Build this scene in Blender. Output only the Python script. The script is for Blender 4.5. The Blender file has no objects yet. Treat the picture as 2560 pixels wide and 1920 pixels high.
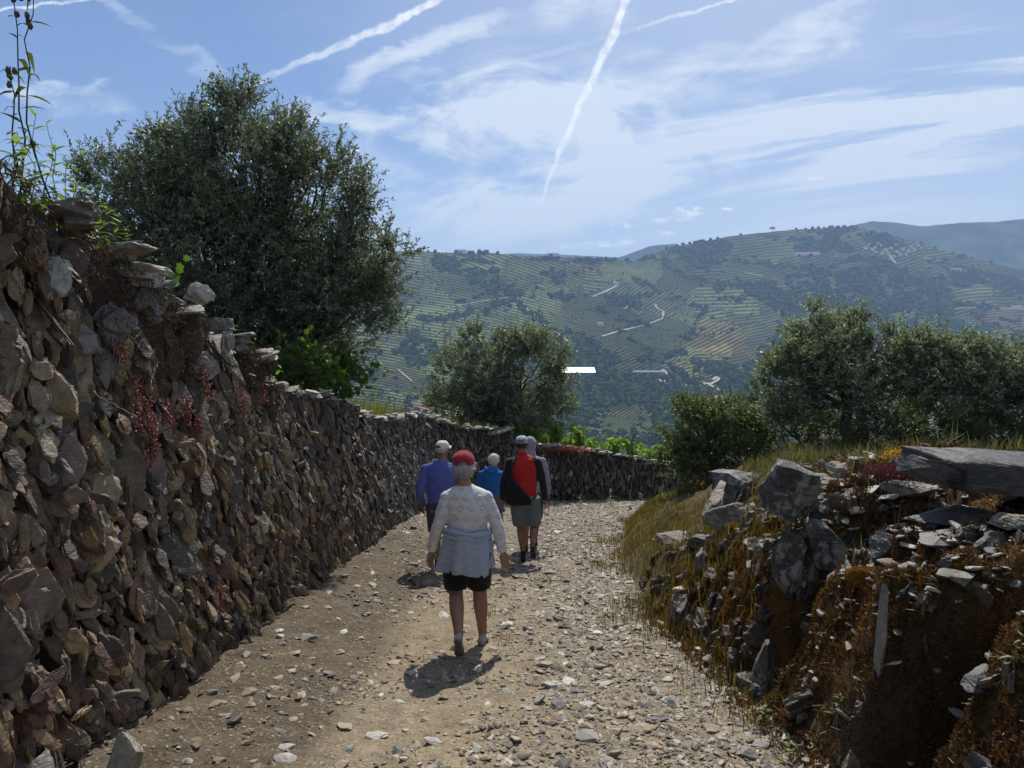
import bpy, math, random
import numpy as np
from mathutils import Vector, Matrix
random.seed(7)
RNG = np.random.default_rng(11)
R = math.radians
scene = bpy.context.scene

# ------------------------------------------------------------------ camera, sky, sun, exposure
F = 710.0
PITCH = math.atan(54.0 / F)
cam_data = bpy.data.cameras.new('camera')
cam_data.sensor_width = 36.0
cam_data.lens = F / 1024.0 * 36.0
cam_data.clip_start = 0.05
cam_data.clip_end = 60000.0
cam = bpy.data.objects.new('camera', cam_data)
scene.collection.objects.link(cam)
cam.location = (0, 0, 0)
cam.rotation_euler = (math.pi / 2 - PITCH, 0, 0)
scene.camera = cam

SUN_EL, SUN_AZ = R(49.0), R(9.0)          # azimuth to the right of the view direction
S_DIR = Vector((math.sin(SUN_AZ) * math.cos(SUN_EL), math.cos(SUN_AZ) * math.cos(SUN_EL), math.sin(SUN_EL)))
sl = bpy.data.lights.new('sun', 'SUN')
sl.energy = 4.3
sl.angle = R(0.53)
sl.color = (1.0, 0.94, 0.84)
sun = bpy.data.objects.new('sun', sl)
sun.rotation_euler = S_DIR.to_track_quat('Z', 'Y').to_euler()
scene.collection.objects.link(sun)

scene.view_settings.view_transform = 'Standard'
scene.view_settings.look = 'None'
scene.view_settings.gamma = 1.0
scene.view_settings.exposure = 0.22
scene.cycles.use_denoising = True
scene.cycles.max_bounces = 6
scene.cycles.diffuse_bounces = 3
scene.cycles.glossy_bounces = 2
scene.cycles.transmission_bounces = 3
scene.cycles.transparent_max_bounces = 6
scene.cycles.volume_bounces = 1
scene.cycles.caustics_reflective = False
scene.cycles.caustics_refractive = False
scene.cycles.sample_clamp_indirect = 4.0


def pdir(x, y):
    """direction through the point (x, y) of the 1024 x 768 frame, scaled to y = 1"""
    cx, cy = (x - 512.0) / F, (384.0 - y) / F
    dy = math.cos(PITCH) + cy * math.sin(PITCH)
    dz = -math.sin(PITCH) + cy * math.cos(PITCH)
    return np.array([cx / dy, 1.0, dz / dy])


def at(x, y, Y):
    return pdir(x, y) * Y


def at2(x, y, Y):           # coordinates read off the photograph shown 2212 wide
    k = 1024.0 / 2212.0
    return pdir(x * k, y * k) * Y


# ------------------------------------------------------------------ node expressions
class E:
    def __init__(s, nt, sock):
        s.nt, s.s = nt, sock

    def _m(s, op, *o):
        n = s.nt.nodes.new('ShaderNodeMath')
        n.operation = op
        for i, v in enumerate((s,) + o):
            if isinstance(v, E):
                s.nt.links.new(v.s, n.inputs[i])
            else:
                n.inputs[i].default_value = v
        return E(s.nt, n.outputs[0])

    def __add__(s, o): return s._m('ADD', o)
    __radd__ = __add__
    def __mul__(s, o): return s._m('MULTIPLY', o)
    __rmul__ = __mul__
    def __sub__(s, o): return s._m('SUBTRACT', o)
    def __rsub__(s, o): return s._m('MULTIPLY', -1.0)._m('ADD', o)
    def __truediv__(s, o): return s._m('DIVIDE', o)
    def __pow__(s, o): return s._m('POWER', o)
    def abs(s): return s._m('ABSOLUTE')
    def sin(s): return s._m('SINE')
    def fract(s): return s._m('FRACT')
    def min(s, o): return s._m('MINIMUM', o)
    def max(s, o): return s._m('MAXIMUM', o)
    def gt(s, o): return s._m('GREATER_THAN', o)
    def sqrt(s): return s._m('SQRT')

    def ss(s, a, b, lo=0.0, hi=1.0):          # smoothstep map
        n = s.nt.nodes.new('ShaderNodeMapRange')
        n.interpolation_type = 'SMOOTHSTEP'
        s.nt.links.new(s.s, n.inputs[0])
        for i, v in zip((1, 2, 3, 4), (a, b, lo, hi)):
            n.inputs[i].default_value = v
        return E(s.nt, n.outputs[0])


def nt_link(nt, sock, v):
    if isinstance(v, E):
        nt.links.new(v.s, sock)
    elif hasattr(v, 'is_output'):
        nt.links.new(v, sock)
    else:
        sock.default_value = v


def xyz(nt, v):
    n = nt.nodes.new('ShaderNodeSeparateXYZ')
    nt_link(nt, n.inputs[0], v)
    return [E(nt, o) for o in n.outputs]


def comb(nt, x, y, z):
    n = nt.nodes.new('ShaderNodeCombineXYZ')
    for i, v in enumerate((x, y, z)):
        nt_link(nt, n.inputs[i], v)
    return n.outputs[0]


def noise(nt, vec, scale, detail=4.0, rough=0.55, dist=0.0):
    n = nt.nodes.new('ShaderNodeTexNoise')
    if vec is not None:
        nt_link(nt, n.inputs['Vector'], vec)
    n.inputs['Scale'].default_value = scale
    n.inputs['Detail'].default_value = detail
    n.inputs['Roughness'].default_value = rough
    n.inputs['Distortion'].default_value = dist
    return E(nt, n.outputs[0])


def voro(nt, vec, scale, feature='F1'):
    n = nt.nodes.new('ShaderNodeTexVoronoi')
    n.feature = feature
    if vec is not None:
        nt_link(nt, n.inputs['Vector'], vec)
    n.inputs['Scale'].default_value = scale
    return n


def mixc(nt, f, a, b, mode='MIX'):
    n = nt.nodes.new('ShaderNodeMix')
    n.data_type = 'RGBA'
    n.blend_type = mode
    nt_link(nt, n.inputs[0], f)
    nt_link(nt, n.inputs[6], a)
    nt_link(nt, n.inputs[7], b)
    return n.outputs[2]


# ------------------------------------------------------------------ world: daylight sky with cirrus and contrails
world = bpy.data.worlds.new('World')
scene.world = world
world.use_nodes = True
wn = world.node_tree
wn.nodes.clear()
sky = wn.nodes.new('ShaderNodeTexSky')
sky.sky_type = 'NISHITA'
sky.sun_disc = False
sky.sun_elevation = SUN_EL
sky.sun_rotation = SUN_AZ
sky.altitude = 300
sky.air_density = 1.0
sky.dust_density = 0.15
sky.ozone_density = 4.0
tc = wn.nodes.new('ShaderNodeTexCoord')
dx, dy, dz = xyz(wn, tc.outputs['Generated'])
dyp = dy.max(0.05)
qx, qz = dx / dyp, dz / dyp               # where the direction meets a far upright plane ahead


def q(x, y):                              # same, for a point of the photograph (2212 wide)
    d = pdir(x * 1024 / 2212, y * 1024 / 2212)
    return d[0], d[2]


zup = dz.max(0.02)
pcl = comb(wn, dx / zup, dy / zup, 0.0)     # the cloud layer seen from below
fib1 = noise(wn, comb(wn, qx * 1.3 + qz * 0.6, qz * 7.0 - qx * 1.2, 0.3), 1.7, 7, 0.62, 0.7)
fib2 = noise(wn, comb(wn, qx * 2.2, qz * 5.0, 4.3), 2.2, 8, 0.66, 0.5)
fib3 = noise(wn, comb(wn, qx * 1.2 + qz * 1.0, qz * 16.0 - qx * 2.4, 7.7), 1.5, 6, 0.6, 0.4)
soft = noise(wn, comb(wn, qx, qz, 1.0), 3.2, 3, 0.5, 0.3)


wa_ = noise(wn, comb(wn, qx, qz * 2.0, 11.0), 4.5, 6, 0.62)
wb_ = noise(wn, comb(wn, qx, qz * 2.0, 17.0), 4.5, 6, 0.62)
bx_, bz_ = qx + (wa_ - .5) * .34, qz + (wb_ - .5) * .16


def blob(x, y, rx, ry, ang=0.0, edge=0.0, small=False):
    cx, cz = q(x, y)
    k = 1024 / 2212 / F
    a = R(ang)
    X_, Z_ = (qx, qz) if ry < 20 else (bx_, bz_)
    ux = (X_ - cx) * math.cos(a) + (Z_ - cz) * math.sin(a)
    uz = (Z_ - cz) * math.cos(a) - (X_ - cx) * math.sin(a)
    d = ((ux / (rx * k)) ** 2.0 + (uz / (ry * k)) ** 2.0)
    return d.ss(edge, 1.0, 1.0, 0.0)


cir = blob(1150, 330, 560, 210, 4) * 0.85 * fib2.ss(0.38, 0.62)
cir = cir + blob(1330, 250, 330, 130, 2) * 0.5 * fib1.ss(0.38, 0.7)
cir = cir + blob(1080, 180, 150, 170, 0) * 0.55 * fib2.ss(0.36, 0.68)
cir = cir + blob(800, 265, 230, 45, -16) * 0.75 * fib1.ss(0.3, 0.62)
cir = cir + blob(1900, 250, 620, 190, 8) * 0.9 * fib3.ss(0.42, 0.64)
cir = cir + blob(1980, 225, 480, 18, 5) * 0.7 * fib3.ss(0.36, 0.58)
cir = cir + blob(1960, 262, 420, 14, 4) * 0.65 * fib3.ss(0.36, 0.58)
cir = cir + blob(1240, 40, 130, 90, 0) * 0.6 * fib2.ss(0.3, 0.7)
cir = cir + blob(1650, 90, 280, 60, 26) * 0.55 * fib1.ss(0.35, 0.7)
cir = cir + blob(930, 100, 250, 42, 24) * 0.6 * fib1.ss(0.3, 0.65)
cir = cir + blob(120, 215, 160, 38, -8) * 0.8 * fib2.ss(0.32, 0.66)
cir = cir + blob(330, 90, 200, 34, -40) * 0.32 * fib1.ss(0.35, 0.65)
cir = cir + blob(1500, 480, 900, 110, 0) * 0.35 * fib3.ss(0.35, 0.7)
veil = blob(1300, -80, 800, 420, 0) * 0.22 + qx.ss(-0.2, 0.7) * 0.26 + soft * 0.10 + qz.ss(0.34, 0.0) * 0.42
alpha = (cir + veil)


def seg(x0, y0, x1, y1, w0, w1, s0, s1, fuzz):
    """soft streak from one point of the sky to another"""
    ax, az = q(x0, y0)
    bx, bz = q(x1, y1)
    L = math.hypot(bx - ax, bz - az)
    tx, tz = (bx - ax) / L, (bz - az) / L
    k = 1024 / 2212 / F
    px, pz = wx - ax, wz - az
    t = ((px * tx + pz * tz) / L)
    tcl = t.max(0.0).min(1.0)
    ddx, ddz = px - tcl * (tx * L), pz - tcl * (tz * L)
    d = (ddx * ddx + ddz * ddz).sqrt()
    w = tcl * ((w1 - w0) * k) + w0 * k
    a = (d / w).ss(1.0, 0.25, 0.0, 1.0) if False else (d / w).ss(0.3, 1.0, 1.0, 0.0)
    return a * (tcl * (s1 - s0) + s0) * fuzz


n_a = noise(wn, comb(wn, qx, qz, 2.0), 34.0, 4, 0.6)
n_b = noise(wn, comb(wn, qx, qz, 9.0), 34.0, 4, 0.6)
wx = qx + (n_a - 0.5) * 0.016
wz = qz + (n_b - 0.5) * 0.016
puff = noise(wn, comb(wn, qx, qz, 5.0), 60.0, 3, 0.6).ss(0.3, 0.65, 0.45, 1.0)
tr =seg(1365, -30, 1318, 90, 12.4, 13.6, 0.95, 0.9, puff)
tr = tr.max(seg(1318, 90, 1262, 205, 13.6, 11.2, 0.9, 0.85, puff))
tr = tr.max(seg(1262, 205, 1222, 300, 10.5, 9.3, 0.85, 0.75, puff))
tr = tr.max(seg(1222, 300, 1190, 375, 9.3, 7.4, 0.75, 0.6, puff))
tr = tr.max(seg(1190, 375, 1164, 440, 7.4, 5.0, 0.6, 0.25, puff))
tr = tr.max(seg(960, -10, 850, 52, 9.9, 12.4, 0.9, 0.85, puff))
tr = tr.max(seg(850, 52, 590, 160, 12.4, 8.7, 0.85, 0.45, puff))
tr = tr.max(seg(590, 160, 340, 275, 11.2, 16.1, 0.35, 0.3, puff))
tr = tr.max(seg(-40, 25, 240, -6, 4.3, 4.3, 0.85, 0.7, puff))
tr = tr.max(seg(1600, -6, 1380, 60, 4.3, 6.2, 0.7, 0.4, puff))
tr = tr.max(seg(1380, 60, 1060, 150, 7.4, 8.7, 0.14, 0.16, puff))
tr = tr.max(seg(1060, 150, 890, 193, 8.7, 5.0, 0.30, 0.10, puff))
tr = tr.max(seg(1870, -10, 1700, 55, 16.1, 21.1, 0.20, 0.25, puff))
tr = tr.max(seg(1700, 55, 1510, 185, 18.6, 5.0, 0.25, 0.05, puff))
cn = noise(wn, comb(wn, qx * 1.0, qz * 2.2, 3.0), 42.0, 5, 0.6)
cum = (blob(1490, 455, 46, 16, 0, 0.0) + blob(1450, 475, 60, 9, 3, 0.0) + blob(1342, 486, 36, 9, 0, 0.0)
       + blob(1573, 451, 20, 5, 0, 0.0) + blob(1300, 527, 130, 12, 3, 0.0) * 0.8 + blob(945, 541, 34, 9, 0, 0.0)
       + blob(1438, 503, 22, 7, 0, 0.0) + blob(1760, 385, 30, 6, 0, 0.0) * 0.6)
cum = (cum * 0.9 * cn.ss(0.34, 0.66)).ss(0.05, 0.75) * 0.8
alpha = alpha.min(0.80)
trail = tr.max(cum) * dy.ss(-0.1, 0.3)
alpha = (alpha * dy.ss(-0.1, 0.3)).max(dy.ss(0.3, -0.3) * 0.3).min(1.0).max(0.0)
bg1 = wn.nodes.new('ShaderNodeBackground')
bg1.inputs['Strength'].default_value = 0.08
wn.links.new(mixc(wn, 1.0, sky.outputs[0], (0.86, 0.93, 1.06, 1), 'MULTIPLY'), bg1.inputs['Color'])
bg2 = wn.nodes.new('ShaderNodeBackground')
bg2.inputs['Color'].default_value = (0.86, 0.93, 1.0, 1)
bg2.inputs['Strength'].default_value = 0.90
mx = wn.nodes.new('ShaderNodeMixShader')
wn.links.new(alpha.s, mx.inputs[0])
wn.links.new(bg1.outputs[0], mx.inputs[1])
wn.links.new(bg2.outputs[0], mx.inputs[2])
bg3 = wn.nodes.new('ShaderNodeBackground')
bg3.inputs['Color'].default_value = (0.95, 0.97, 1.0, 1)
bg3.inputs['Strength'].default_value = 1.0
mx3 = wn.nodes.new('ShaderNodeMixShader')
wn.links.new(trail.min(1.0).s, mx3.inputs[0])
wn.links.new(mx.outputs[0], mx3.inputs[1])
wn.links.new(bg3.outputs[0], mx3.inputs[2])
wo = wn.nodes.new('ShaderNodeOutputWorld')
wn.links.new(mx3.outputs[0], wo.inputs[0])

# ------------------------------------------------------------------ mesh and naming helpers
COL = scene.collection


def link(o, parent=None):
    COL.objects.link(o)
    if parent is not None:
        o.parent = parent
    return o


def empty(name, loc=(0, 0, 0), rz=0.0):
    o = bpy.data.objects.new(name, None)
    o.empty_display_size = 0.2
    o.location = loc
    o.rotation_euler = (0, 0, rz)
    return link(o)


def tag(o, label=None, cat=None, group=None, kind=None):
    if label: o['label'] = label
    if cat: o['category'] = cat
    if group: o['group'] = group
    if kind: o['kind'] = kind
    return o


def mesh(name, V, Fc, mat=None, parent=None, col=None, smooth=False, attrs=None, data_only=False):
    """V (n,3); Fc: (m,3) or (m,4) array, or a list of such; col: (n,3) point colours"""
    V = np.asarray(V, np.float32)
    fl = Fc if isinstance(Fc, (list, tuple)) else [Fc]
    fl = [np.asarray(f, np.int32) for f in fl if len(f)]
    me = bpy.data.meshes.new(name)
    me.vertices.add(len(V))
    me.vertices.foreach_set('co', V.ravel())
    idx = np.concatenate([f.ravel() for f in fl])
    cnt = np.concatenate([np.full(len(f), f.shape[1], np.int32) for f in fl])
    st = np.zeros(len(cnt), np.int32)
    st[1:] = np.cumsum(cnt)[:-1]
    me.loops.add(len(idx))
    me.loops.foreach_set('vertex_index', idx)
    me.polygons.add(len(cnt))
    me.polygons.foreach_set('loop_start', st)
    if smooth:
        me.polygons.foreach_set('use_smooth', np.ones(len(cnt), bool))
    else:
        me.polygons.foreach_set('use_smooth', np.zeros(len(cnt), bool))
    if col is not None:
        c = np.ones((len(V), 4), np.float32)
        c[:, :3] = col
        a = me.color_attributes.new('Col', 'FLOAT_COLOR', 'POINT')
        a.data.foreach_set('color', c.ravel())
    for k, v in (attrs or {}).items():
        a = me.attributes.new(k, 'FLOAT', 'POINT')
        a.data.foreach_set('value', np.asarray(v, np.float32))
    me.update(calc_edges=True)
    if mat is not None:
        me.materials.append(mat)
    if data_only:
        return me
    return link(bpy.data.objects.new(name, me), parent)


def h2(ix, iy, iz, seed):
    n = (ix.astype(np.int64) * 374761393 + iy.astype(np.int64) * 668265263 + iz.astype(np.int64) * 2147483647 + seed * 974634777)
    n = (n ^ (n >> 13)) * 1274126177
    n = n ^ (n >> 16)
    return (n & 0xFFFFF).astype(np.float64) / 0xFFFFF


def vnoise(P, seed=0):
    P = np.asarray(P, np.float64)
    i = np.floor(P).astype(np.int64)
    f = P - i
    f = f * f * (3 - 2 * f)
    r = 0
    for a in (0, 1):
        for b in (0, 1):
            for c in (0, 1):
                w = (f[:, 0] if a else 1 - f[:, 0]) * (f[:, 1] if b else 1 - f[:, 1]) * (f[:, 2] if c else 1 - f[:, 2])
                r = r + w * h2(i[:, 0] + a, i[:, 1] + b, i[:, 2] + c, seed)
    return r * 2 - 1


def fbm(P, octv=4, seed=0, gain=0.5, lac=2.03):
    P = np.asarray(P, np.float64)
    r, a, t = 0, 1.0, 0
    for k in range(octv):
        r = r + a * vnoise(P * lac ** k, seed + k * 17)
        t += a
        a *= gain
    return r / t


def fbm2(x, y, scale, octv=4, seed=0, gain=0.5):
    x = np.asarray(x, np.float64)
    return fbm(np.stack([x.ravel() * scale, np.asarray(y).ravel() * scale, np.full(x.size, 0.37)], 1), octv, seed, gain).reshape(x.shape)


def sst(x, a, b):
    t = np.clip((np.asarray(x, np.float64) - a) / (b - a), 0, 1)
    return t * t * (3 - 2 * t)


def ico(sub):
    t = (1 + 5 ** 0.5) / 2
    v = [(-1, t, 0), (1, t, 0), (-1, -t, 0), (1, -t, 0), (0, -1, t), (0, 1, t), (0, -1, -t), (0, 1, -t), (t, 0, -1), (t, 0, 1), (-t, 0, -1), (-t, 0, 1)]
    f = [(0, 11, 5), (0, 5, 1), (0, 1, 7), (0, 7, 10), (0, 10, 11), (1, 5, 9), (5, 11, 4), (11, 10, 2), (10, 7, 6), (7, 1, 8),
         (3, 9, 4), (3, 4, 2), (3, 2, 6), (3, 6, 8), (3, 8, 9), (4, 9, 5), (2, 4, 11), (6, 2, 10), (8, 6, 7), (9, 8, 1)]
    v = [np.array(a, float) / np.linalg.norm(a) for a in v]
    for _ in range(sub):
        cache, nf = {}, []
        def mid(a, b):
            k = (min(a, b), max(a, b))
            if k not in cache:
                m = v[a] + v[b]
                v.append(m / np.linalg.norm(m))
                cache[k] = len(v) - 1
            return cache[k]
        for a, b, c in f:
            ab, bc, ca = mid(a, b), mid(b, c), mid(c, a)
            nf += [(a, ab, ca), (b, bc, ab), (c, ca, bc), (ab, bc, ca)]
        f = nf
    return np.array(v), np.array(f, np.int32)


ICO = {k: ico(k) for k in range(5)}


def rock(sub, rng, dims=(1, 1, 1), cuts=9, rough=0.05, strata=0.0, nscale=2.2, boxy=0.0, dlo=0.5):
    """an angular stone: a ball cut by random planes, squashed, then roughened; strata = layered ledges across z"""
    V, Fc = ICO[sub] if sub in ICO else ico(sub)
    V = V.copy()
    if boxy:
        V = np.sign(V) * np.abs(V) ** (1 - boxy)
        V /= np.abs(V).max()
    for _ in range(cuts):
        n = rng.normal(size=3)
        n /= np.linalg.norm(n)
        d = rng.uniform(dlo, 0.85) * (1 + .35 * boxy)
        s = V @ n - d
        V -= np.outer(np.maximum(s, 0), n)
    V = V * np.array(dims)
    so = int(rng.integers(1, 9999))
    nrm = V / (np.linalg.norm(V, axis=1, keepdims=True) + 1e-9)
    m = max(dims)
    if rough:
        V = V + nrm * (fbm(V / m * nscale + 5, 4, so) * rough * m)[:, None]
    if strata:
        zz = V[:, 2] / m * 9 + fbm(V / m * 1.5, 2, so + 3) * 1.2
        led = h2(np.floor(zz), np.floor(zz) * 0, np.floor(zz) * 0, so) - 0.5
        V[:, :2] += nrm[:, :2] * (led * strata * m)[:, None]
    return V, Fc


def plate(sub, rng, cuts=9, rag=0.1, th=0.45):
    """a split slab, thin along y, with a broken outline"""
    V, Fc = ICO[sub]
    V = V.copy()
    for _ in range(cuts):
        a_ = rng.uniform(0, 6.283)
        n = np.array([math.cos(a_), rng.normal(0, .25), math.sin(a_)])
        n /= np.linalg.norm(n)
        d = rng.uniform(0.5, 0.9)
        V -= np.outer(np.maximum(V @ n - d, 0), n)
    so = int(rng.integers(1, 9999))
    r = 1 + rag * fbm(V * 3.2 + 3, 3, so)
    r *= 1 + rag * .6 * fbm(V * 8 + 1, 2, so + 5)
    V[:, 0] *= r; V[:, 2] *= r
    V[:, 1] = np.clip(V[:, 1], -th, th) / th
    V[:, 1] += 0.35 * fbm(V * np.array([2.0, .4, 2.0]) + 7, 3, so + 1)
    return V, Fc


def rotm(rx, ry, rz):
    """batch rotation matrices Rz Ry Rx"""
    rx, ry, rz = np.broadcast_arrays(np.asarray(rx, float), ry, rz)
    cx, sx, cy, sy, cz, sz = np.cos(rx), np.sin(rx), np.cos(ry), np.sin(ry), np.cos(rz), np.sin(rz)
    M = np.empty(rx.shape + (3, 3))
    M[..., 0, 0] = cz * cy; M[..., 0, 1] = cz * sy * sx - sz * cx; M[..., 0, 2] = cz * sy * cx + sz * sx
    M[..., 1, 0] = sz * cy; M[..., 1, 1] = sz * sy * sx + cz * cx; M[..., 1, 2] = sz * sy * cx - cz * sx
    M[..., 2, 0] = -sy; M[..., 2, 1] = cy * sx; M[..., 2, 2] = cy * cx
    return M


def batch(TV, TF, M, T):
    """copies of one template: M (N,3,3), T (N,3) -> V, F"""
    V = np.einsum('nij,kj->nki', M, TV) + T[:, None, :]
    n, k = len(T), len(TV)
    Fc = (TF[None] + (np.arange(n) * k)[:, None, None]).reshape(-1, TF.shape[1])
    return V.reshape(-1, 3), Fc


class Acc:
    """collects pieces into one mesh"""
    def __init__(s):
        s.V, s.F3, s.F4, s.C, s.n = [], [], [], [], 0

    def add(s, V, Fc, col=None):
        V = np.asarray(V, float)
        Fc = np.asarray(Fc, np.int64)
        s.V.append(V)
        (s.F3 if Fc.shape[1] == 3 else s.F4).append(Fc + s.n)
        c = np.zeros((len(V), 3)) + (np.array([0.5, 0.5, 0.5]) if col is None else np.asarray(col, float))
        s.C.append(c)
        s.n += len(V)

    def build(s, name, mat, parent=None, smooth=False, **k):
        fl = []
        if s.F3: fl.append(np.concatenate(s.F3))
        if s.F4: fl.append(np.concatenate(s.F4))
        return mesh(name, np.concatenate(s.V), fl, mat, parent, np.concatenate(s.C), smooth, **k)


def tube(pts, rad, n=6, cap=True, ell=None, frame=None):
    """swept tube through pts with radii; ell = list of (rx, ry) instead of rad with a fixed frame (ux, uy)"""
    pts = np.asarray(pts, float)
    m = len(pts)
    T = np.gradient(pts, axis=0)
    T /= np.linalg.norm(T, axis=1, keepdims=True) + 1e-9
    a = np.linspace(0, 2 * np.pi, n, endpoint=False)
    V = []
    up = np.array([0.0, 1.0, 0.0]) if abs(T[0][2]) > 0.6 else np.array([0.0, 0.0, 1.0])
    for i in range(m):
        if frame is not None:
            ux, uy = frame
        else:
            ux = np.cross(up, T[i]); ux /= np.linalg.norm(ux) + 1e-9
            uy = np.cross(T[i], ux)
        rx, ry = (rad[i], rad[i]) if ell is None else ell[i]
        V.append(pts[i] + np.outer(np.cos(a) * rx, ux) + np.outer(np.sin(a) * ry, uy))
    V = np.concatenate(V)
    Fq = []
    for i in range(m - 1):
        for j in range(n):
            k = (j + 1) % n
            Fq.append((i * n + j, i * n + k, (i + 1) * n + k, (i + 1) * n + j))
    V = np.concatenate([V, pts[:1], pts[-1:]])
    for j in range(n):
        k = (j + 1) % n
        Fq.append((m * n, k, j, j))
        Fq.append((m * n + 1, (m - 1) * n + j, (m - 1) * n + k, (m - 1) * n + k))
    Fq = np.array(Fq)
    tri = Fq[:, 2] == Fq[:, 3]
    t4, t3 = Fq[~tri], Fq[tri][:, :3]
    t4 = np.concatenate([t4[:, [0, 1, 2]], t4[:, [0, 2, 3]]])
    return V, np.concatenate([t4, t3])


# ------------------------------------------------------------------ materials
def mat_new(name):
    m = bpy.data.materials.new(name)
    m.use_nodes = True
    nt = m.node_tree
    b = nt.nodes['Principled BSDF']
    return m, nt, b


def col_attr(nt, name='Col'):
    n = nt.nodes.new('ShaderNodeAttribute')
    n.attribute_name = name
    return n


def bump(nt, b, h, strength, dist):
    n = nt.nodes.new('ShaderNodeBump')
    n.inputs['Strength'].default_value = strength
    n.inputs['Distance'].default_value = dist
    nt_link(nt, n.inputs['Height'], h)
    nt.links.new(n.outputs[0], b.inputs['Normal'])
    return n


def hsv(nt, c, v):
    n = nt.nodes.new('ShaderNodeVectorMath')
    n.operation = 'SCALE'
    nt_link(nt, n.inputs[0], c)
    nt_link(nt, n.inputs['Scale'], v)
    return n.outputs[0]


def stone_mat(name, scale=9.0, lichen=0.0, rough=0.62, spec=0.45, bstr=0.8, bdist=0.012, lichen_col=(0.26, 0.25, 0.22, 1), base=None):
    m, nt, b = mat_new(name)
    t = nt.nodes.new('ShaderNodeTexCoord').outputs['Object']
    x, y, z = xyz(nt, t)
    n1 = noise(nt, t, scale, 6, 0.65)
    n2 = noise(nt, comb(nt, x, y, z * 4.5), scale * 1.4, 5, 0.6, 0.4)
    n3 = noise(nt, t, scale * 5, 4, 0.6)
    c = col_attr(nt).outputs['Color'] if base is None else base
    if base is not None:
        rgb = nt.nodes.new('ShaderNodeRGB')
        rgb.outputs[0].default_value = tuple(base) + (1,)
        c = rgb.outputs[0]
    c = hsv(nt, c, n1.ss(0.25, 0.75, 0.55, 1.45) * n3.ss(0.2, 0.8, 0.75, 1.25))
    rust = mixc(nt, n2.ss(0.55, 0.72) * 0.45, c, (0.26, 0.15, 0.07, 1))
    if lichen:
        l = noise(nt, t, scale * 0.9, 5, 0.7)
        l2 = noise(nt, t, scale * 4, 3, 0.7)
        rust = mixc(nt, ((l + (l2 - 0.5) * 0.3).ss(0.60 - lichen * 0.12, 0.66 - lichen * 0.1)) * 0.8, rust, lichen_col)
    nt_link(nt, b.inputs['Base Color'], rust)
    b.inputs['Roughness'].default_value = rough
    b.inputs['Specular IOR Level'].default_value = spec
    bump(nt, b, n2 * 0.7 + n1 * 0.6 + n3 * 0.35, bstr, bdist)
    return m


def plain_mat(name, color, rough=0.8, nscale=20.0, amt=0.25, bstr=0.3, bdist=0.003, spec=0.3, attr=False, sheen=0.0):
    m, nt, b = mat_new(name)
    t = nt.nodes.new('ShaderNodeTexCoord').outputs['Object']
    n1 = noise(nt, t, nscale, 5, 0.6)
    if attr:
        c = col_attr(nt).outputs['Color']
    else:
        g = nt.nodes.new('ShaderNodeRGB')
        g.outputs[0].default_value = tuple(color) + (1,)
        c = g.outputs[0]
    nt_link(nt, b.inputs['Base Color'], hsv(nt, c, n1.ss(0.25, 0.75, 1 - amt, 1 + amt)))
    b.inputs['Roughness'].default_value = rough
    b.inputs['Specular IOR Level'].default_value = spec
    if sheen:
        b.inputs['Sheen Weight'].default_value = sheen
    bump(nt, b, n1, bstr, bdist)
    return m


def leaf_mat(name, trans=0.35, rough=0.45, tint=(1.3, 1.5, 0.6)):
    m, nt, b = mat_new(name)
    c = col_attr(nt).outputs['Color']
    nt_link(nt, b.inputs['Base Color'], c)
    b.inputs['Roughness'].default_value = rough
    b.inputs['Specular IOR Level'].default_value = 0.45
    tr = nt.nodes.new('ShaderNodeBsdfTranslucent')
    tc_ = nt.nodes.new('ShaderNodeVectorMath')
    tc_.operation = 'MULTIPLY'
    nt_link(nt, tc_.inputs[0], c)
    tc_.inputs[1].default_value = tint
    nt_link(nt, tr.inputs['Color'], tc_.outputs[0])
    mx_ = nt.nodes.new('ShaderNodeMixShader')
    mx_.inputs[0].default_value = trans
    nt.links.new(b.outputs[0], mx_.inputs[1])
    nt.links.new(tr.outputs[0], mx_.inputs[2])
    nt.links.new(mx_.outputs[0], nt.nodes['Material Output'].inputs[0])
    return m


M = {}
M['wallstone'] = stone_mat('schist_wall', 11, 0.0, 0.6, 0.5, 0.9, 0.012)
M['gravel'] = stone_mat('gravel_stone', 22, 0.0, 0.6, 0.5, 0.6, 0.006)
M['boulder'] = stone_mat('boulder_schist', 6, 1.0, 0.68, 0.4, 1.0, 0.03)
M['slab'] = stone_mat('dark_slate', 5, 0.0, 0.6, 0.45, 1.0, 0.03)
M['olive'] = leaf_mat('olive_leaf', 0.36, 0.42, (1.2, 1.35, 0.8))
M['leaf'] = leaf_mat('green_leaf', 0.45, 0.5, (1.5, 1.7, 0.5))
M['bush'] = leaf_mat('bush_leaf', 0.38, 0.45, (1.3, 1.5, 0.7))
M['grass'] = leaf_mat('grass_blade', 0.4, 0.6, (1.4, 1.4, 0.6))
M['moss'] = leaf_mat('moss_tuft', 0.25, 0.9, (1.4, 1.1, 0.6))
M['bark'] = plain_mat('bark', (0.10, 0.085, 0.07), 0.9, 14, 0.5, 0.9, 0.02)
M['succ'] = leaf_mat('succulent', 0.3, 0.4, (1.4, 0.8, 0.8))
M['dry'] = plain_mat('dry_stem', (0.42, 0.36, 0.28), 0.8, 30, 0.3)
M['wood'] = plain_mat('weathered_post', (0.16, 0.13, 0.10), 0.9, 25, 0.4, 0.6, 0.01)
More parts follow.
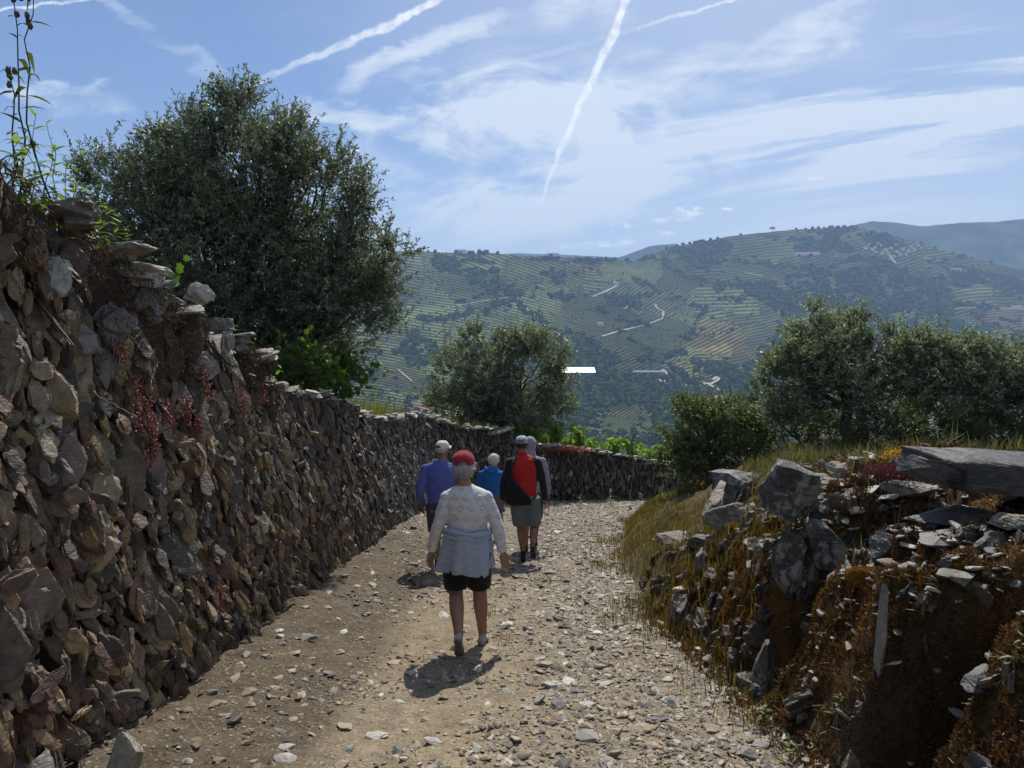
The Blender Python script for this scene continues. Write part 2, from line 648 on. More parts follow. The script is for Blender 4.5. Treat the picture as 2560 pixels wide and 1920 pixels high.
# ------------------------------------------------------------------ near terrain
G0, SL = -1.6, 0.17
PW = np.array([(-2.02, -3), (-2.04, 0), (-2.08, 3), (-2.12, 6), (-2.2, 9), (-2.28, 13), (-2.3, 17), (-2.0, 19.3), (-1.3, 20.6), (-0.3, 21.2),
               (0.8, 21.5), (2.7, 22.0), (4.7, 22.6), (7, 23.4), (12, 25.5), (24, 31)])      # foot of the walls
PT_Y = [-3, 2.8, 3.2, 4.45, 6.1]                                                            # top of the high stretch
PT_Z = [1.6, .80, .63, .20, -.19]
LT_Y = [5.5, 6.4, 9.2, 12.5, 15, 17, 19.9]
LT_Z = [-.35, -.47, -.95, -1.57, -1.85, -2.05, -2.5]


def x_edge_r(Y):      # right edge of the track
    return np.interp(Y, [-3, 3.5, 4.85, 6.5, 9, 11, 13, 15, 17, 19, 20.5, 21.5, 30], [1.42, 1.40, 1.40, 1.22, 1.35, 1.6, 1.95, 2.5, 3.2, 4.1, 6.5, 11, 40])


def x_edge_l(Y):
    return np.interp(Y, PW[:7, 1], PW[:7, 0])


def path_z(X, Y):
    z = G0 - SL * Y
    rut = np.exp(-((X + 0.75) / 0.35) ** 2) + np.exp(-((X - 0.75) / 0.4) ** 2)
    z = z - 0.03 * rut * sst(Y, 25, 15)
    lb = sst(X, -1.15, -2.1) * sst(Y, 22, 12)
    return z + lb * (0.12 + 0.10 * fbm2(X, Y, 2.0, 3, 5))


def terrace_l(X, Y):
    z = np.interp(Y, [-3, 2.8, 4.45, 6.1, 7, 9.2, 12.5, 17, 20, 23, 27, 33], [1.2, .5, .1, -.45, -.75, -1.12, -1.72, -2.35, -2.9, -3.65, -4.2, -5.6])
    return z + 0.02 * (-2.0 - X) + 0.05 * fbm2(X, Y, 1.2, 3, 9)


def bank_rise(X, Y):
    """height over the track, right of its edge"""
    e = X - x_edge_r(Y) - .48 * np.exp(-((Y - 4.42) / .27) ** 4) - .34 * np.exp(-((Y - 2.95) / .2) ** 4)
    H = np.interp(Y, [0, 3, 4.2, 5.5, 7.2, 9, 13, 20], [1.25, 1.4, 1.45, 1.62, 1.45, 1.38, 1.72, 1.75])
    near = np.interp(e, [0, .16, .34, .5, .9, 1.5, 2.2, 4], [0, .12, .42, .66, .82, .90, 1.0, 1.04])
    W = np.interp(Y, [5, 7, 9, 11, 13, 20], [1.5, 1.9, 2.2, 3.0, 4.0, 4.5])
    far = 0.25 * sst(e, 0, 0.5) + 0.75 * sst(e, 0.1, W)
    w = sst(Y, 4.6, 6.4)
    return H * (near * (1 - w) + far * w), e


def ground_z(X, Y, detail=True):
    X = np.asarray(X, float); Y = np.asarray(Y, float)
    z = path_z(X, Y)
    br, e = bank_rise(X, Y)
    on = sst(e, 0.0, 0.3)
    z = z + br
    if detail:
        rough = fbm2(X, Y, 2.6, 5, 3) * 0.20 + np.abs(fbm2(X, Y, 6.0, 4, 31)) * 0.20 - 0.08
        z = z + on * rough * sst(Y, 30, 8)
        z = z + (1 - on) * (fbm2(X, Y, 2.3, 5, 8) * 0.045 + fbm2(X, Y, 14, 3, 18) * 0.012)
    # beyond the bend wall and left of the wall: terraces
    lw = np.where(Y < 19.3, x_edge_l(Y), -50.0)
    dl = sst(X, lw - 0.14, lw - 0.34) * (Y < 19.3)
    ybw = np.interp(X, [-2.0, -1.3, -0.3, 0.8, 2.7, 4.7, 7, 12, 24], [19.3, 20.6, 21.2, 21.5, 22.0, 22.6, 23.4, 25.5, 31])
    db = sst(Y, ybw + 0.14, ybw + 0.34) * (X > -2.0)
    dl2 = np.where(Y >= 19.3, sst(X, -2.0, -2.2), 0)
    k = np.clip(np.maximum(np.maximum(dl, db), dl2), 0, 1)
    tl = terrace_l(X, Y)
    tb = np.interp(Y, [19, 21.5, 23, 26, 33], [-2.9, -3.55, -3.9, -4.35, -5.9]) - 0.16 * np.clip(X, 0, 10) + 0.05 * fbm2(X, Y, 1.0, 3, 6)
    wl = sst(X, 0.4, -0.6)
    ter = tl * wl + tb * (1 - wl)
    z = z * (1 - k) + ter * k
    # the slope drops into the valley beyond
    rim = 27.0 + 0.15 * np.clip(X, 0, 40)
    far = np.clip(Y - rim, 0, None)
    z = z - 0.27 * far - 0.08 * np.clip(far, 0, 5)
    z = np.where(far > 0, np.maximum(z, -160 - 0 * z), z)
    side = np.clip(X - 24, 0, None) * 0.08
    return z - side * (Y < 400)


ys = np.concatenate([np.linspace(-3, 1.2, 22), 1.25 * np.exp(np.arange(0, 700) * 0.0048)])
ys = ys[ys < 34]
ys = np.concatenate([ys, np.geomspace(34.5, 900, 60)])
cs = np.concatenate([np.linspace(-2.6, -1.0, 60)[:-1], np.linspace(-1.0, 1.05, 560), np.linspace(1.05, 3.0, 60)[1:]])
YY, CC = np.meshgrid(ys, cs, indexing='ij')
XX = CC * (np.maximum(YY, 0) + 1.3)
ZZ = ground_z(XX, YY)
n_r, n_c = XX.shape
I = np.arange(n_r * n_c).reshape(n_r, n_c)
Q = np.stack([I[:-1, :-1], I[:-1, 1:], I[1:, 1:], I[1:, :-1]], -1).reshape(-1, 4)
xc = (XX[:-1, :-1] + XX[1:, 1:]).ravel() / 2
yc = (YY[:-1, :-1] + YY[1:, 1:]).ravel() / 2


def ground_col(X, Y):
    e = X - x_edge_r(Y)
    n1 = fbm2(X, Y, 1.1, 4, 41); n2 = fbm2(X, Y, 5.5, 4, 42); n3 = fbm2(X, Y, 0.6, 3, 43)
    dirt = np.array([0.265, 0.208, 0.135]); grey = np.array([0.225, 0.195, 0.145]); dark = np.array([0.10, 0.078, 0.052])
    c = np.zeros(X.shape + (3,)) + dirt
    g = np.clip(.15 + sst(X, -0.1, 0.6) * 0.7 + n1 * 0.7 + sst(Y, 6, 11) * 0.6, 0, 1)[..., None]
    c = c * (1 - g) + grey * g
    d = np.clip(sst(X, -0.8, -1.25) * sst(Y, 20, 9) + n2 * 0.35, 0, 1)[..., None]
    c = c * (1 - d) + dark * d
    c = c * (1 + 0.25 * n2[..., None])
    brown = np.array([0.055, 0.035, 0.02]); org = np.array([0.12, 0.065, 0.02]); gr = np.array([0.11, 0.088, 0.042])
    m = np.clip(0.4 + n2 * 1.5, 0, 1)[..., None]
    b = brown * (1 - m) + org * m
    f = sst(Y, 6, 9)[..., None]
    b = b * (1 - f) + (gr * (1 + 0.4 * n2[..., None])) * f
    k = sst(e, -0.12 + 0.0 * e, 0.3)[..., None]
    k = np.clip(k + 0.3 * (n2[..., None]) * (k > 0) * (k < 1), 0, 1)
    c = c * (1 - k) + b * k
    ter = np.array([0.085, 0.08, 0.035])
    lw = np.where(Y < 19.3, x_edge_l(Y), -2.0)
    ybw = np.interp(X, [-2.0, -1.3, -0.3, 0.8, 2.7, 4.7, 7, 12, 24], [19.3, 20.6, 21.2, 21.5, 22.0, 22.6, 23.4, 25.5, 31])
    kk = ((X < lw - 0.12) | (Y > ybw + 0.1))[..., None]
    c = np.where(kk, ter * (1 + 0.4 * n2[..., None]), c)
    c = np.where((Y > 60)[..., None], np.array([0.05, 0.06, 0.03]), c)
    return c


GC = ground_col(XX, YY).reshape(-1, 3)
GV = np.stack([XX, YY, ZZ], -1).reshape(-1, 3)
ee = xc - x_edge_r(yc)
lw_ = np.where(yc < 19.3, x_edge_l(yc), -2.0)
ybw_ = np.interp(xc, [-2.0, -1.3, -0.3, 0.8, 2.7, 4.7, 7, 12, 24], [19.3, 20.6, 21.2, 21.5, 22.0, 22.6, 23.4, 25.5, 31])
is_ter = (xc < lw_ - 0.12) | (yc > ybw_ + 0.1)
is_bank = (~is_ter) & (ee > 0.05)
is_path = ~(is_ter | is_bank)


def ground_mat(name, pebbles):
    m, nt, b = mat_new(name)
    t = nt.nodes.new('ShaderNodeTexCoord').outputs['Object']
    c = col_attr(nt).outputs['Color']
    n1 = noise(nt, t, 6, 6, 0.65)
    n2 = noise(nt, t, 45, 5, 0.65)
    if pebbles:
        v = voro(nt, t, 34)
        v2 = voro(nt, t, 80)
        sx = xyz(nt, v.outputs['Color'])[0]
        sx2 = xyz(nt, v2.outputs['Color'])[0]
        peb = E(nt, v.outputs['Distance']).ss(0.5, 0.25, 0.0, 1.0) * sx.gt(0.62)
        peb2 = E(nt, v2.outputs['Distance']).ss(0.5, 0.25, 0.0, 1.0) * sx2.gt(0.5)
        c = mixc(nt, peb * 0.55, c, mixc(nt, sx.ss(0.6, 1.0), (0.22, 0.19, 0.14, 1), (0.42, 0.38, 0.30, 1)))
        c = mixc(nt, peb2 * 0.35, c, mixc(nt, sx2.ss(0.5, 1.0), (0.16, 0.13, 0.09, 1), (0.45, 0.38, 0.27, 1)))
        h = n1 * 0.5 + n2 * 0.35 + peb * 0.4 + peb2 * 0.25
    else:
        h = n1 * 0.7 + n2 * 0.6
    nt_link(nt, b.inputs['Base Color'], hsv(nt, c, n1.ss(0.25, 0.75, 0.72, 1.28) * n2.ss(0.2, 0.8, 0.65, 1.35)))
    b.inputs['Roughness'].default_value = 0.9
    b.inputs['Specular IOR Level'].default_value = 0.2
    bump(nt, b, h, 0.9, 0.02)
    return m


def sub_mesh(name, mask, mat):
    q_ = Q[mask]
    used, inv = np.unique(q_.ravel(), return_inverse=True)
    o = mesh(name, GV[used], inv.reshape(-1, 4), mat, None, GC[used], True)
    return tag(o, kind='structure')


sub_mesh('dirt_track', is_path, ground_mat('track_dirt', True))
sub_mesh('earth_bank', is_bank, ground_mat('bank_earth', False))
sub_mesh('terrace_ground', is_ter, ground_mat('terrace_soil', False))

# ------------------------------------------------------------------ dry stone walls
SEG = np.diff(PW, axis=0)
SLEN = np.linalg.norm(SEG, axis=1)
CUM = np.concatenate([[0], np.cumsum(SLEN)])


def wall_at(s):
    s = np.asarray(s, float)
    k = np.clip(np.searchsorted(CUM, s, side='right') - 1, 0, len(SEG) - 1)
    t = (s - CUM[k]) / SLEN[k]
    P = PW[k] + SEG[k] * t[..., None]
    # smooth tangent
    def tan(ss):
        kk = np.clip(np.searchsorted(CUM, ss, side='right') - 1, 0, len(SEG) - 1)
        return SEG[kk] / SLEN[kk][..., None]
    T = tan(np.clip(s - .3, 0, None)) + tan(s) + tan(np.clip(s + .3, 0, CUM[-1] - 1e-3))
    T /= np.linalg.norm(T, axis=-1, keepdims=True)
    return P, T


def s_of(i, y=None):
    return CUM[i]


S_STEP = np.interp(6.2, PW[:, 1], CUM)
S_BEND = CUM[9] + 0.35           # sharp capstone, where the lower vineyard wall starts
S_END = CUM[13] + 1.5


def top_z(s):
    P, _ = wall_at(s)
    zh = np.interp(P[..., 1], PT_Y, PT_Z)
    zl = np.interp(P[..., 1], LT_Y, LT_Z)
    zl = np.where(s > CUM[7], np.interp(s, [CUM[7], CUM[8], S_BEND], [-2.46, -2.85, -3.02]), zl)
    zv = np.interp(s, [S_BEND, CUM[10], CUM[11], CUM[12], CUM[13], CUM[14]], [-3.45, -3.5, -3.8, -4.25, -4.7, -5.7])
    return np.where(s < S_STEP, zh, np.where(s < S_BEND, zl, zv))


def base_z(s):
    P, _ = wall_at(s)
    return path_z(P[..., 0] + 0.1, P[..., 1]) - 0.12


def wall_frames(s):
    P, T = wall_at(s)
    Nn = np.stack([T[..., 1], -T[..., 0]], -1)      # outward, onto the track
    return P, T, Nn


STONE_C = np.array([(.24, .18, .11), (.29, .21, .12), (.15, .13, .105), (.27, .20, .12), (.17, .115, .095), (.13, .115, .10),
                    (.30, .24, .16), (.12, .10, .085), (.16, .10, .085), (.22, .20, .165), (.33, .29, .22)])
TPL = {1: [plate(1, RNG, 7, .12, .5) for _ in range(14)], 2: [plate(2, RNG, 9, .16) for _ in range(18)],
       3: [plate(3, RNG, 10, .2, .4) for _ in range(14)]}
def lamina(k):
    """a split slab made of several leaves of unequal outline"""
    vs, fs, n = [], [], 0
    for i, (sc, off) in enumerate(((1.0, 0.0), (.86, .75), (.72, -.8))):
        v, f = plate(2 if (i == 0 or k > 2) else 1, RNG, 9, .2, .45)
        v = v * np.array([sc, .45, sc]) + np.array([RNG.normal(0, .12), off, RNG.normal(0, .16)])
        vs.append(v); fs.append(f + n); n += len(v)
    return np.concatenate(vs), np.concatenate(fs)


TPL[2] = TPL[2][:5] + [lamina(2) for _ in range(14)]
TPL[3] = TPL[3][:3] + [lamina(3) for _ in range(10)]
BLK = {k: [rock(k, RNG, (1, 1, 1), 16, 0.06, 0, 3.0) for _ in range(8)] for k in (1, 2, 3)}


def wall_stones(acc, s0, s1, cell, lod, rng, big=0.0, hmin=0.0, hmax=1.0, skip=0.0, grow=1.0):
    """stones set on edge, filling the face from s0 to s1"""
    cs_, ch_ = cell
    ss = np.arange(s0 + cs_ / 2, s1, cs_)
    out = []
    for i, s in enumerate(ss):
        zt, zb = float(top_z(np.array(s))), float(base_z(np.array(s)))
        H = zt - zb
        n = max(int((hmax - hmin) * H / ch_), 1)
        off = (i % 2) * 0.5
        for j in range(n):
            if rng.random() < skip: continue
            h = zb + hmin * H + (j + off + rng.uniform(-.25, .25)) * ch_
            if h > zt - ch_ * 0.2: h = zt - ch_ * 0.35
            out.append((s + rng.uniform(-.4, .4) * cs_, h, (h - zb) / H))
    out = np.array(out)
    N = len(out)
    P, T, Nn = wall_frames(out[:, 0])
    szv = np.minimum(rng.lognormal(0, 0.32, N) * grow, 1.45)
    L = ch_ * 0.80 * szv * rng.uniform(.7, 1.5, N)      # half height of the plate
    Wd = ch_ * 0.40 * szv * rng.uniform(.6, 1.25, N)        # half width
    Th = cs_ * 0.26 * rng.uniform(.4, 1.2, N) * szv ** .5
    low = out[:, 2]
    lean = rng.normal(-0.05, 0.2, N) - 0.35 * (1 - low) * (P[:, 1] < 8)    # lower stones lean
    yaw = rng.normal(0.95, 0.42, N)                       # 0: plate across the wall, 90 deg: flat against its face
    roll = rng.normal(-0.26, 0.26, N)
    flat = (rng.random(N) < 0.06) & (ch_ < .12)
    # local frame: x = plate width, y = thickness, z = tall axis
    a0 = np.arctan2(Nn[:, 1], Nn[:, 0])
    Mx = rotm(roll, np.where(flat, rng.normal(0, .2, N) + 1.5, lean), a0 + yaw)
    S = np.stack([Wd, Th, L], 1)
    Mx = Mx * S[:, None, :]
    prot = rng.normal(0.0, 0.045, N) + (0.04 - 0.06 * np.abs(low - .4))
    batter = -0.10 * low
    T3 = np.stack([P[:, 0] + Nn[:, 0] * (prot + batter - .02), P[:, 1] + Nn[:, 1] * (prot + batter - .02), out[:, 1]], 1)
    ci = rng.integers(0, len(STONE_C), N)
    C = STONE_C[ci] * (rng.choice([.45, .65, .85, 1.0, 1.25], N) * rng.uniform(.85, 1.1, N))[:, None]
    C = C * np.array([1.0, .88, .69]) * .88
    upper_dark = sst(low, .62, .95) * .35  # stones get darker towards the top of the wall
    C = C * (1 - upper_dark)[:, None]
    gy = sst(P[:, 1], 7, 14)[:, None] * 0.75
    C = C * (1 - gy) + (C.mean(1, keepdims=True) * np.array([1.10, 1.04, .90])) * gy
    t = rng.integers(0, len(TPL[lod]), N)
    for k, (tv, tf) in enumerate(TPL[lod]):
        m = t == k
        if m.any():
            V, Fc = batch(tv, tf, Mx[m], T3[m])
            acc.add(V, Fc, np.repeat(C[m], len(tv), 0))


def coping(acc, s0, s1, step, lod, rng, size):
    ss = np.arange(s0, s1, step)
    N = len(ss)
    s = ss + rng.uniform(-.3, .3, N) * step
    P, T, Nn = wall_frames(s)
    dep = rng.uniform(-.35, .02, N)
    Mx = rotm(rng.normal(1.57, .16, N), rng.normal(0, .16, N), rng.uniform(0, 6.28, N))
    S = np.stack([rng.uniform(.6, 1.4, N) * size, rng.uniform(.12, .34, N) * size, rng.uniform(.5, 1.0, N) * size], 1)
    T3 = np.stack([P[:, 0] + Nn[:, 0] * dep, P[:, 1] + Nn[:, 1] * dep, top_z(s) + rng.uniform(-.03, .04, N)], 1)
    C = STONE_C[rng.integers(0, len(STONE_C), N)] * rng.uniform(.8, 1.3, N)[:, None]
    C = C * .4 + C.mean(1, keepdims=True) * .6
    t = rng.integers(0, len(TPL[lod]), N)
    for k, (tv, tf) in enumerate(TPL[lod]):
        m = t == k
        if m.any():
            V, Fc = batch(tv, tf, (Mx * S[:, None, :])[m], T3[m])
            acc.add(V, Fc, np.repeat(C[m], len(tv), 0))


def wall_core(name, s0, s1, parent, capf=0.42):
    ss = np.arange(s0, s1 + 0.001, 0.06)
    P, T, Nn = wall_frames(ss)
    zt, zb = top_z(ss - 1e-4 * (ss >= s1 - .03)) - 0.05, base_z(ss) - 0.2
    hs = np.linspace(0, 1, 42)
    z = zb[:, None] + (zt - zb)[:, None] * hs[None]
    dep = -0.17 - 0.10 * hs[None] + 0 * z
    rows = [(dep, z)]
    for d in (-.2, -.3, -capf):
        rows.append((np.full((len(ss), 1), d), (zt - 0.03 * (d < -.25))[:, None]))
    rows.append((np.full((len(ss), 1), -capf), zb[:, None]))
    D = np.concatenate([r[0] for r in rows], 1)
    Z = np.concatenate([r[1] for r in rows], 1)
    X = P[:, None, 0] + Nn[:, None, 0] * D
    Y = P[:, None, 1] + Nn[:, None, 1] * D
    V = np.stack([X, Y, Z], -1).reshape(-1, 3)
    nz = fbm(V * 7, 4, 77) * 0.05
    nn = np.repeat(Nn, D.shape[1], 0)
    V[:, 0] += nn[:, 0] * nz
    V[:, 1] += nn[:, 1] * nz
    a, b = D.shape
    I_ = np.arange(a * b).reshape(a, b)
    Fq = np.stack([I_[:-1, :-1], I_[1:, :-1], I_[1:, 1:], I_[:-1, 1:]], -1).reshape(-1, 4)
    n = a * b
    e0 = [I_[0, k:k + 2].tolist() + [I_[0, -1], I_[0, -1]] for k in range(b - 2)]
    e1 = [[I_[-1, k + 1], I_[-1, k], I_[-1, -1], I_[-1, -1]] for k in range(b - 2)]
    tris = np.array([[e[0], e[1], e[2]] for e in e0] + [[e[0], e[1], e[2]] for e in e1])
    c = np.zeros((n, 3)) + (.07, .055, .04)
    return mesh(name, V, [Fq, tris], M['wallstone'], parent, c)


P0, _ = wall_at(np.array(4.0))
w1 = tag(empty('stone_wall', (-2.05, 4.0, float(base_z(np.array(7.0))))), 'tall near stretch of dry stone wall on the left, topped with earth and weeds', 'wall')
w2 = tag(empty('stone_wall', (-2.2, 12.0, float(base_z(np.array(15.0))))), 'long brown dry stone retaining wall curving along the left of the track behind the walkers', 'wall')
w3 = tag(empty('stone_wall', (3.0, 22.0, -5.3)), 'low grey dry stone wall at the bend, below the bright green vines', 'wall')


def unp(o, w):
    o.parent = w
    o.matrix_parent_inverse = Matrix.Translation(-Vector(w.location))
    return o


ra = np.random.default_rng(5)
SY = lambda y: float(np.interp(y, PW[:8, 1], CUM[:8]))
a = Acc()
wall_stones(a, SY(1.0), SY(3.6), (.046, .085), 2, ra, grow=1.12)
wall_stones(a, SY(3.6), S_STEP, (.046, .082), 2, ra, hmax=.8, grow=1.12)
wall_stones(a, SY(-1), SY(1.0), (.11, .17), 2, ra)
wall_stones(a, SY(2.4), S_STEP, (.12, .17), 3, ra, hmin=.55, skip=.45)        # larger plates high up
wall_stones(a, SY(2.4), SY(4.5), (.2, .2), 3, ra, hmin=.05, hmax=.6, skip=.8, grow=1.15)
for k_, (px, py, Yh, wd_, ht_, tone_, ln_) in enumerate((
        (110, 600, 3.30, .105, .15, (.27, .26, .23), .1), (298, 650, 4.25, .07, .14, (.24, .235, .22), .1), (362, 642, 4.85, .12, .085, (.33, .31, .27), .3), (58, 795, 3.15, .075, .075, (.30, .23, .14), .4),
        (445, 738, 5.35, .06, .11, (.24, .225, .20), .1), (378, 795, 4.85, .12, .12, (.22, .20, .165), .2), (302, 1010, 4.15, .085, .22, (.15, .105, .09), -.05), (100, 1010, 3.3, .10, .26, (.15, .10, .085), .15),
        (165, 1035, 3.5, .16, .10, (.28, .22, .13), .6), (60, 905, 3.15, .07, .07, (.30, .29, .25), .2), (350, 880, 4.5, .08, .10, (.26, .20, .13), .1), (20, 1250, 3.0, .09, .16, (.27, .19, .11), .1),
        (95, 1330, 2.95, .16, .17, (.16, .115, .085), .4), (190, 1490, 3.1, .05, .15, (.36, .27, .16), -.3), (285, 1440, 3.5, .045, .11, (.33, .27, .17), -.25), (240, 1395, 3.4, .05, .09, (.30, .18, .09), -.1),
        (150, 740, 3.5, .09, .09, (.17, .15, .13), .3), (215, 700, 3.8, .12, .13, (.13, .12, .11), 0), (255, 575 + 60, 4.05, .08, .10, (.15, .13, .11), 0))):
    v_, f_ = TPL[3][3 + k_ % 10]
    p_ = at2(px, py, Yh); p_[0] = float(x_edge_l(Yh)) - .02
    V_ = (v_ * np.array([wd_, .03, ht_])) @ rotm(-.12, ln_, .95).T + p_
    a.add(V_, f_, np.array(tone_) * 1.05)
unp(a.build('stonework', M['wallstone']), w1)
a = Acc(); coping(a, SY(3.4), S_STEP, .16, 3, ra, .17); unp(a.build('coping', M['wallstone']), w1)
unp(wall_core('core', SY(-1), S_STEP, None), w1)
a = Acc()
wall_stones(a, S_STEP - .05, SY(9), (.052, .086), 2, ra, grow=1.12)
wall_stones(a, S_STEP, SY(12), (.16, .22), 2, ra, skip=.82)
wall_stones(a, SY(9), SY(15), (.066, .095), 1, ra)
wall_stones(a, SY(15), S_BEND, (.085, .12), 1, ra)
unp(a.build('stonework', M['wallstone']), w2)
a = Acc(); coping(a, S_STEP, SY(11), .15, 2, ra, .14); coping(a, SY(11), S_BEND, .17, 2, ra, .16)
P, T, Nn = wall_frames(np.array([S_BEND - .35]))
V, Fc = rock(3, ra, (.46, .24, .07), 9, .05, .05)
V = V @ rotm(0, -.25, .15).T + np.array([P[0, 0] - .05, P[0, 1] + .12, -3.06])
a.add(V, Fc, (.26, .24, .2))
unp(a.build('coping', M['wallstone']), w2)
unp(wall_core('core', S_STEP, S_BEND, None), w2)
a = Acc()
wall_stones(a, S_BEND, S_END, (.11, .12), 1, ra)
unp(a.build('stonework', M['wallstone']), w3)
a = Acc(); coping(a, S_BEND + .1, S_END, .14, 2, ra, .17); unp(a.build('coping', M['wallstone']), w3)
unp(wall_core('core', S_BEND, S_END, None), w3)

# the bank of dark earth, roots and moss crowning the near wall
a = Acc()
ss = np.arange(SY(-.5), SY(4.6), .035)
P, T, Nn = wall_frames(ss)
pr = np.linspace(0, 1, 26)
D = -0.05 - 0.15 + 0.17 * np.sin(pr * 3.1)[None] * 1.0 - 0.9 * sst(pr, .45, 1)[None] + 0 * ss[:, None]
fall = sst(ss, SY(4.6), SY(3.4))[:, None]
Z = top_z(ss)[:, None] - .5 * fall * (1 - sst(pr, 0, .62))[None] - .04 + 0.04 * fall * sst(pr, .5, 1)[None]
V = np.stack([P[:, None, 0] + Nn[:, None, 0] * D, P[:, None, 1] + Nn[:, None, 1] * D, Z], -1).reshape(-1, 3)
nz = fbm(V * 5, 5, 4) * .10 + np.abs(fbm(V * 17, 3, 14)) * .05
V[:, 0] += nz - .02
V[:, 2] += fbm(V * 6 + 9, 4, 24) * .045
a_, b_ = D.shape
I_ = np.arange(a_ * b_).reshape(a_, b_)
eb = mesh('earth', V, np.stack([I_[:-1, :-1], I_[1:, :-1], I_[1:, 1:], I_[:-1, 1:]], -1).reshape(-1, 4),
          ground_mat('root_earth', False), None, np.zeros((len(V), 3)) + (.06, .048, .036) + np.clip(fbm(V * 9, 3, 2), -.5, .5)[:, None] * .05)
unp(eb, w1)
# ------------------------------------------------------------------ the opposite hillside
K2 = 1024.0 / 2212.0
SKY_X = np.array([-400, 700, 880, 990, 1040, 1130, 1180, 1300, 1370, 1440, 1480, 1560, 1600, 1700, 1800, 1850, 1950, 2050, 2130, 2212, 2500, 2900]) * K2
SKY_Y = np.array([640, 560, 541, 547, 545, 553, 554, 559, 564, 538, 528, 514, 508, 497, 491, 492, 515, 545, 565, 585, 640, 700]) * K2
FAR_X = np.array([-400, 900, 1300, 1450, 1700, 2212, 2900]) * K2


def hill_Y(x, t):
    """distance of the hillside in column x at share t of the way up to its crest"""
    y0 = 760 + 60 * np.sin(x / 170.0)
    y1 = np.interp(x, FAR_X, [2300, 2300, 2500, 2900, 3100, 2900, 2700])
    n = fbm2(x / 150.0, t * 2.2, 1.0, 3, 51)
    n2 = fbm2(x / 60.0, t * 4.0, 1.0, 2, 52)
    return y0 + (y1 - y0) * (0.45 * t + 0.55 * t ** 1.7) + (900 * n + 230 * n2) * t * (1 - t) * 0.75


def hill_top(x):
    return np.interp(x, SKY_X, SKY_Y) + fbm2(x / 14.0, x * 0, 1.0, 3, 61) * 0.9


def hill_pt(x, y):
    """point of the hillside seen in direction (x, y)"""
    x = np.asarray(x, float); y = np.asarray(y, float)
    t = np.clip((474.0 - y) / (474.0 - hill_top(x)), 0, 1)
    Y = hill_Y(x, t)
    d = pdirs(x, y)
    return d * Y[..., None]


def pdirs(x, y):
    cx, cy = (np.asarray(x) - 512.0) / F, (384.0 - np.asarray(y)) / F
    dy = math.cos(PITCH) + cy * math.sin(PITCH)
    dz = -math.sin(PITCH) + cy * math.cos(PITCH)
    return np.stack([cx / dy, np.ones_like(cx + cy), dz / dy], -1)


ux = np.concatenate([np.linspace(-170, 330, 160)[:-1], np.linspace(330, 1030, 700), np.linspace(1030, 1320, 120)[1:]])
tt = np.linspace(0, 1, 420)
UX, TT = np.meshgrid(ux, tt, indexing='ij')
UY = 474.0 + (hill_top(UX) - 474.0) * TT
HYd = hill_Y(UX, TT)
HV = pdirs(UX, UY) * HYd[..., None]
# the far side of the crest falls away again
back = []
for k, (dyy, dzz) in enumerate(((60, -4), (250, -60), (900, -330))):
    b = HV[:, -1, :].copy()
    b[:, 1] += dyy; b[:, 0] *= b[:, 1] / (b[:, 1] - dyy); b[:, 2] += dzz
    back.append(b)
HV = np.concatenate([HV] + [b[:, None] for b in back], 1)
front = HV[:, :1].copy(); front[..., 2] -= 60; front[..., 1] -= 60
HV = np.concatenate([front, HV], 1)
na, nb = HV.shape[:2]
PX = np.concatenate([UX[:, :1], UX, UX[:, -3:]], 1) / K2
PY = np.concatenate([UY[:, :1], UY, UY[:, -3:]], 1) / K2


def inpoly(px, py, poly):
    r = np.zeros(px.shape, bool)
    j = len(poly) - 1
    for i in range(len(poly)):
        xi, yi = poly[i]; xj, yj = poly[j]
        c = ((yi > py) != (yj > py)) & (px < (xj - xi) * (py - yi) / (yj - yi + 1e-9) + xi)
        r ^= c
        j = i
    return r


def linedist(px, py, pts):
    d = np.full(px.shape, 1e9)
    for (x0, y0), (x1, y1) in zip(pts[:-1], pts[1:]):
        L2 = (x1 - x0) ** 2 + (y1 - y0) ** 2 + 1e-9
        t = np.clip(((px - x0) * (x1 - x0) + (py - y0) * (y1 - y0)) / L2, 0, 1)
        d = np.minimum(d, np.hypot(px - x0 - t * (x1 - x0), py - y0 - t * (y1 - y0)))
    return d


WOODS = [[(850, 760), (880, 715), (930, 730), (960, 770), (900, 800)],
         [(1130, 790), (1240, 705), (1330, 760), (1340, 820), (1200, 850)],
         [(1150, 835), (1290, 812), (1440, 815), (1580, 850), (1680, 840), (1700, 1000), (1100, 1000)],
         [(1480, 790), (1560, 775), (1590, 800), (1640, 740), (1700, 700), (1740, 770), (1690, 830), (1600, 850), (1540, 820)],
         [(1640, 610), (1760, 590), (1880, 555), (2000, 590), (2080, 640), (2060, 700), (1930, 720), (1800, 690), (1650, 670)],
         [(1690, 520), (1760, 492), (1870, 494), (1950, 530), (1850, 548), (1740, 545)],
         [(1010, 585), (1075, 580), (1135, 640), (1110, 655), (1040, 625)],
         [(1460, 530), (1540, 508), (1590, 530), (1560, 570), (1500, 590), (1450, 570)],
         [(1620, 600), (1720, 590), (1760, 640), (1700, 680), (1630, 650)],
         [(2020, 560), (2212, 600), (2300, 640), (2212, 640), (2080, 610)],
         [(700, 960), (760, 900), (940, 930), (1150, 960), (1150, 1050), (700, 1050)],
         [(2050, 700), (2212, 710), (2400, 760), (2212, 790), (2060, 760)],
         [(1180, 590), (1220, 585), (1260, 640), (1200, 650)], [(1270, 640), (1330, 628), (1400, 650), (1330, 665)],
         [(1520, 620), (1600, 600), (1640, 640), (1580, 650)], [(880, 560), (1000, 548), (1060, 565), (980, 580)]]
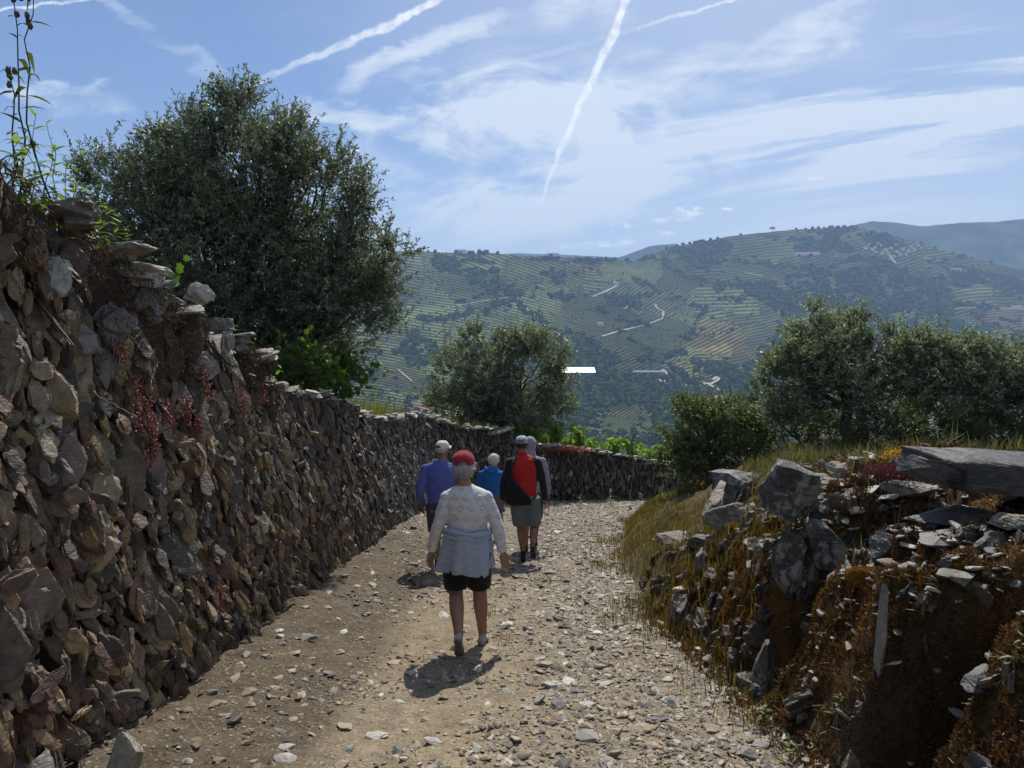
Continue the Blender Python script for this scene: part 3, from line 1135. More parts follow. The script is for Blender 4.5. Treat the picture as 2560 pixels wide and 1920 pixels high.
HEDGES = [[(1030, 585), (1110, 640), (1180, 700), (1270, 765), (1340, 810)], [(1340, 720), (1440, 790), (1530, 850)], [(900, 690), (960, 690), (1040, 668), (1100, 650), (1130, 652)],
          [(1560, 640), (1500, 700), (1480, 760), (1430, 770), (1380, 780)], [(1290, 665), (1340, 690), (1400, 705)], [(1140, 560), (1300, 562), (1440, 560)],
          [(1380, 600), (1440, 640), (1520, 665)], [(930, 560), (1010, 600), (1060, 640)], [(1750, 640), (1900, 650), (2050, 655), (2212, 665)],
          [(1560, 560), (1700, 575), (1850, 590)], [(1420, 560), (1480, 600), (1600, 620)], [(1900, 590), (1990, 600), (2100, 620)]]
wx_ = PX + fbm2(PX, PY, 0.03, 4, 71) * 55
wy_ = PY + fbm2(PX, PY, 0.04, 4, 72) * 26
wood = np.zeros(PX.shape)
for p in WOODS:
    wood = np.maximum(wood, inpoly(wx_, wy_, p) * 1.0)
for h in HEDGES:
    wood = np.maximum(wood, (linedist(wx_ * .4 + PX * .6, wy_ * .4 + PY * .6, h) < 4.6 + 2.5 * fbm2(PX, PY, .05, 2, 73)) * 0.9)
for p in ([(1280, 880), (1410, 865), (1420, 935), (1280, 945)], [(1100, 900), (1190, 880), (1210, 945), (1100, 950)], [(1500, 880), (1570, 870), (1590, 900), (1510, 905)], [(820, 850), (900, 830), (930, 870), (830, 900)]):
    wood = np.where(inpoly(wx_, wy_, p), 0, wood)
nse = fbm2(PX * 0.6, PY * 1.6, 0.045, 4, 74)
fine_ = fbm2(PX, PY * 1.8, 0.035, 4, 174)
wood = np.where((fine_ > .16) & (PY < 800), 0, wood)
wood = np.maximum(wood, ((nse > 0.45) | (fbm2(PX, PY * 2.2, .07, 3, 175) > .5)) * 0.8)
field_col = np.zeros(PX.shape + (3,)) + (0.092, 0.125, 0.045)  # the crops' own colour, for all ground outside the woods
cellr = fbm2(PX * 0.5, PY * 1.3, 0.03, 2, 75)
field_col = field_col * (1 + 0.55 * cellr[..., None])
sp = fbm2(PX * 0.5, PY * 1.5, 0.02, 3, 76)
field_col = field_col + np.clip(sp - .15, 0, 1)[..., None] * np.array([.10, .06, .03])
for poly, c in [([(1140, 670), (1200, 655), (1340, 715), (1430, 765), (1330, 775), (1230, 735)], (.10, .14, .035)),
                ([(1130, 560), (1300, 560), (1370, 590), (1300, 602), (1140, 592)], (.11, .13, .035)),
                ([(1420, 770), (1500, 778), (1560, 820), (1480, 835), (1425, 800)], (.15, .16, .035)),
                ([(1470, 745), (1530, 680), (1575, 700), (1610, 765), (1540, 768)], (.15, .135, .04)),
                ([(1580, 842), (1640, 850), (1645, 885), (1590, 870)], (.20, .21, .03)),
                ([(1400, 668), (1510, 680), (1500, 712), (1400, 705)], (.10, .13, .04)),
                ([(1370, 740), (1440, 760), (1480, 830), (1340, 800), (1290, 770)], (.085, .11, .04)),
                ([(1720, 540), (1830, 535), (1850, 560), (1720, 560)], (.12, .12, .05)),
                ([(1800, 620), (1880, 600), (1900, 625), (1830, 640)], (.10, .12, .04)),
                ([(760, 890), (840, 850), (900, 870), (900, 910), (800, 915)], (.07, .09, .03)),
                ([(880, 880), (930, 870), (950, 885), (920, 900)], (.16, .10, .06)),
                ([(2100, 670), (2212, 665), (2212, 740), (2100, 720)], (.13, .10, .06))]:
    field_col = np.where(inpoly(wx_, wy_, poly)[..., None], np.array(c) * (1 + 0.25 * cellr[..., None]), field_col)
woodc = np.array([0.03, 0.046, 0.02])
I_ = np.arange(na * nb).reshape(na, nb)
hq = np.stack([I_[:-1, :-1], I_[1:, :-1], I_[1:, 1:], I_[:-1, 1:]], -1).reshape(-1, 4)
field_col = field_col * np.array([1.08, 1.0, .95])
hc = field_col * (1 - wood[..., None]) + woodc * wood[..., None]
# rows: the vines stand along the contour, except in a few fields where they climb
fr = np.random.default_rng(9)
sites = np.stack([fr.uniform(300, 2600, 150), fr.uniform(480, 1000, 150)], 1)
sang, spit, sofs, sbri = fr.normal(0, .07, 150), fr.uniform(5.0, 7.6, 150), fr.uniform(0, 1, 150), fr.choice([.55, .75, .95, 1.15, 1.5], 150)
b1 = np.full(PX.shape, 1e9); b2 = b1.copy(); bi = np.zeros(PX.shape, int)
for i_, (sx_, sy_) in enumerate(sites):
    dd_ = np.hypot(wx_ - sx_, (wy_ - sy_) * 2.0)
    nw = dd_ < b1
    b2 = np.where(nw, b1, np.minimum(b2, dd_)); b1 = np.where(nw, dd_, b1); bi = np.where(nw, i_, bi)
edge = (b2 - b1) < 5
sl_ = np.interp(PX, [700, 1300, 1500, 2200], [.06, -.05, .05, .08])
rowk = (PY + PX * (sang[bi] + sl_) + fbm2(PX, PY, .004, 2, 81) * 22) / spit[bi] + sofs[bi]
hc = hc * (sbri[bi] * (1 - wood) + wood)[..., None]
hc = np.where((edge & (bi % 3 > 0) & (wood < .5))[..., None], np.where((bi % 2 == 0)[..., None], np.array([.03, .045, .02]), np.array([.13, .12, .07])), hc)
for poly, ax, ay in [([(1420, 770), (1500, 778), (1560, 820), (1480, 835), (1425, 800)], .05, .14), ([(1470, 745), (1530, 680), (1575, 700), (1610, 765), (1540, 768)], .06, .12)]:
    rowk = np.where(inpoly(wx_, wy_, poly), PX * ax + PY * ay, rowk)
mh, nt, b = mat_new('vineyard_hillside')
c = col_attr(nt).outputs['Color']
rk = E(nt, col_attr(nt, 'row').outputs['Fac'])
wd = E(nt, col_attr(nt, 'wood').outputs['Fac'])
tco = nt.nodes.new('ShaderNodeTexCoord').outputs['Object']
n1 = noise(nt, tco, 0.02, 5, 0.65)
n2 = noise(nt, tco, 0.11, 4, 0.7)
st = ((rk + (n2 - 0.5) * 0.5) * 6.2832).sin()
pat = voro(nt, tco, 0.0065)
pr_ = xyz(nt, pat.outputs['Color'])[0]
stripe = st.ss(-0.5, 0.7) * (1.0 - wd) * n1.ss(0.3, 0.5, 0.45, 1.0)
c1 = hsv(nt, c, pr_.ss(0.0, 1.0, 0.78, 1.25) * n2.ss(0.25, 0.75, 0.8, 1.2))
vine = hsv(nt, c1, 0.34)
soil = mixc(nt, 0.38, hsv(nt, c1, 1.7), (0.17, 0.145, 0.085, 1))
cc_ = mixc(nt, stripe, vine, soil)
cc_ = mixc(nt, wd, cc_, hsv(nt, c, n2.ss(0.3, 0.7, 0.5, 1.5)))
nt_link(nt, b.inputs['Base Color'], cc_)
b.inputs['Roughness'].default_value = 1.0
b.inputs['Specular IOR Level'].default_value = 0.0
bump(nt, b, st * 0.5 + n2 * 1.2, 0.6, 3.0)
o = mesh('vineyard_hillside', HV.reshape(-1, 3), hq, mh, None, hc.reshape(-1, 3), True, {'row': rowk.ravel(), 'wood': wood.ravel()})
tag(o, kind='structure')


def ridge(name, xs_, ys_, dist, col, bottom=470, rough=2.0, seed=1, mat=None):
    x = np.linspace(min(xs_) * K2, max(xs_) * K2, 260)
    top = np.interp(x, np.array(xs_) * K2, np.array(ys_) * K2)
    top = top + fbm2(x / 9, x * 0, 1, 4, seed) * rough * .35
    t = np.linspace(0, 1, 90)
    X, Tt = np.meshgrid(x, t, indexing='ij')
    Yp = 330 + 40 + (top[:, None] - 370) * Tt
    D = dist * (0.62 + 0.38 * Tt) + fbm2(X / 30, Tt * 3, 1, 4, seed + 3) * dist * .16 * Tt * (1 - Tt) * 2
    V = pdirs(X, Yp) * D[..., None]
    bk = V[:, -1:].copy(); bk[..., 1] += dist * .1; bk[..., 2] -= dist * .06
    V = np.concatenate([V, bk], 1)
    a_, b_ = V.shape[:2]
    I_ = np.arange(a_ * b_).reshape(a_, b_)
    C = np.zeros((a_ * b_, 3)) + np.array(col)
    C *= 1 + .5 * fbm(V.reshape(-1, 3) / (dist * .03), 4, seed + 9)[:, None]
    o_ = mesh(name, V.reshape(-1, 3), np.stack([I_[:-1, :-1], I_[1:, :-1], I_[1:, 1:], I_[:-1, 1:]], -1).reshape(-1, 4), mat, None, C, True)
    return tag(o_, kind='structure')


mr, nt, b = mat_new('far_ridge')
c = col_attr(nt).outputs['Color']
tco = nt.nodes.new('ShaderNodeTexCoord').outputs['Object']
nn_ = noise(nt, tco, 0.006, 6, 0.65)
nt_link(nt, b.inputs['Base Color'], hsv(nt, c, nn_.ss(0.3, 0.7, 0.5, 1.5)))
b.inputs['Roughness'].default_value = 1.0
b.inputs['Specular IOR Level'].default_value = 0.0
ridge('right_mountain', [1500, 1700, 1830, 1885, 1910, 1960, 1990, 2080, 2150, 2212, 2400, 2700], [580, 530, 489, 477, 479, 484, 489, 481, 479, 473, 490, 520], 4600, (.06, .08, .045), mat=mr, seed=3)
ridge('centre_mountain', [1250, 1330, 1350, 1400, 1420, 1460, 1520, 1700], [575, 558, 552, 533, 529, 527, 545, 600], 5200, (.035, .05, .03), mat=mr, seed=5, rough=1)
ridge('distant_mountain', [600, 1000, 1090, 1120, 1180, 1260, 1330, 1400, 1700], [575, 556, 548, 547, 549, 552, 556, 562, 580], 6200, (.035, .05, .03), mat=mr, seed=8, rough=1)

# ------------------------------------------------------------------ trees, woods, roads and houses on the hillside
ft = np.random.default_rng(21)
CL = []
for k in range(6):
    tv, tf = ICO[2]
    v = tv * np.array([1, 1, .85]) * (1 + .42 * fbm(tv * 2.1 + k * 9, 3, k + 90)[:, None])
    CL.append((v + np.array([0, 0, .6]), tf))
m_far, nt, b = mat_new('far_foliage')
tco = nt.nodes.new('ShaderNodeTexCoord').outputs['Object']
c = col_attr(nt).outputs['Color']
nn_ = noise(nt, tco, 0.9, 4, 0.7)
nt_link(nt, b.inputs['Base Color'], hsv(nt, c, nn_.ss(0.3, 0.7, 0.4, 1.6)))
b.inputs['Roughness'].default_value = 1.0
b.inputs['Specular IOR Level'].default_value = 0.0
bump(nt, b, nn_, 1.0, 1.5)
# where the woods are: pick visible columns and heights by their mask
vis = (PX > 690) & (PX < 2330) & (PY > 480) & (PY < 960)
wi = np.argwhere((wood > .75) & vis)
pick = wi[ft.integers(0, len(wi), 15000)]
area = HV[pick[:, 0], pick[:, 1]]
pos = area + ft.normal(0, 2.0, area.shape) * (1, 1, 0)
dist_ = pos[:, 1]
siz = ft.uniform(2.6, 6.4, len(pos)) * np.interp(dist_, [700, 3000], [0.75, 1.35])
colr = np.array([.036, .054, .021]) * ft.choice([.4, .7, 1.0, 1.6, 2.4], len(pos))[:, None]
app = siz / dist_
order = np.argsort(-app)
# trees one can tell apart: crest and field trees, and the largest of the woods
solo_px = [(x, None) for x in (905, 925, 940, 985, 1000, 1012, 1022, 1035, 1052, 1075, 1190, 1330, 1440, 1462, 1475, 1490, 1500, 1520, 1535, 1550, 1600, 1720, 1740, 1755, 1768, 1780, 1795, 1810, 1826, 1840, 1850, 1868, 1890, 1915, 1940, 1965, 1990, 2020, 2060, 2100, 2140)]
tm = []
for k, (v, f) in enumerate(CL):
    c = np.zeros((len(v), 3)) + np.array([.032, .048, .020]) * (.75 + .12 * k)
    tm.append(mesh('crown', v, f, m_far, None, c, True, data_only=True))
trk_v, trk_f = tube([(0, 0, -.5), (0, 0, .3)], [.1, .08], 5)
trk = mesh('trunk', trk_v, trk_f, M['bark'], None, None, data_only=True)
proto = None


def far_tree(p, s, k, label, group):
    r = empty('tree', tuple(p))
    r.scale = (s, s, s)
    tag(r, label, 'tree', group)
    link(bpy.data.objects.new('crown', tm[k]), r)
    link(bpy.data.objects.new('trunk', trk), r)
    return r


for x, _ in solo_px:
    xx = np.array(x * K2)
    p = hill_pt(xx, hill_top(xx) + .3)
    far_tree(p + np.array([0, 0, .5]), ft.uniform(3.5, 7.5), int(ft.integers(0, 6)), 'small dark tree standing on the crest line of the opposite hills', 'trees along the crest of the opposite hills')
big = order[:190]
for i in big:
    far_tree(pos[i] + (0, 0, 0), siz[i], int(ft.integers(0, 6)), 'dark round tree in the wooded valley bottom of the opposite slope', 'trees in the valley woods')
rest = order[190:]
a = Acc()
tk = ft.integers(0, 6, len(rest))
for k in range(6):
    m = tk == k
    v, f = CL[k]
    v1, f1 = ICO[1]
    v1 = v1 * np.array([1, 1, .85]) * (1 + .4 * fbm(v1 * 2 + k * 5, 3, k)[:, None]) + np.array([0, 0, .5])
    Mx = rotm(0, 0, ft.uniform(0, 6.28, m.sum())) * (siz[rest][m])[:, None, None]
    V, Fc = batch(v1, f1, Mx, pos[rest][m])
    a.add(V, Fc, np.repeat(colr[rest][m], len(v1), 0))
tag(a.build('woodland', m_far, None, True), 'dark patches of woodland and hedgerow on the far slopes', 'woodland', kind='stuff')
# olive groves: small pale trees scattered over the fields
gi = np.argwhere((wood < .5) & vis & ((fbm2(PX, PY, .02, 2, 99) > -.05)))
pick = gi[ft.integers(0, len(gi), 2600)]
pos2 = HV[pick[:, 0], pick[:, 1]]
a = Acc()
s2 = ft.uniform(1.3, 3.0, len(pos2))
for k in range(4):
    m = np.arange(len(pos2)) % 4 == k
    v1, f1 = ICO[1]
    v1 = v1 * (1 + .4 * fbm(v1 * 2 + k * 7, 3, k)[:, None]) + np.array([0, 0, .4])
    V, Fc = batch(v1, f1, rotm(0, 0, ft.uniform(0, 6.28, m.sum())) * s2[m][:, None, None], pos2[m])
    a.add(V, Fc, (.04, .052, .028))
tag(a.build('orchard', m_far, None, True), 'scattered small olive trees dotted over the far terraces', 'orchard', kind='stuff')

m_road = plain_mat('pale_road', (.42, .38, .31), 0.9, 0.05, .15)


def hill_road(pts, wpx, name='road'):
    P_ = np.array(pts, float)
    s = np.concatenate([[0], np.cumsum(np.hypot(*np.diff(P_, axis=0).T))])
    q_ = np.linspace(0, s[-1], max(int(s[-1] / 3), 6))
    x = np.interp(q_, s, P_[:, 0]) * K2; y = np.interp(q_, s, P_[:, 1]) * K2
    c0 = hill_pt(x, y)
    d = np.gradient(c0, axis=0)
    sd = np.stack([d[:, 1], -d[:, 0], 0 * d[:, 0]], 1)
    sd /= np.linalg.norm(sd, axis=1, keepdims=True) + 1e-9
    w = wpx * c0[:, 1:2] / F * K2 * .5
    # follow the slope: raise each side onto the hillside's own height there
    eps = 0.7
    gx = (hill_pt(x + eps, y) - c0); gy = (hill_pt(x, y - eps) - c0)
    nrm = np.cross(gx, gy); nrm /= np.linalg.norm(nrm, axis=1, keepdims=True); nrm *= np.sign(nrm[:, 2:3])
    zz = lambda v: -(v[:, 0] * nrm[:, 0] + v[:, 1] * nrm[:, 1]) / nrm[:, 2]
    L_, R_ = sd * w, -sd * w
    L_[:, 2] = zz(L_); R_[:, 2] = zz(R_)
    up = np.array([0, 0, 2.2])
    V = np.concatenate([c0 + L_ + up, c0 + R_ + up])
    n = len(c0)
    k = np.arange(n - 1)
    o_ = mesh(name, V, np.stack([k, k + 1, k + 1 + n, k + n], 1), m_road)
    return tag(o_, kind='structure')


for pts, w_ in [([(1415, 658), (1420, 668), (1434, 674), (1430, 690), (1395, 703), (1340, 716), (1300, 728)], 4), ([(1326, 608), (1332, 618), (1310, 630), (1280, 642)], 4),
                ([(1432, 800), (1442, 812), (1437, 830)], 8), ([(1448, 822), (1475, 833), (1520, 838)], 6), ([(1415, 812), (1428, 826)], 7),
                ([(1506, 862), (1512, 838), (1524, 828), (1545, 840), (1562, 848)], 7), ([(1534, 832), (1552, 822), (1556, 810)], 7), ([(1540, 822), (1552, 812)], 7),
                ([(1916, 545), (1926, 560), (1936, 570)], 6), ([(960, 668), (1040, 652), (1105, 642), (1135, 652)], 3),
                ([(1350, 668), (1362, 655), (1366, 648)], 3), ([(2212, 672), (2120, 664), (2060, 668)], 3), ([(1600, 790), (1650, 794), (1700, 790)], 3),
                ([(1120, 655), (1180, 700), (1240, 750)], 3.5), ([(860, 800), (890, 826)], 3), ([(1610, 590), (1650, 598)], 4)]:
    hill_road(pts, w_)

m_wht = plain_mat('limewash', (.72, .69, .64), .9, .3, .08)
m_tile = plain_mat('clay_tiles', (.42, .20, .12), .9, .8, .25)
m_glass = plain_mat('window_dark', (.03, .035, .04), .3, 1, .1)
m_shine, nt, b = mat_new('sheet_roof')
b.inputs['Base Color'].default_value = (.30, .31, .33, 1)
b.inputs['Metallic'].default_value = 0.5
b.inputs['Roughness'].default_value = 0.5
m_grey = plain_mat('grey_render', (.30, .30, .31), .9, .3, .1)


def box(x0, x1, y0, y1, z0, z1):
    V = np.array([(x, y, z) for x in (x0, x1) for y in (y0, y1) for z in (z0, z1)], float)
    return V, np.array([(0, 1, 3, 2), (4, 6, 7, 5), (0, 4, 5, 1), (2, 3, 7, 6), (0, 2, 6, 4), (1, 5, 7, 3)])


def house(x, y, w, d, h, rz, label, group=None, tile=None, wallm=None, name='house', windows=2, roof_h=None):
    p = hill_pt(np.array(x * K2), np.array(y * K2))
    r = tag(empty(name, tuple(p), rz), label, 'house' if name == 'house' else 'building', group)
    V, Fc = box(-w / 2, w / 2, -d / 2, d / 2, -4, h)
    mesh('wall', V, Fc, wallm or m_wht, r)
    rh = h * .35 if roof_h is None else roof_h
    o_ = .4
    V = np.array([(-w / 2 - o_, -d / 2 - o_, h + .02), (w / 2 + o_, -d / 2 - o_, h + .02), (w / 2 + o_, d / 2 + o_, h + .02), (-w / 2 - o_, d / 2 + o_, h + .02),
                  (-w / 2 - o_, 0, h + rh), (w / 2 + o_, 0, h + rh)])
    mesh('roof', V, [np.array([(0, 1, 5, 4), (2, 3, 4, 5), (0, 3, 2, 1)]), np.array([(0, 4, 3), (1, 2, 5)])], tile or m_tile, r)
    for k in range(windows):
        cx = -w / 2 + w * (k + .5) / windows
        V, Fc = box(cx - .6, cx + .6, -d / 2 - .06, -d / 2 + .05, h * .4, h * .4 + 1.6)
        mesh('window', V, Fc, m_glass, r)
    return r


hr = np.random.default_rng(4)
vill = [(1878, 530), (1890, 536), (1902, 533), (1912, 541), (1925, 538), (1938, 546), (1950, 540), (1962, 545), (1975, 541), (1890, 546), (1905, 549), (1918, 552), (1930, 556),
        (1944, 553), (1884, 541), (1956, 551), (1968, 536), (1982, 531), (1870, 538), (1895, 527), (1934, 532), (1990, 538)]
ORD = ['leftmost', 'second', 'third', 'fourth', 'fifth', 'sixth', 'seventh', 'eighth', 'ninth', 'tenth', 'eleventh', 'twelfth']
vill.sort(key=lambda p: (0 if p[1] < 537 else (1 if p[1] < 546 else 2), p[0]))
rows_ = [0 if p[1] < 537 else (1 if p[1] < 546 else 2) for p in vill]
for i, (x, y) in enumerate(vill):
    k_ = i - rows_.index(rows_[i])
    house(x, y, hr.uniform(8, 14), 8, hr.uniform(5, 8), hr.uniform(-.4, .4), f"{ORD[k_]} house {'' if k_ == 0 else 'from the left '}in the {('top', 'middle', 'lower')[rows_[i]]} row of the hillside village", 'houses of the hillside village',
          tile=m_tile if i % 2 else m_grey)
house(1738, 551, 70, 12, 8, 0, 'long low white farm building above the terraces of the right hill', windows=6)
house(1762, 551, 26, 12, 9, 0, 'short white farm building at the right end of the long one on the upper slope', windows=3)
house(1400, 809, 62, 16, 6, 0, 'long grey winery building beside the shining roof', name='winery', tile=m_grey, wallm=m_grey, windows=8)
house(1296, 702, 16, 10, 6, .2, 'lone white farmhouse among trees in the middle of the left slope')
house(1548, 866, 20, 12, 7, .3, 'red roofed house by the looping roads at the valley bottom')
house(1528, 872, 16, 12, 6, -.1, 'white house left of the red roofed one at the valley bottom', tile=m_grey)
house(2062, 585, 50, 12, 8, .1, 'long white house on the right flank of the big hill', windows=5)
house(2195, 668, 40, 14, 9, .1, 'white house at the right edge half way down the hill', windows=3)
house(1330, 614, 18, 10, 6, .1, 'small white house at the top of the winding road on the left slope')
house(880, 668, 22, 12, 6, -.2, 'white farmhouse close beside the big olive crown')
house(1195, 552, 40, 12, 7, 0, 'low flat roofed building on the saddle of the left ridge', tile=m_grey, roof_h=.6, windows=4)
house(995, 546, 40, 14, 8, 0, 'white building among trees on the left crest', windows=3)
# bright sheet roof that throws the sun back
p = hill_pt(np.array(1242 * K2), np.array(811 * K2))
r = tag(empty('warehouse', tuple(p)), 'long warehouse whose pale metal roof shines in the sun, centre of the valley', 'warehouse')
wpx = p[1] / F * K2
V, Fc = box(-42 * wpx, 42 * wpx, -9, 9, -4, 6)
mesh('wall', V, Fc, m_grey, r)
V, Fc = box(-43 * wpx, 43 * wpx, -10, 10, 0, .4)
ang = R(17.5)
ny = 40; nx = 60
gx, gy = np.meshgrid(np.linspace(-43 * wpx, 43 * wpx, nx), np.linspace(-13, 13, ny))
gz = -gy * 0 + 6.5 + (gy + 13) * math.tan(ang) * 1.0
V = np.stack([gx, gy, gz], -1).reshape(-1, 3)
V2 = V - (0, 0, .3)
I_ = np.arange(nx * ny).reshape(ny, nx)
q1 = np.stack([I_[:-1, :-1], I_[:-1, 1:], I_[1:, 1:], I_[1:, :-1]], -1).reshape(-1, 4)
n = nx * ny
ring = list(I_[0]) + list(I_[1:, -1]) + list(I_[-1, ::-1][1:]) + list(I_[1:-1, 0][::-1])
rq = np.array([(a_, b_, b_ + n, a_ + n) for a_, b_ in zip(ring, ring[1:] + ring[:1])])
mesh('roof', np.concatenate([V, V2]), np.concatenate([q1, q1[:, ::-1] + n, rq]), m_shine, r)
# lone umbrella pine and mast on the crest
x0 = np.array(1668 * K2)
p = hill_pt(x0, hill_top(x0) + .5)
r = tag(empty('pine_tree', tuple(p)), 'lone flat crowned pine standing out against the sky on the right hill crest', 'tree')
V, Fc = tube([(0, 0, -6), (.5, 0, 8), (0, 0, 17)], [1.3, 1.0, .7], 6)
mesh('trunk', V, Fc, M['bark'], r)
a = Acc()
for k in range(9):
    v, f = CL[k % 6]
    a.add(v * np.array([6, 5, 3.2]) * ft.uniform(.7, 1.1) + np.array([-9 + k * 2.25, ft.uniform(-3, 3), 19 - abs(k - 4) * 1.1]), f, (.03, .045, .02))
a.build('crown', m_far, r, True)
p = hill_pt(x0 + .9, hill_top(x0 + .9) + .5)
V, Fc = tube([(0, 0, 0), (0, 0, 38)], [.5, .3], 5)
o_ = mesh('radio_mast', V, Fc, m_grey); o_.location = tuple(p)
tag(o_, 'thin mast rising behind the lone pine on the crest', 'mast')

# haze: one closed box of thin air round everything
hv, hf = box(-7000, 7000, -60, 7500, -420, 770)
hm = bpy.data.materials.new('valley_haze')
hm.use_nodes = True
nt = hm.node_tree
nt.nodes.clear()
pv = nt.nodes.new('ShaderNodeVolumePrincipled')
pv.inputs['Color'].default_value = (.46, .66, 1.0, 1)
pv.inputs['Density'].default_value = 0.000135
pv.inputs['Anisotropy'].default_value = 0.1
ho = nt.nodes.new('ShaderNodeOutputMaterial')
nt.links.new(pv.outputs[0], ho.inputs['Volume'])
o_ = mesh('haze', hv, hf, hm)
tag(o_, 'thin blue haze lying over the valley', 'haze', kind='stuff')
# ------------------------------------------------------------------ boulders, ledges and loose stones
def gz(x, y):
    return float(ground_z(np.array([x], float), np.array([y], float))[0])


def boulder(name, px, py, Y, dims, label, rz=0.0, tilt=(0, 0), seed=1, mat='boulder', col=(.17, .165, .15), cat='boulder', strata=.05, cuts=20, sub=5, rough=.06, sink=None, group=None, boxy=.45, free=False):
    """dims: half extents in metres; (px, py): its middle in the 2212-wide photograph; Y: its distance"""
    rg = np.random.default_rng(seed)
    V, Fc = rock(sub, rg, dims, cuts, rough, strata, 3.0, boxy, .42)
    ax = max(dims)
    V = V + (fbm(V / ax * 9, 3, seed + 7) * .014 * ax)[:, None] * (V / (np.linalg.norm(V, axis=1, keepdims=True) + 1e-9))
    V = V @ rotm(tilt[0], tilt[1], rz).T
    C = np.zeros((len(V), 3)) + np.array(col) * .72
    C *= (1 + .6 * fbm(V / ax * 2.5, 4, seed + 5))[:, None]
    p = at2(px, py, Y)
    if not free:
        p[2] = min(p[2], gz(p[0], p[1]) - V[:, 2].min() * .72)
    lift = None
    if sink is not None:
        p[2] = gz(p[0], p[1]) + V[:, 2].max() * 0 - V[:, 2].min() - sink
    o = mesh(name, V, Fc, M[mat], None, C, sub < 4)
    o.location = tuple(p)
    return tag(o, label, cat, group)


B = boulder
B('boulder', 2215, 1022, 4.1, (.66, .36, .13), 'huge dark slab boulder with a flat top lying on the crest at the right edge', .06, (0.03, .05), 3, 'slab', (.085, .08, .078), strata=.05, cuts=7, boxy=.8, free=True)
B('boulder', 1600, 1056, 8.3, (.56, .42, .30), 'pale ridged boulder beside the track bend, largest of its group', .3, (.05, -.12), 52, col=(.17, .17, .16), strata=.08)
B('boulder', 1545, 1075, 7.9, (.40, .13, .13), 'leaning tan and grey slab propped against the pale ridged boulder', 1.0, (.2, -.55), 13, col=(.23, .20, .15), strata=.08)
B('boulder', 1470, 1090, 8.1, (.26, .22, .11), 'flat topped tan block nearest the track at the bend', .2, (0, .03), 14, col=(.26, .23, .17), strata=.05)
B('boulder', 1590, 1115, 7.0, (.26, .26, .17), 'rounded grey boulder with moss below the leaning slab', .3, (0, .1), 15, col=(.22, .20, .17))
B('boulder', 1520, 1130, 7.1, (.22, .16, .09), 'dark layered stone in the grass left of the rounded grey boulder', .6, (0, .1), 16, 'slab', (.15, .14, .13), strata=.14)
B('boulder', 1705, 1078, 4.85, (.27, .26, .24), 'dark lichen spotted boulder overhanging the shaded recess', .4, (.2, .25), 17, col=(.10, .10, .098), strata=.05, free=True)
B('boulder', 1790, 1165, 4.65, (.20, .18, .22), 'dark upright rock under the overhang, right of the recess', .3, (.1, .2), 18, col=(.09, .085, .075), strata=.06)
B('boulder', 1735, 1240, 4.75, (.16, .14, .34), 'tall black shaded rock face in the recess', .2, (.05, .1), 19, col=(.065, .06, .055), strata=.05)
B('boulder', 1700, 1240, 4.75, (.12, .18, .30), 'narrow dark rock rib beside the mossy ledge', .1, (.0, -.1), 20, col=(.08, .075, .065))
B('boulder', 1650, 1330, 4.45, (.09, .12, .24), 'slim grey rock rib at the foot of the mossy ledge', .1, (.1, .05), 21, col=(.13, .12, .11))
B('boulder', 1905, 1350, 3.25, (.016, .05, .25), 'upright slab with a pale broken edge standing in the brown moss', -.2, (.05, .03), 22, col=(.42, .40, .36), strata=.03)
B('boulder', 1850, 1465, 3.1, (.05, .04, .13), 'mossy grey slab left of the pale edged one', .1, (-.1, .03), 23, col=(.20, .17, .12))
B('boulder', 1810, 985, 5.6, (.13, .10, .12), 'pale standing stone on top of the bank, centre of the heap', .2, (0, .3), 24, col=(.42, .40, .34), lichen_=0) if False else \
    B('boulder', 1812, 985, 5.6, (.12, .10, .13), 'pale standing stone on top of the bank, tallest of the heap', .2, (0, .3), 24, col=(.40, .38, .32))
B('boulder', 1772, 1000, 5.55, (.13, .10, .09), 'cream stone stained orange left of the pale standing stone', .2, (0, .1), 25, col=(.42, .34, .22))
B('boulder', 1878, 992, 5.7, (.17, .12, .07), 'flat grey brown stone right of the pale standing stone', .1, (0, .12), 26, col=(.30, .27, .22), strata=.1)
B('boulder', 1830, 1022, 5.1, (.24, .16, .045), 'thin dark ledge slab under the pale standing stone', -.2, (0, .1), 27, 'slab', (.17, .16, .14), strata=.12)
B('boulder', 1740, 1040, 5.2, (.15, .12, .08), 'grey brown block between the overhanging boulder and the heap', .5, (.2, .2), 28, col=(.24, .22, .18), strata=.1)
B('boulder', 1960, 1040, 4.7, (.20, .14, .06), 'flat weathered slab left of the huge dark slab boulder', -.3, (0, -.1), 29, col=(.22, .20, .17), strata=.12)
B('boulder', 2090, 1100, 3.9, (.34, .16, .06), 'long dark slab lying below the huge slab boulder', -.12, (.05, -.04), 30, 'slab', (.10, .095, .09), strata=.1)
B('boulder', 2195, 1085, 3.5, (.12, .12, .05), 'tan layered stone at the right edge below the huge slab', .4, (.1, 0), 31, col=(.30, .26, .19), strata=.15)
B('boulder', 1930, 1075, 4.4, (.14, .10, .05), 'pale grey flat stone on the mossy ledge of the bank', .4, (.1, 0), 32, col=(.30, .29, .27), strata=.1)
B('boulder', 2050, 1165, 3.6, (.22, .13, .035), 'broad grey slate lying flat among pale chips', .3, (.06, .1), 33, 'slab', (.22, .21, .20), strata=.05)
B('boulder', 1905, 1190, 3.9, (.10, .07, .10), 'pointed dark grey stone standing above the orange moss cushion', .4, (.2, .3), 34, 'slab', (.13, .13, .13))
B('boulder', 1840, 1140, 4.3, (.12, .09, .11), 'grey cracked rock left of the slate chips', .2, (.2, .1), 35, 'slab', (.19, .17, .15), strata=.1)
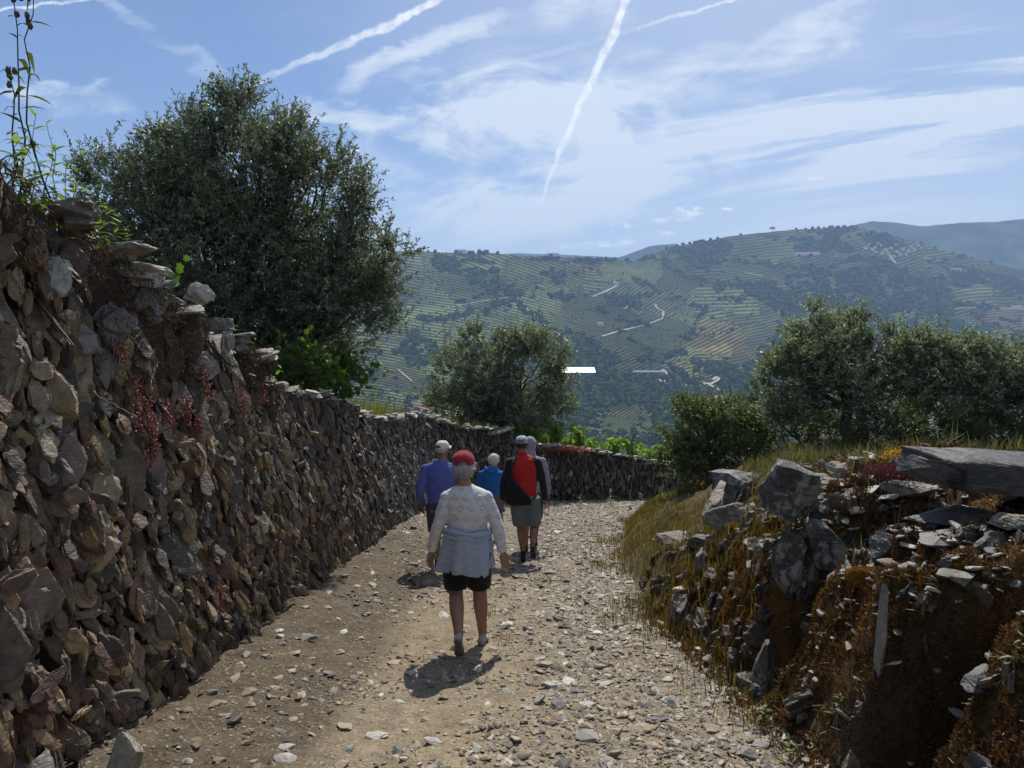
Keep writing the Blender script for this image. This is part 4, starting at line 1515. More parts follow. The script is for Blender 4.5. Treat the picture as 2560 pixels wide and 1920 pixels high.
B('boulder', 2010, 1285, 3.0, (.07, .06, .05), 'small dull grey stone in brown moss on the right', .2, (.2, .1), 36, col=(.20, .19, .17), sub=4)
B('boulder', 2125, 1380, 2.7, (.11, .09, .05), 'grey flat topped stone half sunk in brown moss', .2, (.1, .05), 37, 'slab', (.16, .155, .15), sub=4)
B('boulder', 2130, 1530, 2.45, (.08, .05, .06), 'dark grey stone near the lower right corner', -.5, (.1, .5), 38, 'slab', (.14, .14, .14), sub=4)
B('boulder', 1425, 1160, 9.0, (.14, .12, .05), 'flat brown stone at the grassy edge of the track by the bend', .1, (0, 0), 39, col=(.24, .21, .16), strata=.1, sub=4)
B('boulder', 1590, 1185, 6.2, (.06, .07, .13), 'grey slate standing upright in the rusty grass', .3, (.1, .35), 40, 'slab', (.24, .23, .21), sub=4)
B('boulder', 1640, 1190, 6.0, (.12, .07, .08), 'grey ledge stone right of the upright slate in the grass', .2, (.1, .2), 41, 'slab', (.22, .21, .19), strata=.1, sub=4)
B('boulder', 913, 1122, 8.2, (.15, .12, .07), 'squared brown slab lying at the foot of the left wall beside the hikers', .4, (0, .05), 42, 'slab', (.22, .16, .11), sub=4, strata=.04)
B('boulder', 255, 1500, 3.05, (.08, .09, .14), 'pale knobbly stone bulging from the foot of the left wall', .4, (0, .2), 43, col=(.40, .35, .27), sub=4)
B('boulder', 60, 1600, 2.75, (.13, .10, .20), 'white and tan craggy rock at the lower left corner of the wall', .4, (0, .2), 44, col=(.45, .40, .33), sub=4, strata=.1)

# jagged bedrock showing through the bank
oc = np.random.default_rng(88)
a = Acc()
N = 640
Yo = 1.6 + 6.4 * oc.random(N); Xo = x_edge_r(Yo) + .16 + oc.random(N) ** 1.4 * 1.3
kp = (oc.random(N) < .35 + .9 * np.exp(-((Yo - 4.75) / .8) ** 2)) & (Xo < .8 * Yo + .2)
Xo, Yo = Xo[kp], Yo[kp]; N = len(Xo)
Zo = ground_z(Xo, Yo)
sz_o = oc.lognormal(math.log(.075), .45, N)
Mo = rotm(oc.normal(0, .3, N), oc.normal(.5, .55, N), oc.normal(.9, .6, N)) * np.stack([sz_o * .95, sz_o * .34, sz_o * .95], 1)[:, None, :]
Co = np.array([(.07, .06, .045), (.05, .045, .04), (.10, .08, .055), (.13, .115, .09)])[oc.integers(0, 4, N)] * oc.uniform(.6, 1.2, N)[:, None]
to = oc.integers(0, len(TPL[3]), N)
for k, (v, f) in enumerate(TPL[3]):
    m = to == k
    if m.any():
        V, Fc = batch(v, f, Mo[m], np.stack([Xo, Yo, Zo - sz_o * .25], 1)[m])
        a.add(V, Fc, np.repeat(Co[m], len(v), 0))
tag(a.build('bedrock', M['wallstone']), kind='structure')

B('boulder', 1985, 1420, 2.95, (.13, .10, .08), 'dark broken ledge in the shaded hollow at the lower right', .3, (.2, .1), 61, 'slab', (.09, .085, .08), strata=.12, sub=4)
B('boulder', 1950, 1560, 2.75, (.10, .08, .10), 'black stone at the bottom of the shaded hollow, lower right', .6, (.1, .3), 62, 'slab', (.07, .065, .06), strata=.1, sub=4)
B('boulder', 2070, 1230, 3.2, (.12, .07, .03), 'thin tan grey slate on the moss above the shaded hollow', .2, (.1, .05), 63, col=(.26, .24, .20), strata=.1, sub=4)
B('boulder', 1540, 1235, 5.9, (.10, .08, .06), 'small mossy grey rock in the rusty grass half way down the slope', .2, (.1, .1), 64, col=(.20, .18, .15), strata=.1, sub=4)

# moss cushions on the ledges
m_cush = ground_mat('orange_moss', False)


def tuft_shell(acc, P, N_, rng, size, cols, up=.6):
    """tiny upright leaflets: P base points, N_ outward directions"""
    n = len(P)
    d = N_ * 1.0 + rng.normal(0, .45, (n, 3)); d[:, 2] += up
    d /= np.linalg.norm(d, axis=1, keepdims=True)
    s = np.cross(d, rng.normal(size=(n, 3))); s /= np.linalg.norm(s, axis=1, keepdims=True)
    L = (size * rng.uniform(.5, 1.5, n))[:, None]
    a, b, c = P - s * L * .28, P + s * L * .28, P + d * L
    V = np.stack([a, b, c], 1).reshape(-1, 3)
    acc.add(V, np.arange(3 * n).reshape(-1, 3), np.repeat(cols, 3, 0))


mr_ = np.random.default_rng(31)
for px, py, Y, dm, lb in [(1665, 1250, 4.5, (.15, .12, .07), 'bright orange moss cushion on the ledge left of the dark recess'),
                          (1880, 1205, 3.75, (.12, .10, .05), 'orange moss cushion below the pointed dark stone'),
                          (2030, 1085, 4.1, (.10, .08, .05), 'orange moss cushion beside the long dark slab'),
                          (1595, 1140, 6.7, (.12, .08, .04), 'orange moss cushion on the rounded grey boulder')]:
    V, Fc = rock(3, mr_, dm, 3, .1)
    p = at2(px, py, Y)
    p[2] = min(p[2], gz(p[0], p[1]) + dm[2] * .3)
    r = tag(empty('moss_cushion', tuple(p)), lb, 'moss')
    mesh('mound', V, Fc, m_cush, r, np.zeros((len(V), 3)) + (.16, .085, .02), True)
    k = mr_.integers(0, len(Fc), 5200)
    w = mr_.dirichlet((1, 1, 1), 5200)
    Pp = (V[Fc[k]] * w[:, :, None]).sum(1)
    a = Acc()
    C = np.array([.30, .17, .03]) * mr_.uniform(.5, 1.3, 5200)[:, None]
    tuft_shell(a, Pp, Pp / (np.linalg.norm(Pp, axis=1, keepdims=True)), mr_, .014, C)
    a.build('moss_leaves', M['moss'], r)

# brown and orange moss over the whole bank
N = 560000
X = 1.25 + 2.95 * mr_.random(N) ** 1.5; Y = 1.2 + 6.0 * mr_.random(N) ** 1.25
den = fbm2(X, Y, 1.7, 4, 55) + .35 * fbm2(X, Y, 6, 2, 56)
e = X - x_edge_r(Y)
keep = (e > -.05 + .3 * mr_.random(N) * (1 + den)) & (mr_.random(N) < sst(den, -.5, .15)) & (X < .85 * Y + .3)
keep &= (mr_.random(N) < 1 - sst(Y, 5.2, 7.2) * .85)
X, Y, den = X[keep], Y[keep], den[keep]
Y2 = mr_.uniform(1.7, 6.6, 170000); X2 = x_edge_r(Y2) + mr_.uniform(.08, .85, 170000) + .48 * np.exp(-((Y2 - 4.42) / .3) ** 4) * mr_.random(170000)
k2 = (mr_.random(170000) < sst(fbm2(X2, Y2, 3.1, 3, 59), -.45, .2)) & (X2 < .85 * Y2 + .3)
X, Y, den = np.concatenate([X, X2[k2]]), np.concatenate([Y, Y2[k2]]), np.concatenate([den, den[:1].repeat(k2.sum())])
Z = ground_z(X, Y)
gx_ = (ground_z(X + .02, Y) - Z) / .02; gy_ = (ground_z(X, Y + .02) - Z) / .02
Nn_ = np.stack([-gx_, -gy_, np.ones_like(Z)], 1); Nn_ /= np.linalg.norm(Nn_, axis=1, keepdims=True)
hue = sst(fbm2(X, Y, 2.3, 3, 57), -.3, .3)[:, None]
C = (np.array([.085, .048, .020]) * (1 - hue) + np.array([.20, .115, .03]) * hue) * mr_.uniform(.35, 1.4, len(X))[:, None]
a = Acc()
sz = .011 + .004 * Y * .5
P_ = np.stack([X, Y, Z - .004], 1) + Nn_ * (np.abs(fbm2(X, Y, 16, 2, 58)) * .06 - .008)[:, None]
tuft_shell(a, P_, Nn_, mr_, sz, C)
tag(a.build('moss', M['moss']), 'brown and rusty orange moss covering the earth bank on the right', 'moss', kind='stuff')

# gravel of the track, one mass
N = 44000
gr = np.random.default_rng(77)
Yg = 1.6 * np.exp(gr.random(N) * math.log(23 / 1.6))
Xl, Xr = x_edge_l(Yg), x_edge_r(Yg)
Xr = np.minimum(Xr, 9)
Xg = Xl + (Xr + .12 - Xl) * gr.random(N) ** .8
dn = fbm2(Xg, Yg, 1.5, 4, 91) + .5 * sst(Xg, .0, .9) - .25 * np.exp(-((Xg + .6) / .5) ** 2) + .3 * sst(Yg, 7, 12) - .3 * sst(Xg, -.9, -1.3) * sst(Yg, 16, 8)
keep = gr.random(N) < sst(dn, -.55, .5)
Xg, Yg = Xg[keep], Yg[keep]
N = len(Xg)
sz = np.clip(gr.lognormal(math.log(.0092), .5, N), .0035, .038) * (1 + .06 * Yg)
Zg = ground_z(Xg, Yg)
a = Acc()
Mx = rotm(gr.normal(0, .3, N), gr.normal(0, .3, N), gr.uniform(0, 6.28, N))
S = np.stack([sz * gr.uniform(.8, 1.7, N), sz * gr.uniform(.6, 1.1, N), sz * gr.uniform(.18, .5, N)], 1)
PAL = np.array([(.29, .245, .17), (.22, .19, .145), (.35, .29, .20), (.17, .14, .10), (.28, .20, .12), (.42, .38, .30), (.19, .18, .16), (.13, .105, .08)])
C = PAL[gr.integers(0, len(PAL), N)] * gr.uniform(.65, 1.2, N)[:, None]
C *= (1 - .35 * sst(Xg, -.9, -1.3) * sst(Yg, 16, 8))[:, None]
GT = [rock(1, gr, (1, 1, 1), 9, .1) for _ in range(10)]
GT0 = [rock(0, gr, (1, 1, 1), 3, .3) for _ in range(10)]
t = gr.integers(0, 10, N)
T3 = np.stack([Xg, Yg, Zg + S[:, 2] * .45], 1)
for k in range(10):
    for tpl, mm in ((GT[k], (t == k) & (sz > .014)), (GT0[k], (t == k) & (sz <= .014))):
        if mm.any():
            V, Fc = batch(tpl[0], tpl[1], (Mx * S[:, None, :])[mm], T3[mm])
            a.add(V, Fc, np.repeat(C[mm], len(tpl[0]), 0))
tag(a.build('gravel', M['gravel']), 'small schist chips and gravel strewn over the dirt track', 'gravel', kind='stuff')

# slate chips scattered over the bank
N = 6500
Xc = gr.uniform(1.4, 4.0, N); Yc = gr.uniform(1.8, 9, N)
ec = Xc - x_edge_r(Yc)
cl = np.exp(-(((Xc - 2.35) / .5) ** 2 + ((Yc - 3.9) / .75) ** 2)) * 2.2 + (.03 + .2 * (fbm2(Xc, Yc, 2, 3, 93) > .2)) * (ec > .7)
keep = (ec > .1) & (gr.random(N) < cl)
Xc, Yc = Xc[keep], Yc[keep]
N = len(Xc)
sz = gr.lognormal(math.log(.028), .45, N)
C = np.array([(.34, .33, .30), (.24, .23, .21), (.42, .39, .34), (.16, .15, .135)])[gr.integers(0, 4, N)] * gr.uniform(.7, 1.1, N)[:, None]
Mx = rotm(gr.normal(1.5, .3, N), gr.normal(0, .3, N), gr.uniform(0, 6.28, N))
S = np.stack([sz * 1.2, sz * .15, sz * .75], 1)
a = Acc()
tpl2 = [plate(1, gr, 6, .1, .5) for _ in range(8)]
t = gr.integers(0, 8, N)
Zc = ground_z(Xc, Yc) + .008
for k, (v, f) in enumerate(tpl2):
    m = t == k
    V, Fc = batch(v, f, (Mx * S[:, None, :])[m], np.stack([Xc, Yc, Zc], 1)[m])
    a.add(V, Fc, np.repeat(C[m], len(v), 0))
tag(a.build('slate_chips', M['gravel']), 'thin pale slate chips littering the mossy bank', 'slate chips', kind='stuff')

# loose stones one can tell apart: each its own object
SM = []
for k in range(12):
    if k % 2:
        v, f = rock(3, gr, (1, .72, .42), 15, .05, .06)
    else:
        v, f = rock(3, gr, (1, .65, .24), 12, .05, .05)
    SM.append((v, f))
tones = {'tan': (.40, .32, .21), 'pale grey': (.46, .44, .39), 'dark grey': (.17, .165, .16), 'brown': (.24, .18, .12), 'grey': (.29, .28, .25), 'white': (.62, .59, .52)}
SMESH = {}


def stone_obj(k, tone, p, s, rz, tx, ty, label, group=None, scl=(1, 1, 1)):
    if (k, tone) not in SMESH:
        v, f = SM[k]
        c = np.zeros((len(v), 3)) + tones[tone]
        c *= (1 + .35 * fbm(v * 2.2, 3, k + 4))[:, None]
        SMESH[(k, tone)] = mesh('stone', v, f, M['gravel'], None, c, data_only=True)
    o_ = bpy.data.objects.new('stone', SMESH[(k, tone)])
    link(o_)
    o_.location = p
    o_.rotation_euler = (tx, ty, rz)
    o_.scale = (s * scl[0], s * scl[1], s * scl[2])
    return tag(o_, label, 'stone', group)


def ground_hit(px, py):
    """where the line of sight through a point of the photograph meets the ground"""
    d = pdir(px * K2, py * K2)
    t = np.linspace(1.5, 30, 3000)
    z = ground_z(d[0] * t, t)
    i = int(np.argmax(z > d[2] * t))
    return d[0] * t[i], t[i], z[i]


HERO = [(660, 1382, 30, 'dark grey', 0, .1, 'dark slate slab on the dark soil by the wall foot, largest on the left side'),
        (810, 1592, 34, 'pale grey', 2, .1, 'flat pale grey stone set in the track near the bottom, left of centre'),
        (745, 1574, 26, 'tan', 4, -.2, 'thin pale tan stone just left of the flat pale grey one near the bottom'),
        (1272, 1597, 38, 'grey', 0, -.7, 'long grey ribbed stone, largest loose one at the bottom right of centre'),
        (1384, 1576, 30, 'tan', 1, .2, 'blocky tan stone right of the long ribbed one'),
        (1617, 1634, 30, 'grey', 3, .1, 'rounded blue grey stone at the lower right edge of the track'),
        (1096, 1350, 17, 'white', 1, .3, 'white crumbly stone on the track right of the front hiker'),
        (733, 1412, 17, 'tan', 3, 1.2, 'small tan stone below the dark slate slab'),
        (472, 1643, 20, 'brown', 2, .2, 'reddish tan stone at the bottom left corner of the track'),
        (604, 1364, 13, 'white', 1, .2, 'small white stone left of the dark slate slab'),
        (1214, 1397, 13, 'dark grey', 1, .2, 'black lump of stone right of the front hiker'),
        (1472, 1277, 26, 'tan', 4, .6, 'upper of two flat slabs in the grass at the right edge of the track'),
        (1474, 1298, 24, 'grey', 4, .35, 'lower of two flat slabs in the grass at the right edge of the track'),
        (1266, 1524, 26, 'pale grey', 2, .1, 'smooth pale stone bedded in the track above the long ribbed one'),
        (1345, 1362, 13, 'pale grey', 5, .1, 'pale stone in the gravel right of the walkers path'),
        (1330, 1494, 14, 'brown', 1, .5, 'brown stone half way along the gravel strip'),
        (1515, 1469, 14, 'dark grey', 1, .4, 'dark blocky stone at the right margin among litter'),
        (1466, 1396, 15, 'tan', 1, .4, 'tan stone near the right margin below the grass'),
        (1100, 1325, 12, 'tan', 3, .4, 'small tan stone above the white crumbly one'),
        (850, 1434, 22, 'tan', 2, .5, 'flat tan stone in the wheel track left of the front hiker'),
        (885, 1455, 18, 'pale grey', 2, .1, 'grey flat stone in front of the hiker shadow, left side'),
        (660, 1312, 13, 'tan', 2, .2, 'tan chip beside the wall foot above the dark slate slab'),
        (540, 1580, 14, 'brown', 1, .3, 'brown stone in the soil below the wall, lower left'),
        (540, 1525, 16, 'tan', 3, .9, 'upright tan sliver in the soil below the wall'),
        (1410, 1640, 18, 'tan', 5, .1, 'tan stone at the bottom edge, right of centre'),
        (1310, 1650, 16, 'grey', 5, .4, 'grey stone at the bottom edge below the long ribbed one'),
        (1440, 1470, 20, 'pale grey', 2, 1.0, 'pale worn bedrock lump in the right gravel strip'),
        (1180, 1630, 14, 'brown', 5, .2, 'small brown stone at the bottom edge near the centre')]
placed = []
for px, py, hw, tone, k, rz, lb in HERO:
    x, y, z = ground_hit(px, py)
    s = hw * K2 / F * y
    placed.append((x, y))
    stone_obj(k, tone, (x, y, z + s * .14), s, rz, 0, 0, lb)
tn = list(tones)
cnt = 0
for i in range(3000):
    if cnt >= 262: break
    px = gr.uniform(400, 1650); py = 1100 + 559 * gr.random() ** .8
    x, y, z = ground_hit(px, py)
    if x > x_edge_r(y) + .1 or x < x_edge_l(y) + .12: continue
    if abs(x + .6) < .45 and gr.random() < .6: continue
    if x < .3 and gr.random() < .35: continue
    if any((x - a_) ** 2 + (y - b_) ** 2 < .02 for a_, b_ in placed): continue
    placed.append((x, y))
    s = float(np.clip(gr.lognormal(math.log(.034), .35), .02, .075)) * (1 + .05 * y)
    tone = tn[int(gr.choice(6, p=[.26, .24, .1, .16, .2, .04]))]
    side = 'at the left wall foot' if x < -1.15 else ('in the left wheel track' if x < -.15 else ('on the middle of the track' if x < .4 else 'in the right gravel strip'))
    depth = 'close to the camera' if y < 4.6 else ('beside the front hiker' if y < 8 else 'by the farther hikers')
    stone_obj(int(gr.integers(0, 12)), tone, (x, y, z + s * .1), s, gr.uniform(0, 6.28), gr.normal(0, .15), gr.normal(0, .15),
              f'loose {tone} stone {side}, {depth}', f'loose {tone} stones {side} {depth}')
    cnt += 1
# loose slabs on the bank
for i in range(46):
    for _ in range(60):
        x = gr.uniform(1.7, 3.6); y = gr.uniform(2.4, 7.5)
        if x - x_edge_r(y) > .35 and x < .68 * y: break
    if any((x - a_) ** 2 + (y - b_) ** 2 < .015 for a_, b_ in placed): continue
    placed.append((x, y))
    tone = ['grey', 'pale grey', 'dark grey', 'brown'][i % 4]
    s = gr.uniform(.05, .12)
    stone_obj(2 * int(gr.integers(0, 6)), tone, (x, y, gz(x, y) + s * .03), s, gr.uniform(0, 6.28), gr.normal(0, .25), gr.normal(0, .25),
              f'flat {tone} slate lying on the mossy bank' + (' below the pale stone heap' if y > 4.6 else ' near the right edge'), f'flat {tone} slates on the bank ' + ('far' if y > 4.6 else 'near'))
# ------------------------------------------------------------------ trees and plants
def leaves(acc, P, D, L, W, cols, rng, fold=0.0, shape='lance'):
    """leaf blades: P base, D direction (unit), L length, W half width"""
    n = len(P)
    L = np.broadcast_to(np.asarray(L, float), (n,)); W = np.broadcast_to(np.asarray(W, float), (n,))
    s = np.cross(D, rng.normal(size=(n, 3))); s /= np.linalg.norm(s, axis=1, keepdims=True) + 1e-9
    u = np.cross(s, D)
    sW = s * W[:, None]
    if shape == 'lance':
        bend = u * (L * rng.normal(0, .12, n))[:, None]
        m = P + D * (L * .48)[:, None] + bend
        V = np.stack([P, m - sW, P + D * L[:, None] - bend * .5, m + sW], 1)
        Fc = np.arange(4 * n).reshape(-1, 4)
        k = 4
    elif shape == 'broad':      # lobed vine leaf: five points round a middle
        c = P + D * (L * .4)[:, None] + u * (L * .12)[:, None]
        pts = [P]
        for a_, r_ in ((-110, .42), (-62, .36), (-45, .58), (-20, .45), (0, .62), (20, .45), (45, .58), (62, .36), (110, .42)):
            t = R(a_)
            pts.append(c + D * (L * r_ * math.cos(t))[:, None] + s * (L * r_ * math.sin(t))[:, None])
        V = np.stack([c] + pts, 1)
        k = 11
        b0 = (np.arange(n) * k)[:, None, None]
        tri = np.array([(0, i, i + 1) for i in range(1, 10)] + [(0, 10, 1)])
        Fc = (tri[None] + b0).reshape(-1, 3)
    else:                        # oval, four sided with a blunt tip
        V = np.stack([P, P + D * (L * .35)[:, None] - sW, P + D * (L * .8)[:, None] - sW * .7, P + D * L[:, None],
                      P + D * (L * .8)[:, None] + sW * .7, P + D * (L * .35)[:, None] + sW], 1)
        k = 6
        b0 = (np.arange(n) * k)[:, None, None]
        Fc = (np.array([(0, 1, 2), (0, 2, 4), (0, 4, 5), (2, 3, 4)])[None] + b0).reshape(-1, 3)
    acc.add(V.reshape(-1, 3), Fc, np.repeat(cols, k, 0))


def curve(a, b, rng, n=7, wob=.12, sag=0.0):
    t = np.linspace(0, 1, n)[:, None]
    L = np.linalg.norm(np.asarray(b) - a)
    off = np.cumsum(rng.normal(0, 1, (n, 3)), 0); off -= off[:1] + (off[-1:] - off[:1]) * t
    return a + (b - a) * t + off * wob * L / n ** .5 + np.array([0, 0, sag * L]) * (t * (1 - t) * 4)


def crown_tree(name, label, cat, base, lobes, rng, twigs, per, leafL, leafW, cols, matl, trunk_r=.12, fork=None, shape='lance', twigL=.34, droop=0.0,
               group=None, hollow=0.33, up=.45, sub=9, bark='bark', fill=2.4):
    base = np.asarray(base, float)
    root = tag(empty(name, tuple(base)), label, cat, group)
    fork = base + np.array([0, 0, .5]) if fork is None else np.asarray(fork, float)
    ab = Acc()
    pts = curve(base - (0, 0, .25), fork, rng, 7, .08)
    V, Fc = tube(pts, np.linspace(trunk_r * 1.3, trunk_r, 7), 9)
    V += (fbm(V * 6, 3, 5) * trunk_r * .3)[:, None]
    ab.add(V, Fc)
    al = Acc()
    w = np.array([l[1][0] * l[1][2] for l in lobes]); w = w / w.sum()
    subs = []
    for (c, r), ww in zip(lobes, w):
        c = np.asarray(c, float); r = np.asarray(r, float)
        mid = fork + (c - fork) * .55 + rng.normal(0, .08, 3) * r
        limb = curve(fork, mid, rng, 7, .10, .05)
        V, Fc = tube(limb, np.linspace(trunk_r * .62, trunk_r * .36, 7), 7); ab.add(V, Fc)
        k = max(int(sub * len(lobes) * ww), 4)
        for _ in range(k):
            d = rng.normal(size=3); d[2] = abs(d[2]) * .9 - .25; d /= np.linalg.norm(d)
            e = c + d * r * rng.uniform(.45, .85)
            st = limb[int(rng.integers(3, 7))]
            br = curve(st, e, rng, 7, .12, .06)
            V, Fc = tube(br, np.linspace(trunk_r * .26, trunk_r * .07, 7), 5); ab.add(V, Fc)
            subs.append((br, c, r))
            for _ in range(3):
                q_ = br[int(rng.integers(3, 7))]
                e2 = q_ + (rng.normal(size=3) * .5 + d) * r * .28
                V, Fc = tube(curve(q_, e2, rng, 4, .1), np.linspace(trunk_r * .08, trunk_r * .03, 4), 4); ab.add(V, Fc)
    # clumps make the crown uneven: denser patches and gaps
    for (c, r), ww in zip(lobes, w):
        n = int(twigs * ww)
        c = np.asarray(c, float); r = np.asarray(r, float)
        nc = max(int(n / 24), 6)
        dc = rng.normal(size=(nc, 3)); dc /= np.linalg.norm(dc, axis=1, keepdims=True)
        cc = c + dc * r * (hollow + (1 - hollow) * rng.random(nc) ** (1 / fill))[:, None]
        j = rng.integers(0, nc, n)
        T0 = cc[j] + rng.normal(size=(n, 3)) * r.mean() * .15
        out = (T0 - c) / r
        out /= np.linalg.norm(out, axis=1, keepdims=True) + 1e-9
        td = out * .7 + rng.normal(0, .55, (n, 3)) + np.array([0, 0, up - droop])
        td /= np.linalg.norm(td, axis=1, keepdims=True)
        tl = twigL * rng.uniform(.5, 1.4, n)
        t = rng.random((n, per))
        Pl = T0[:, None] + td[:, None] * (tl[:, None] * t)[..., None] - np.array([0, 0, 1.0]) * (droop * tl[:, None] * t ** 2)[..., None]
        ld = td[:, None] * .75 + rng.normal(0, .62, (n, per, 3))
        ld /= np.linalg.norm(ld, axis=2, keepdims=True)
        m = n * per
        cb = np.array(cols)[rng.integers(0, len(cols), m)] * rng.uniform(.7, 1.25, m)[:, None] * np.repeat(rng.uniform(.8, 1.2, n), per)[:, None]
        leaves(al, Pl.reshape(-1, 3), ld.reshape(-1, 3), leafL * rng.uniform(.6, 1.3, m), leafW * rng.uniform(.7, 1.3, m), cb, rng, shape=shape)
        # the twigs themselves
        a_, b_ = T0, T0 + td * tl[:, None] * .9
        sd = np.cross(td, rng.normal(size=(n, 3))); sd /= np.linalg.norm(sd, axis=1, keepdims=True); sd *= .0035
        V = np.stack([a_ - sd, a_ + sd, b_], 1).reshape(-1, 3)
        ab.add(V, np.arange(3 * n).reshape(-1, 3))
    tr = ab.build('trunk', M[bark], None)
    cr = al.build('crown', M[matl], None)
    for o_ in (tr, cr):
        unp(o_, root)
    return root


OLV = [(.10, .115, .070), (.080, .095, .058), (.14, .155, .11), (.21, .23, .18), (.06, .072, .045)]
rt = np.random.default_rng(101)


def lobe(px, py, Y, rx, ry, rd=None, dY=0.0):
    """crown lobe from its middle and half size in the 1024-wide frame"""
    k = Y / F
    return (at(px, py, Y) + np.array([0, dY, 0]), (rx * k, rd if rd else rx * k, ry * k))


Yt = 10.6
lb = [lobe(245, 175, Yt, 62, 68), lobe(150, 200, Yt, 50, 56), lobe(318, 215, Yt, 50, 64), lobe(215, 265, Yt, 96, 76, 1.3), lobe(345, 290, Yt, 44, 66, None, -.3),
      lobe(244, 118, Yt, 26, 28), lobe(190, 148, Yt, 26, 26), lobe(112, 180, Yt, 26, 26), lobe(300, 150, Yt, 26, 26), lobe(358, 205, Yt, 16, 34),
      lobe(128, 268, Yt, 48, 44), lobe(325, 345, Yt, 36, 34, .5), lobe(372, 270, Yt, 22, 24), lobe(100, 225, Yt, 22, 28), lobe(152, 148, Yt, 20, 18), lobe(260, 335, Yt, 60, 36, .8), lobe(190, 315, Yt, 50, 36, .9), lobe(240, 350, Yt, 44, 30, .7), lobe(300, 360, Yt, 40, 26, .6), lobe(395, 260, Yt, 14, 8),
      lobe(385, 245, Yt, 14, 12)]
bx = at(245, 330, Yt)
crown_tree('olive_tree', 'large dense dark olive tree behind the left wall, tallest against the sky', 'tree', (bx[0], Yt, -2.0), lb, rt, 9500, 26, .066, .0095,
           [np.array(c) * 1.3 for c in OLV], 'olive', .12, (bx[0] + .1, Yt, -.9), hollow=.12, sub=6, fill=2.3)
Yt = 24.0
bx = at(500, 440, Yt)
lb = [lobe(478, 378, Yt, 40, 40), lobe(530, 372, Yt, 36, 38), lobe(455, 400, Yt, 28, 34), lobe(548, 404, Yt, 26, 36), lobe(500, 405, Yt, 46, 36), lobe(512, 345, Yt, 14, 15),
      lobe(474, 345, Yt, 15, 15), lobe(560, 380, Yt, 12, 14)]
crown_tree('olive_tree', 'round bushy olive tree standing behind the wall in the centre, above the hikers', 'tree', (bx[0], Yt, -4.1), lb, rt, 3400, 24, .105, .018,
           [np.array(c) * 1.75 for c in OLV], 'olive', .12, (bx[0], Yt, -3.3), twigL=.42)
Yt = 12.6
bx = at(846, 438, Yt)
lb = [lobe(812, 352, Yt, 32, 28), lobe(868, 358, Yt, 40, 26), lobe(810, 325, Yt, 13, 16), lobe(850, 328, Yt, 14, 12), lobe(893, 345, Yt, 22, 16), lobe(784, 385, Yt, 26, 26),
      lobe(850, 392, Yt, 46, 26), lobe(905, 378, Yt, 28, 26), lobe(795, 410, Yt, 22, 18)]
crown_tree('olive_tree', 'silvery olive tree with a forked dark trunk right of centre behind the rock heap', 'tree', (bx[0], Yt, bx[2] - .15), lb, rt, 2300, 24, .075, .012,
           [np.array(c) * 1.95 for c in OLV], 'olive', .09, at(848, 408, Yt), hollow=.25)
Yt = 12.2
bx = at(985, 440, Yt)
lb = [lobe(945, 358, Yt, 28, 20), lobe(985, 376, Yt, 36, 24), lobe(1010, 398, Yt, 30, 28), lobe(940, 392, Yt, 30, 24), lobe(1045, 378, Yt, 30, 28), lobe(1080, 398, Yt, 30, 30),
      lobe(928, 342, Yt, 10, 10), lobe(975, 355, Yt, 13, 10), lobe(1018, 362, Yt, 12, 12)]
crown_tree('olive_tree', 'wide silvery olive tree running out of the picture at the right edge', 'tree', (bx[0], Yt, bx[2] - .15), lb, rt, 2300, 24, .075, .012,
           [np.array(c) * 1.95 for c in OLV], 'olive', .09, at(985, 410, Yt), hollow=.25)
Yt = 14.6
BU = [(.11, .15, .055), (.075, .11, .04), (.18, .20, .09), (.24, .22, .12), (.13, .17, .07)]
bx = at(712, 488, Yt)
lb = [lobe(712, 440, Yt, 44, 38), lobe(690, 425, Yt, 26, 24), lobe(735, 425, Yt, 30, 26), lobe(682, 465, Yt, 22, 28), lobe(745, 462, Yt, 26, 26), lobe(706, 412, Yt, 14, 12)]
crown_tree('bush', 'dense dark green bush with small round leaves where the track bends', 'bush', (bx[0], Yt, bx[2] - .1), lb, rt, 2600, 26, .038, .013,
           BU, 'bush', .06, bx + np.array([0, 0, .3]), shape='oval', twigL=.22, hollow=.35)
Yt = 13.4
bx = at(800, 455, Yt)
lb = [lobe(785, 428, Yt, 28, 20), lobe(820, 430, Yt, 26, 20), lobe(765, 405, Yt, 16, 14)]
crown_tree('bush', 'loose mid green shrub between the dark bush and the olive tree', 'bush', (bx[0], Yt, bx[2] - .1), lb, rt, 700, 20, .045, .012,
           [(.09, .12, .035), (.12, .14, .05), (.06, .085, .03)], 'bush', .04, bx + np.array([0, 0, .2]), shape='oval', twigL=.3)
Yt = 11.4
for px, lbt in ((900, 'low green shrub under the right olive trees, left one'), (1000, 'low green shrub under the olive trees near the right edge')):
    bx = at(px, 448, Yt)
    lb = [lobe(px, 425, Yt, 34, 18), lobe(px + 30, 430, Yt, 22, 16), lobe(px - 26, 432, Yt, 20, 14)]
    crown_tree('bush', lbt, 'bush', (bx[0], Yt, bx[2] - .1), lb, rt, 620, 20, .05, .009, [(.08, .10, .035), (.11, .12, .045), (.055, .075, .03)], 'bush', .035, bx + np.array([0, 0, .15]), twigL=.3)
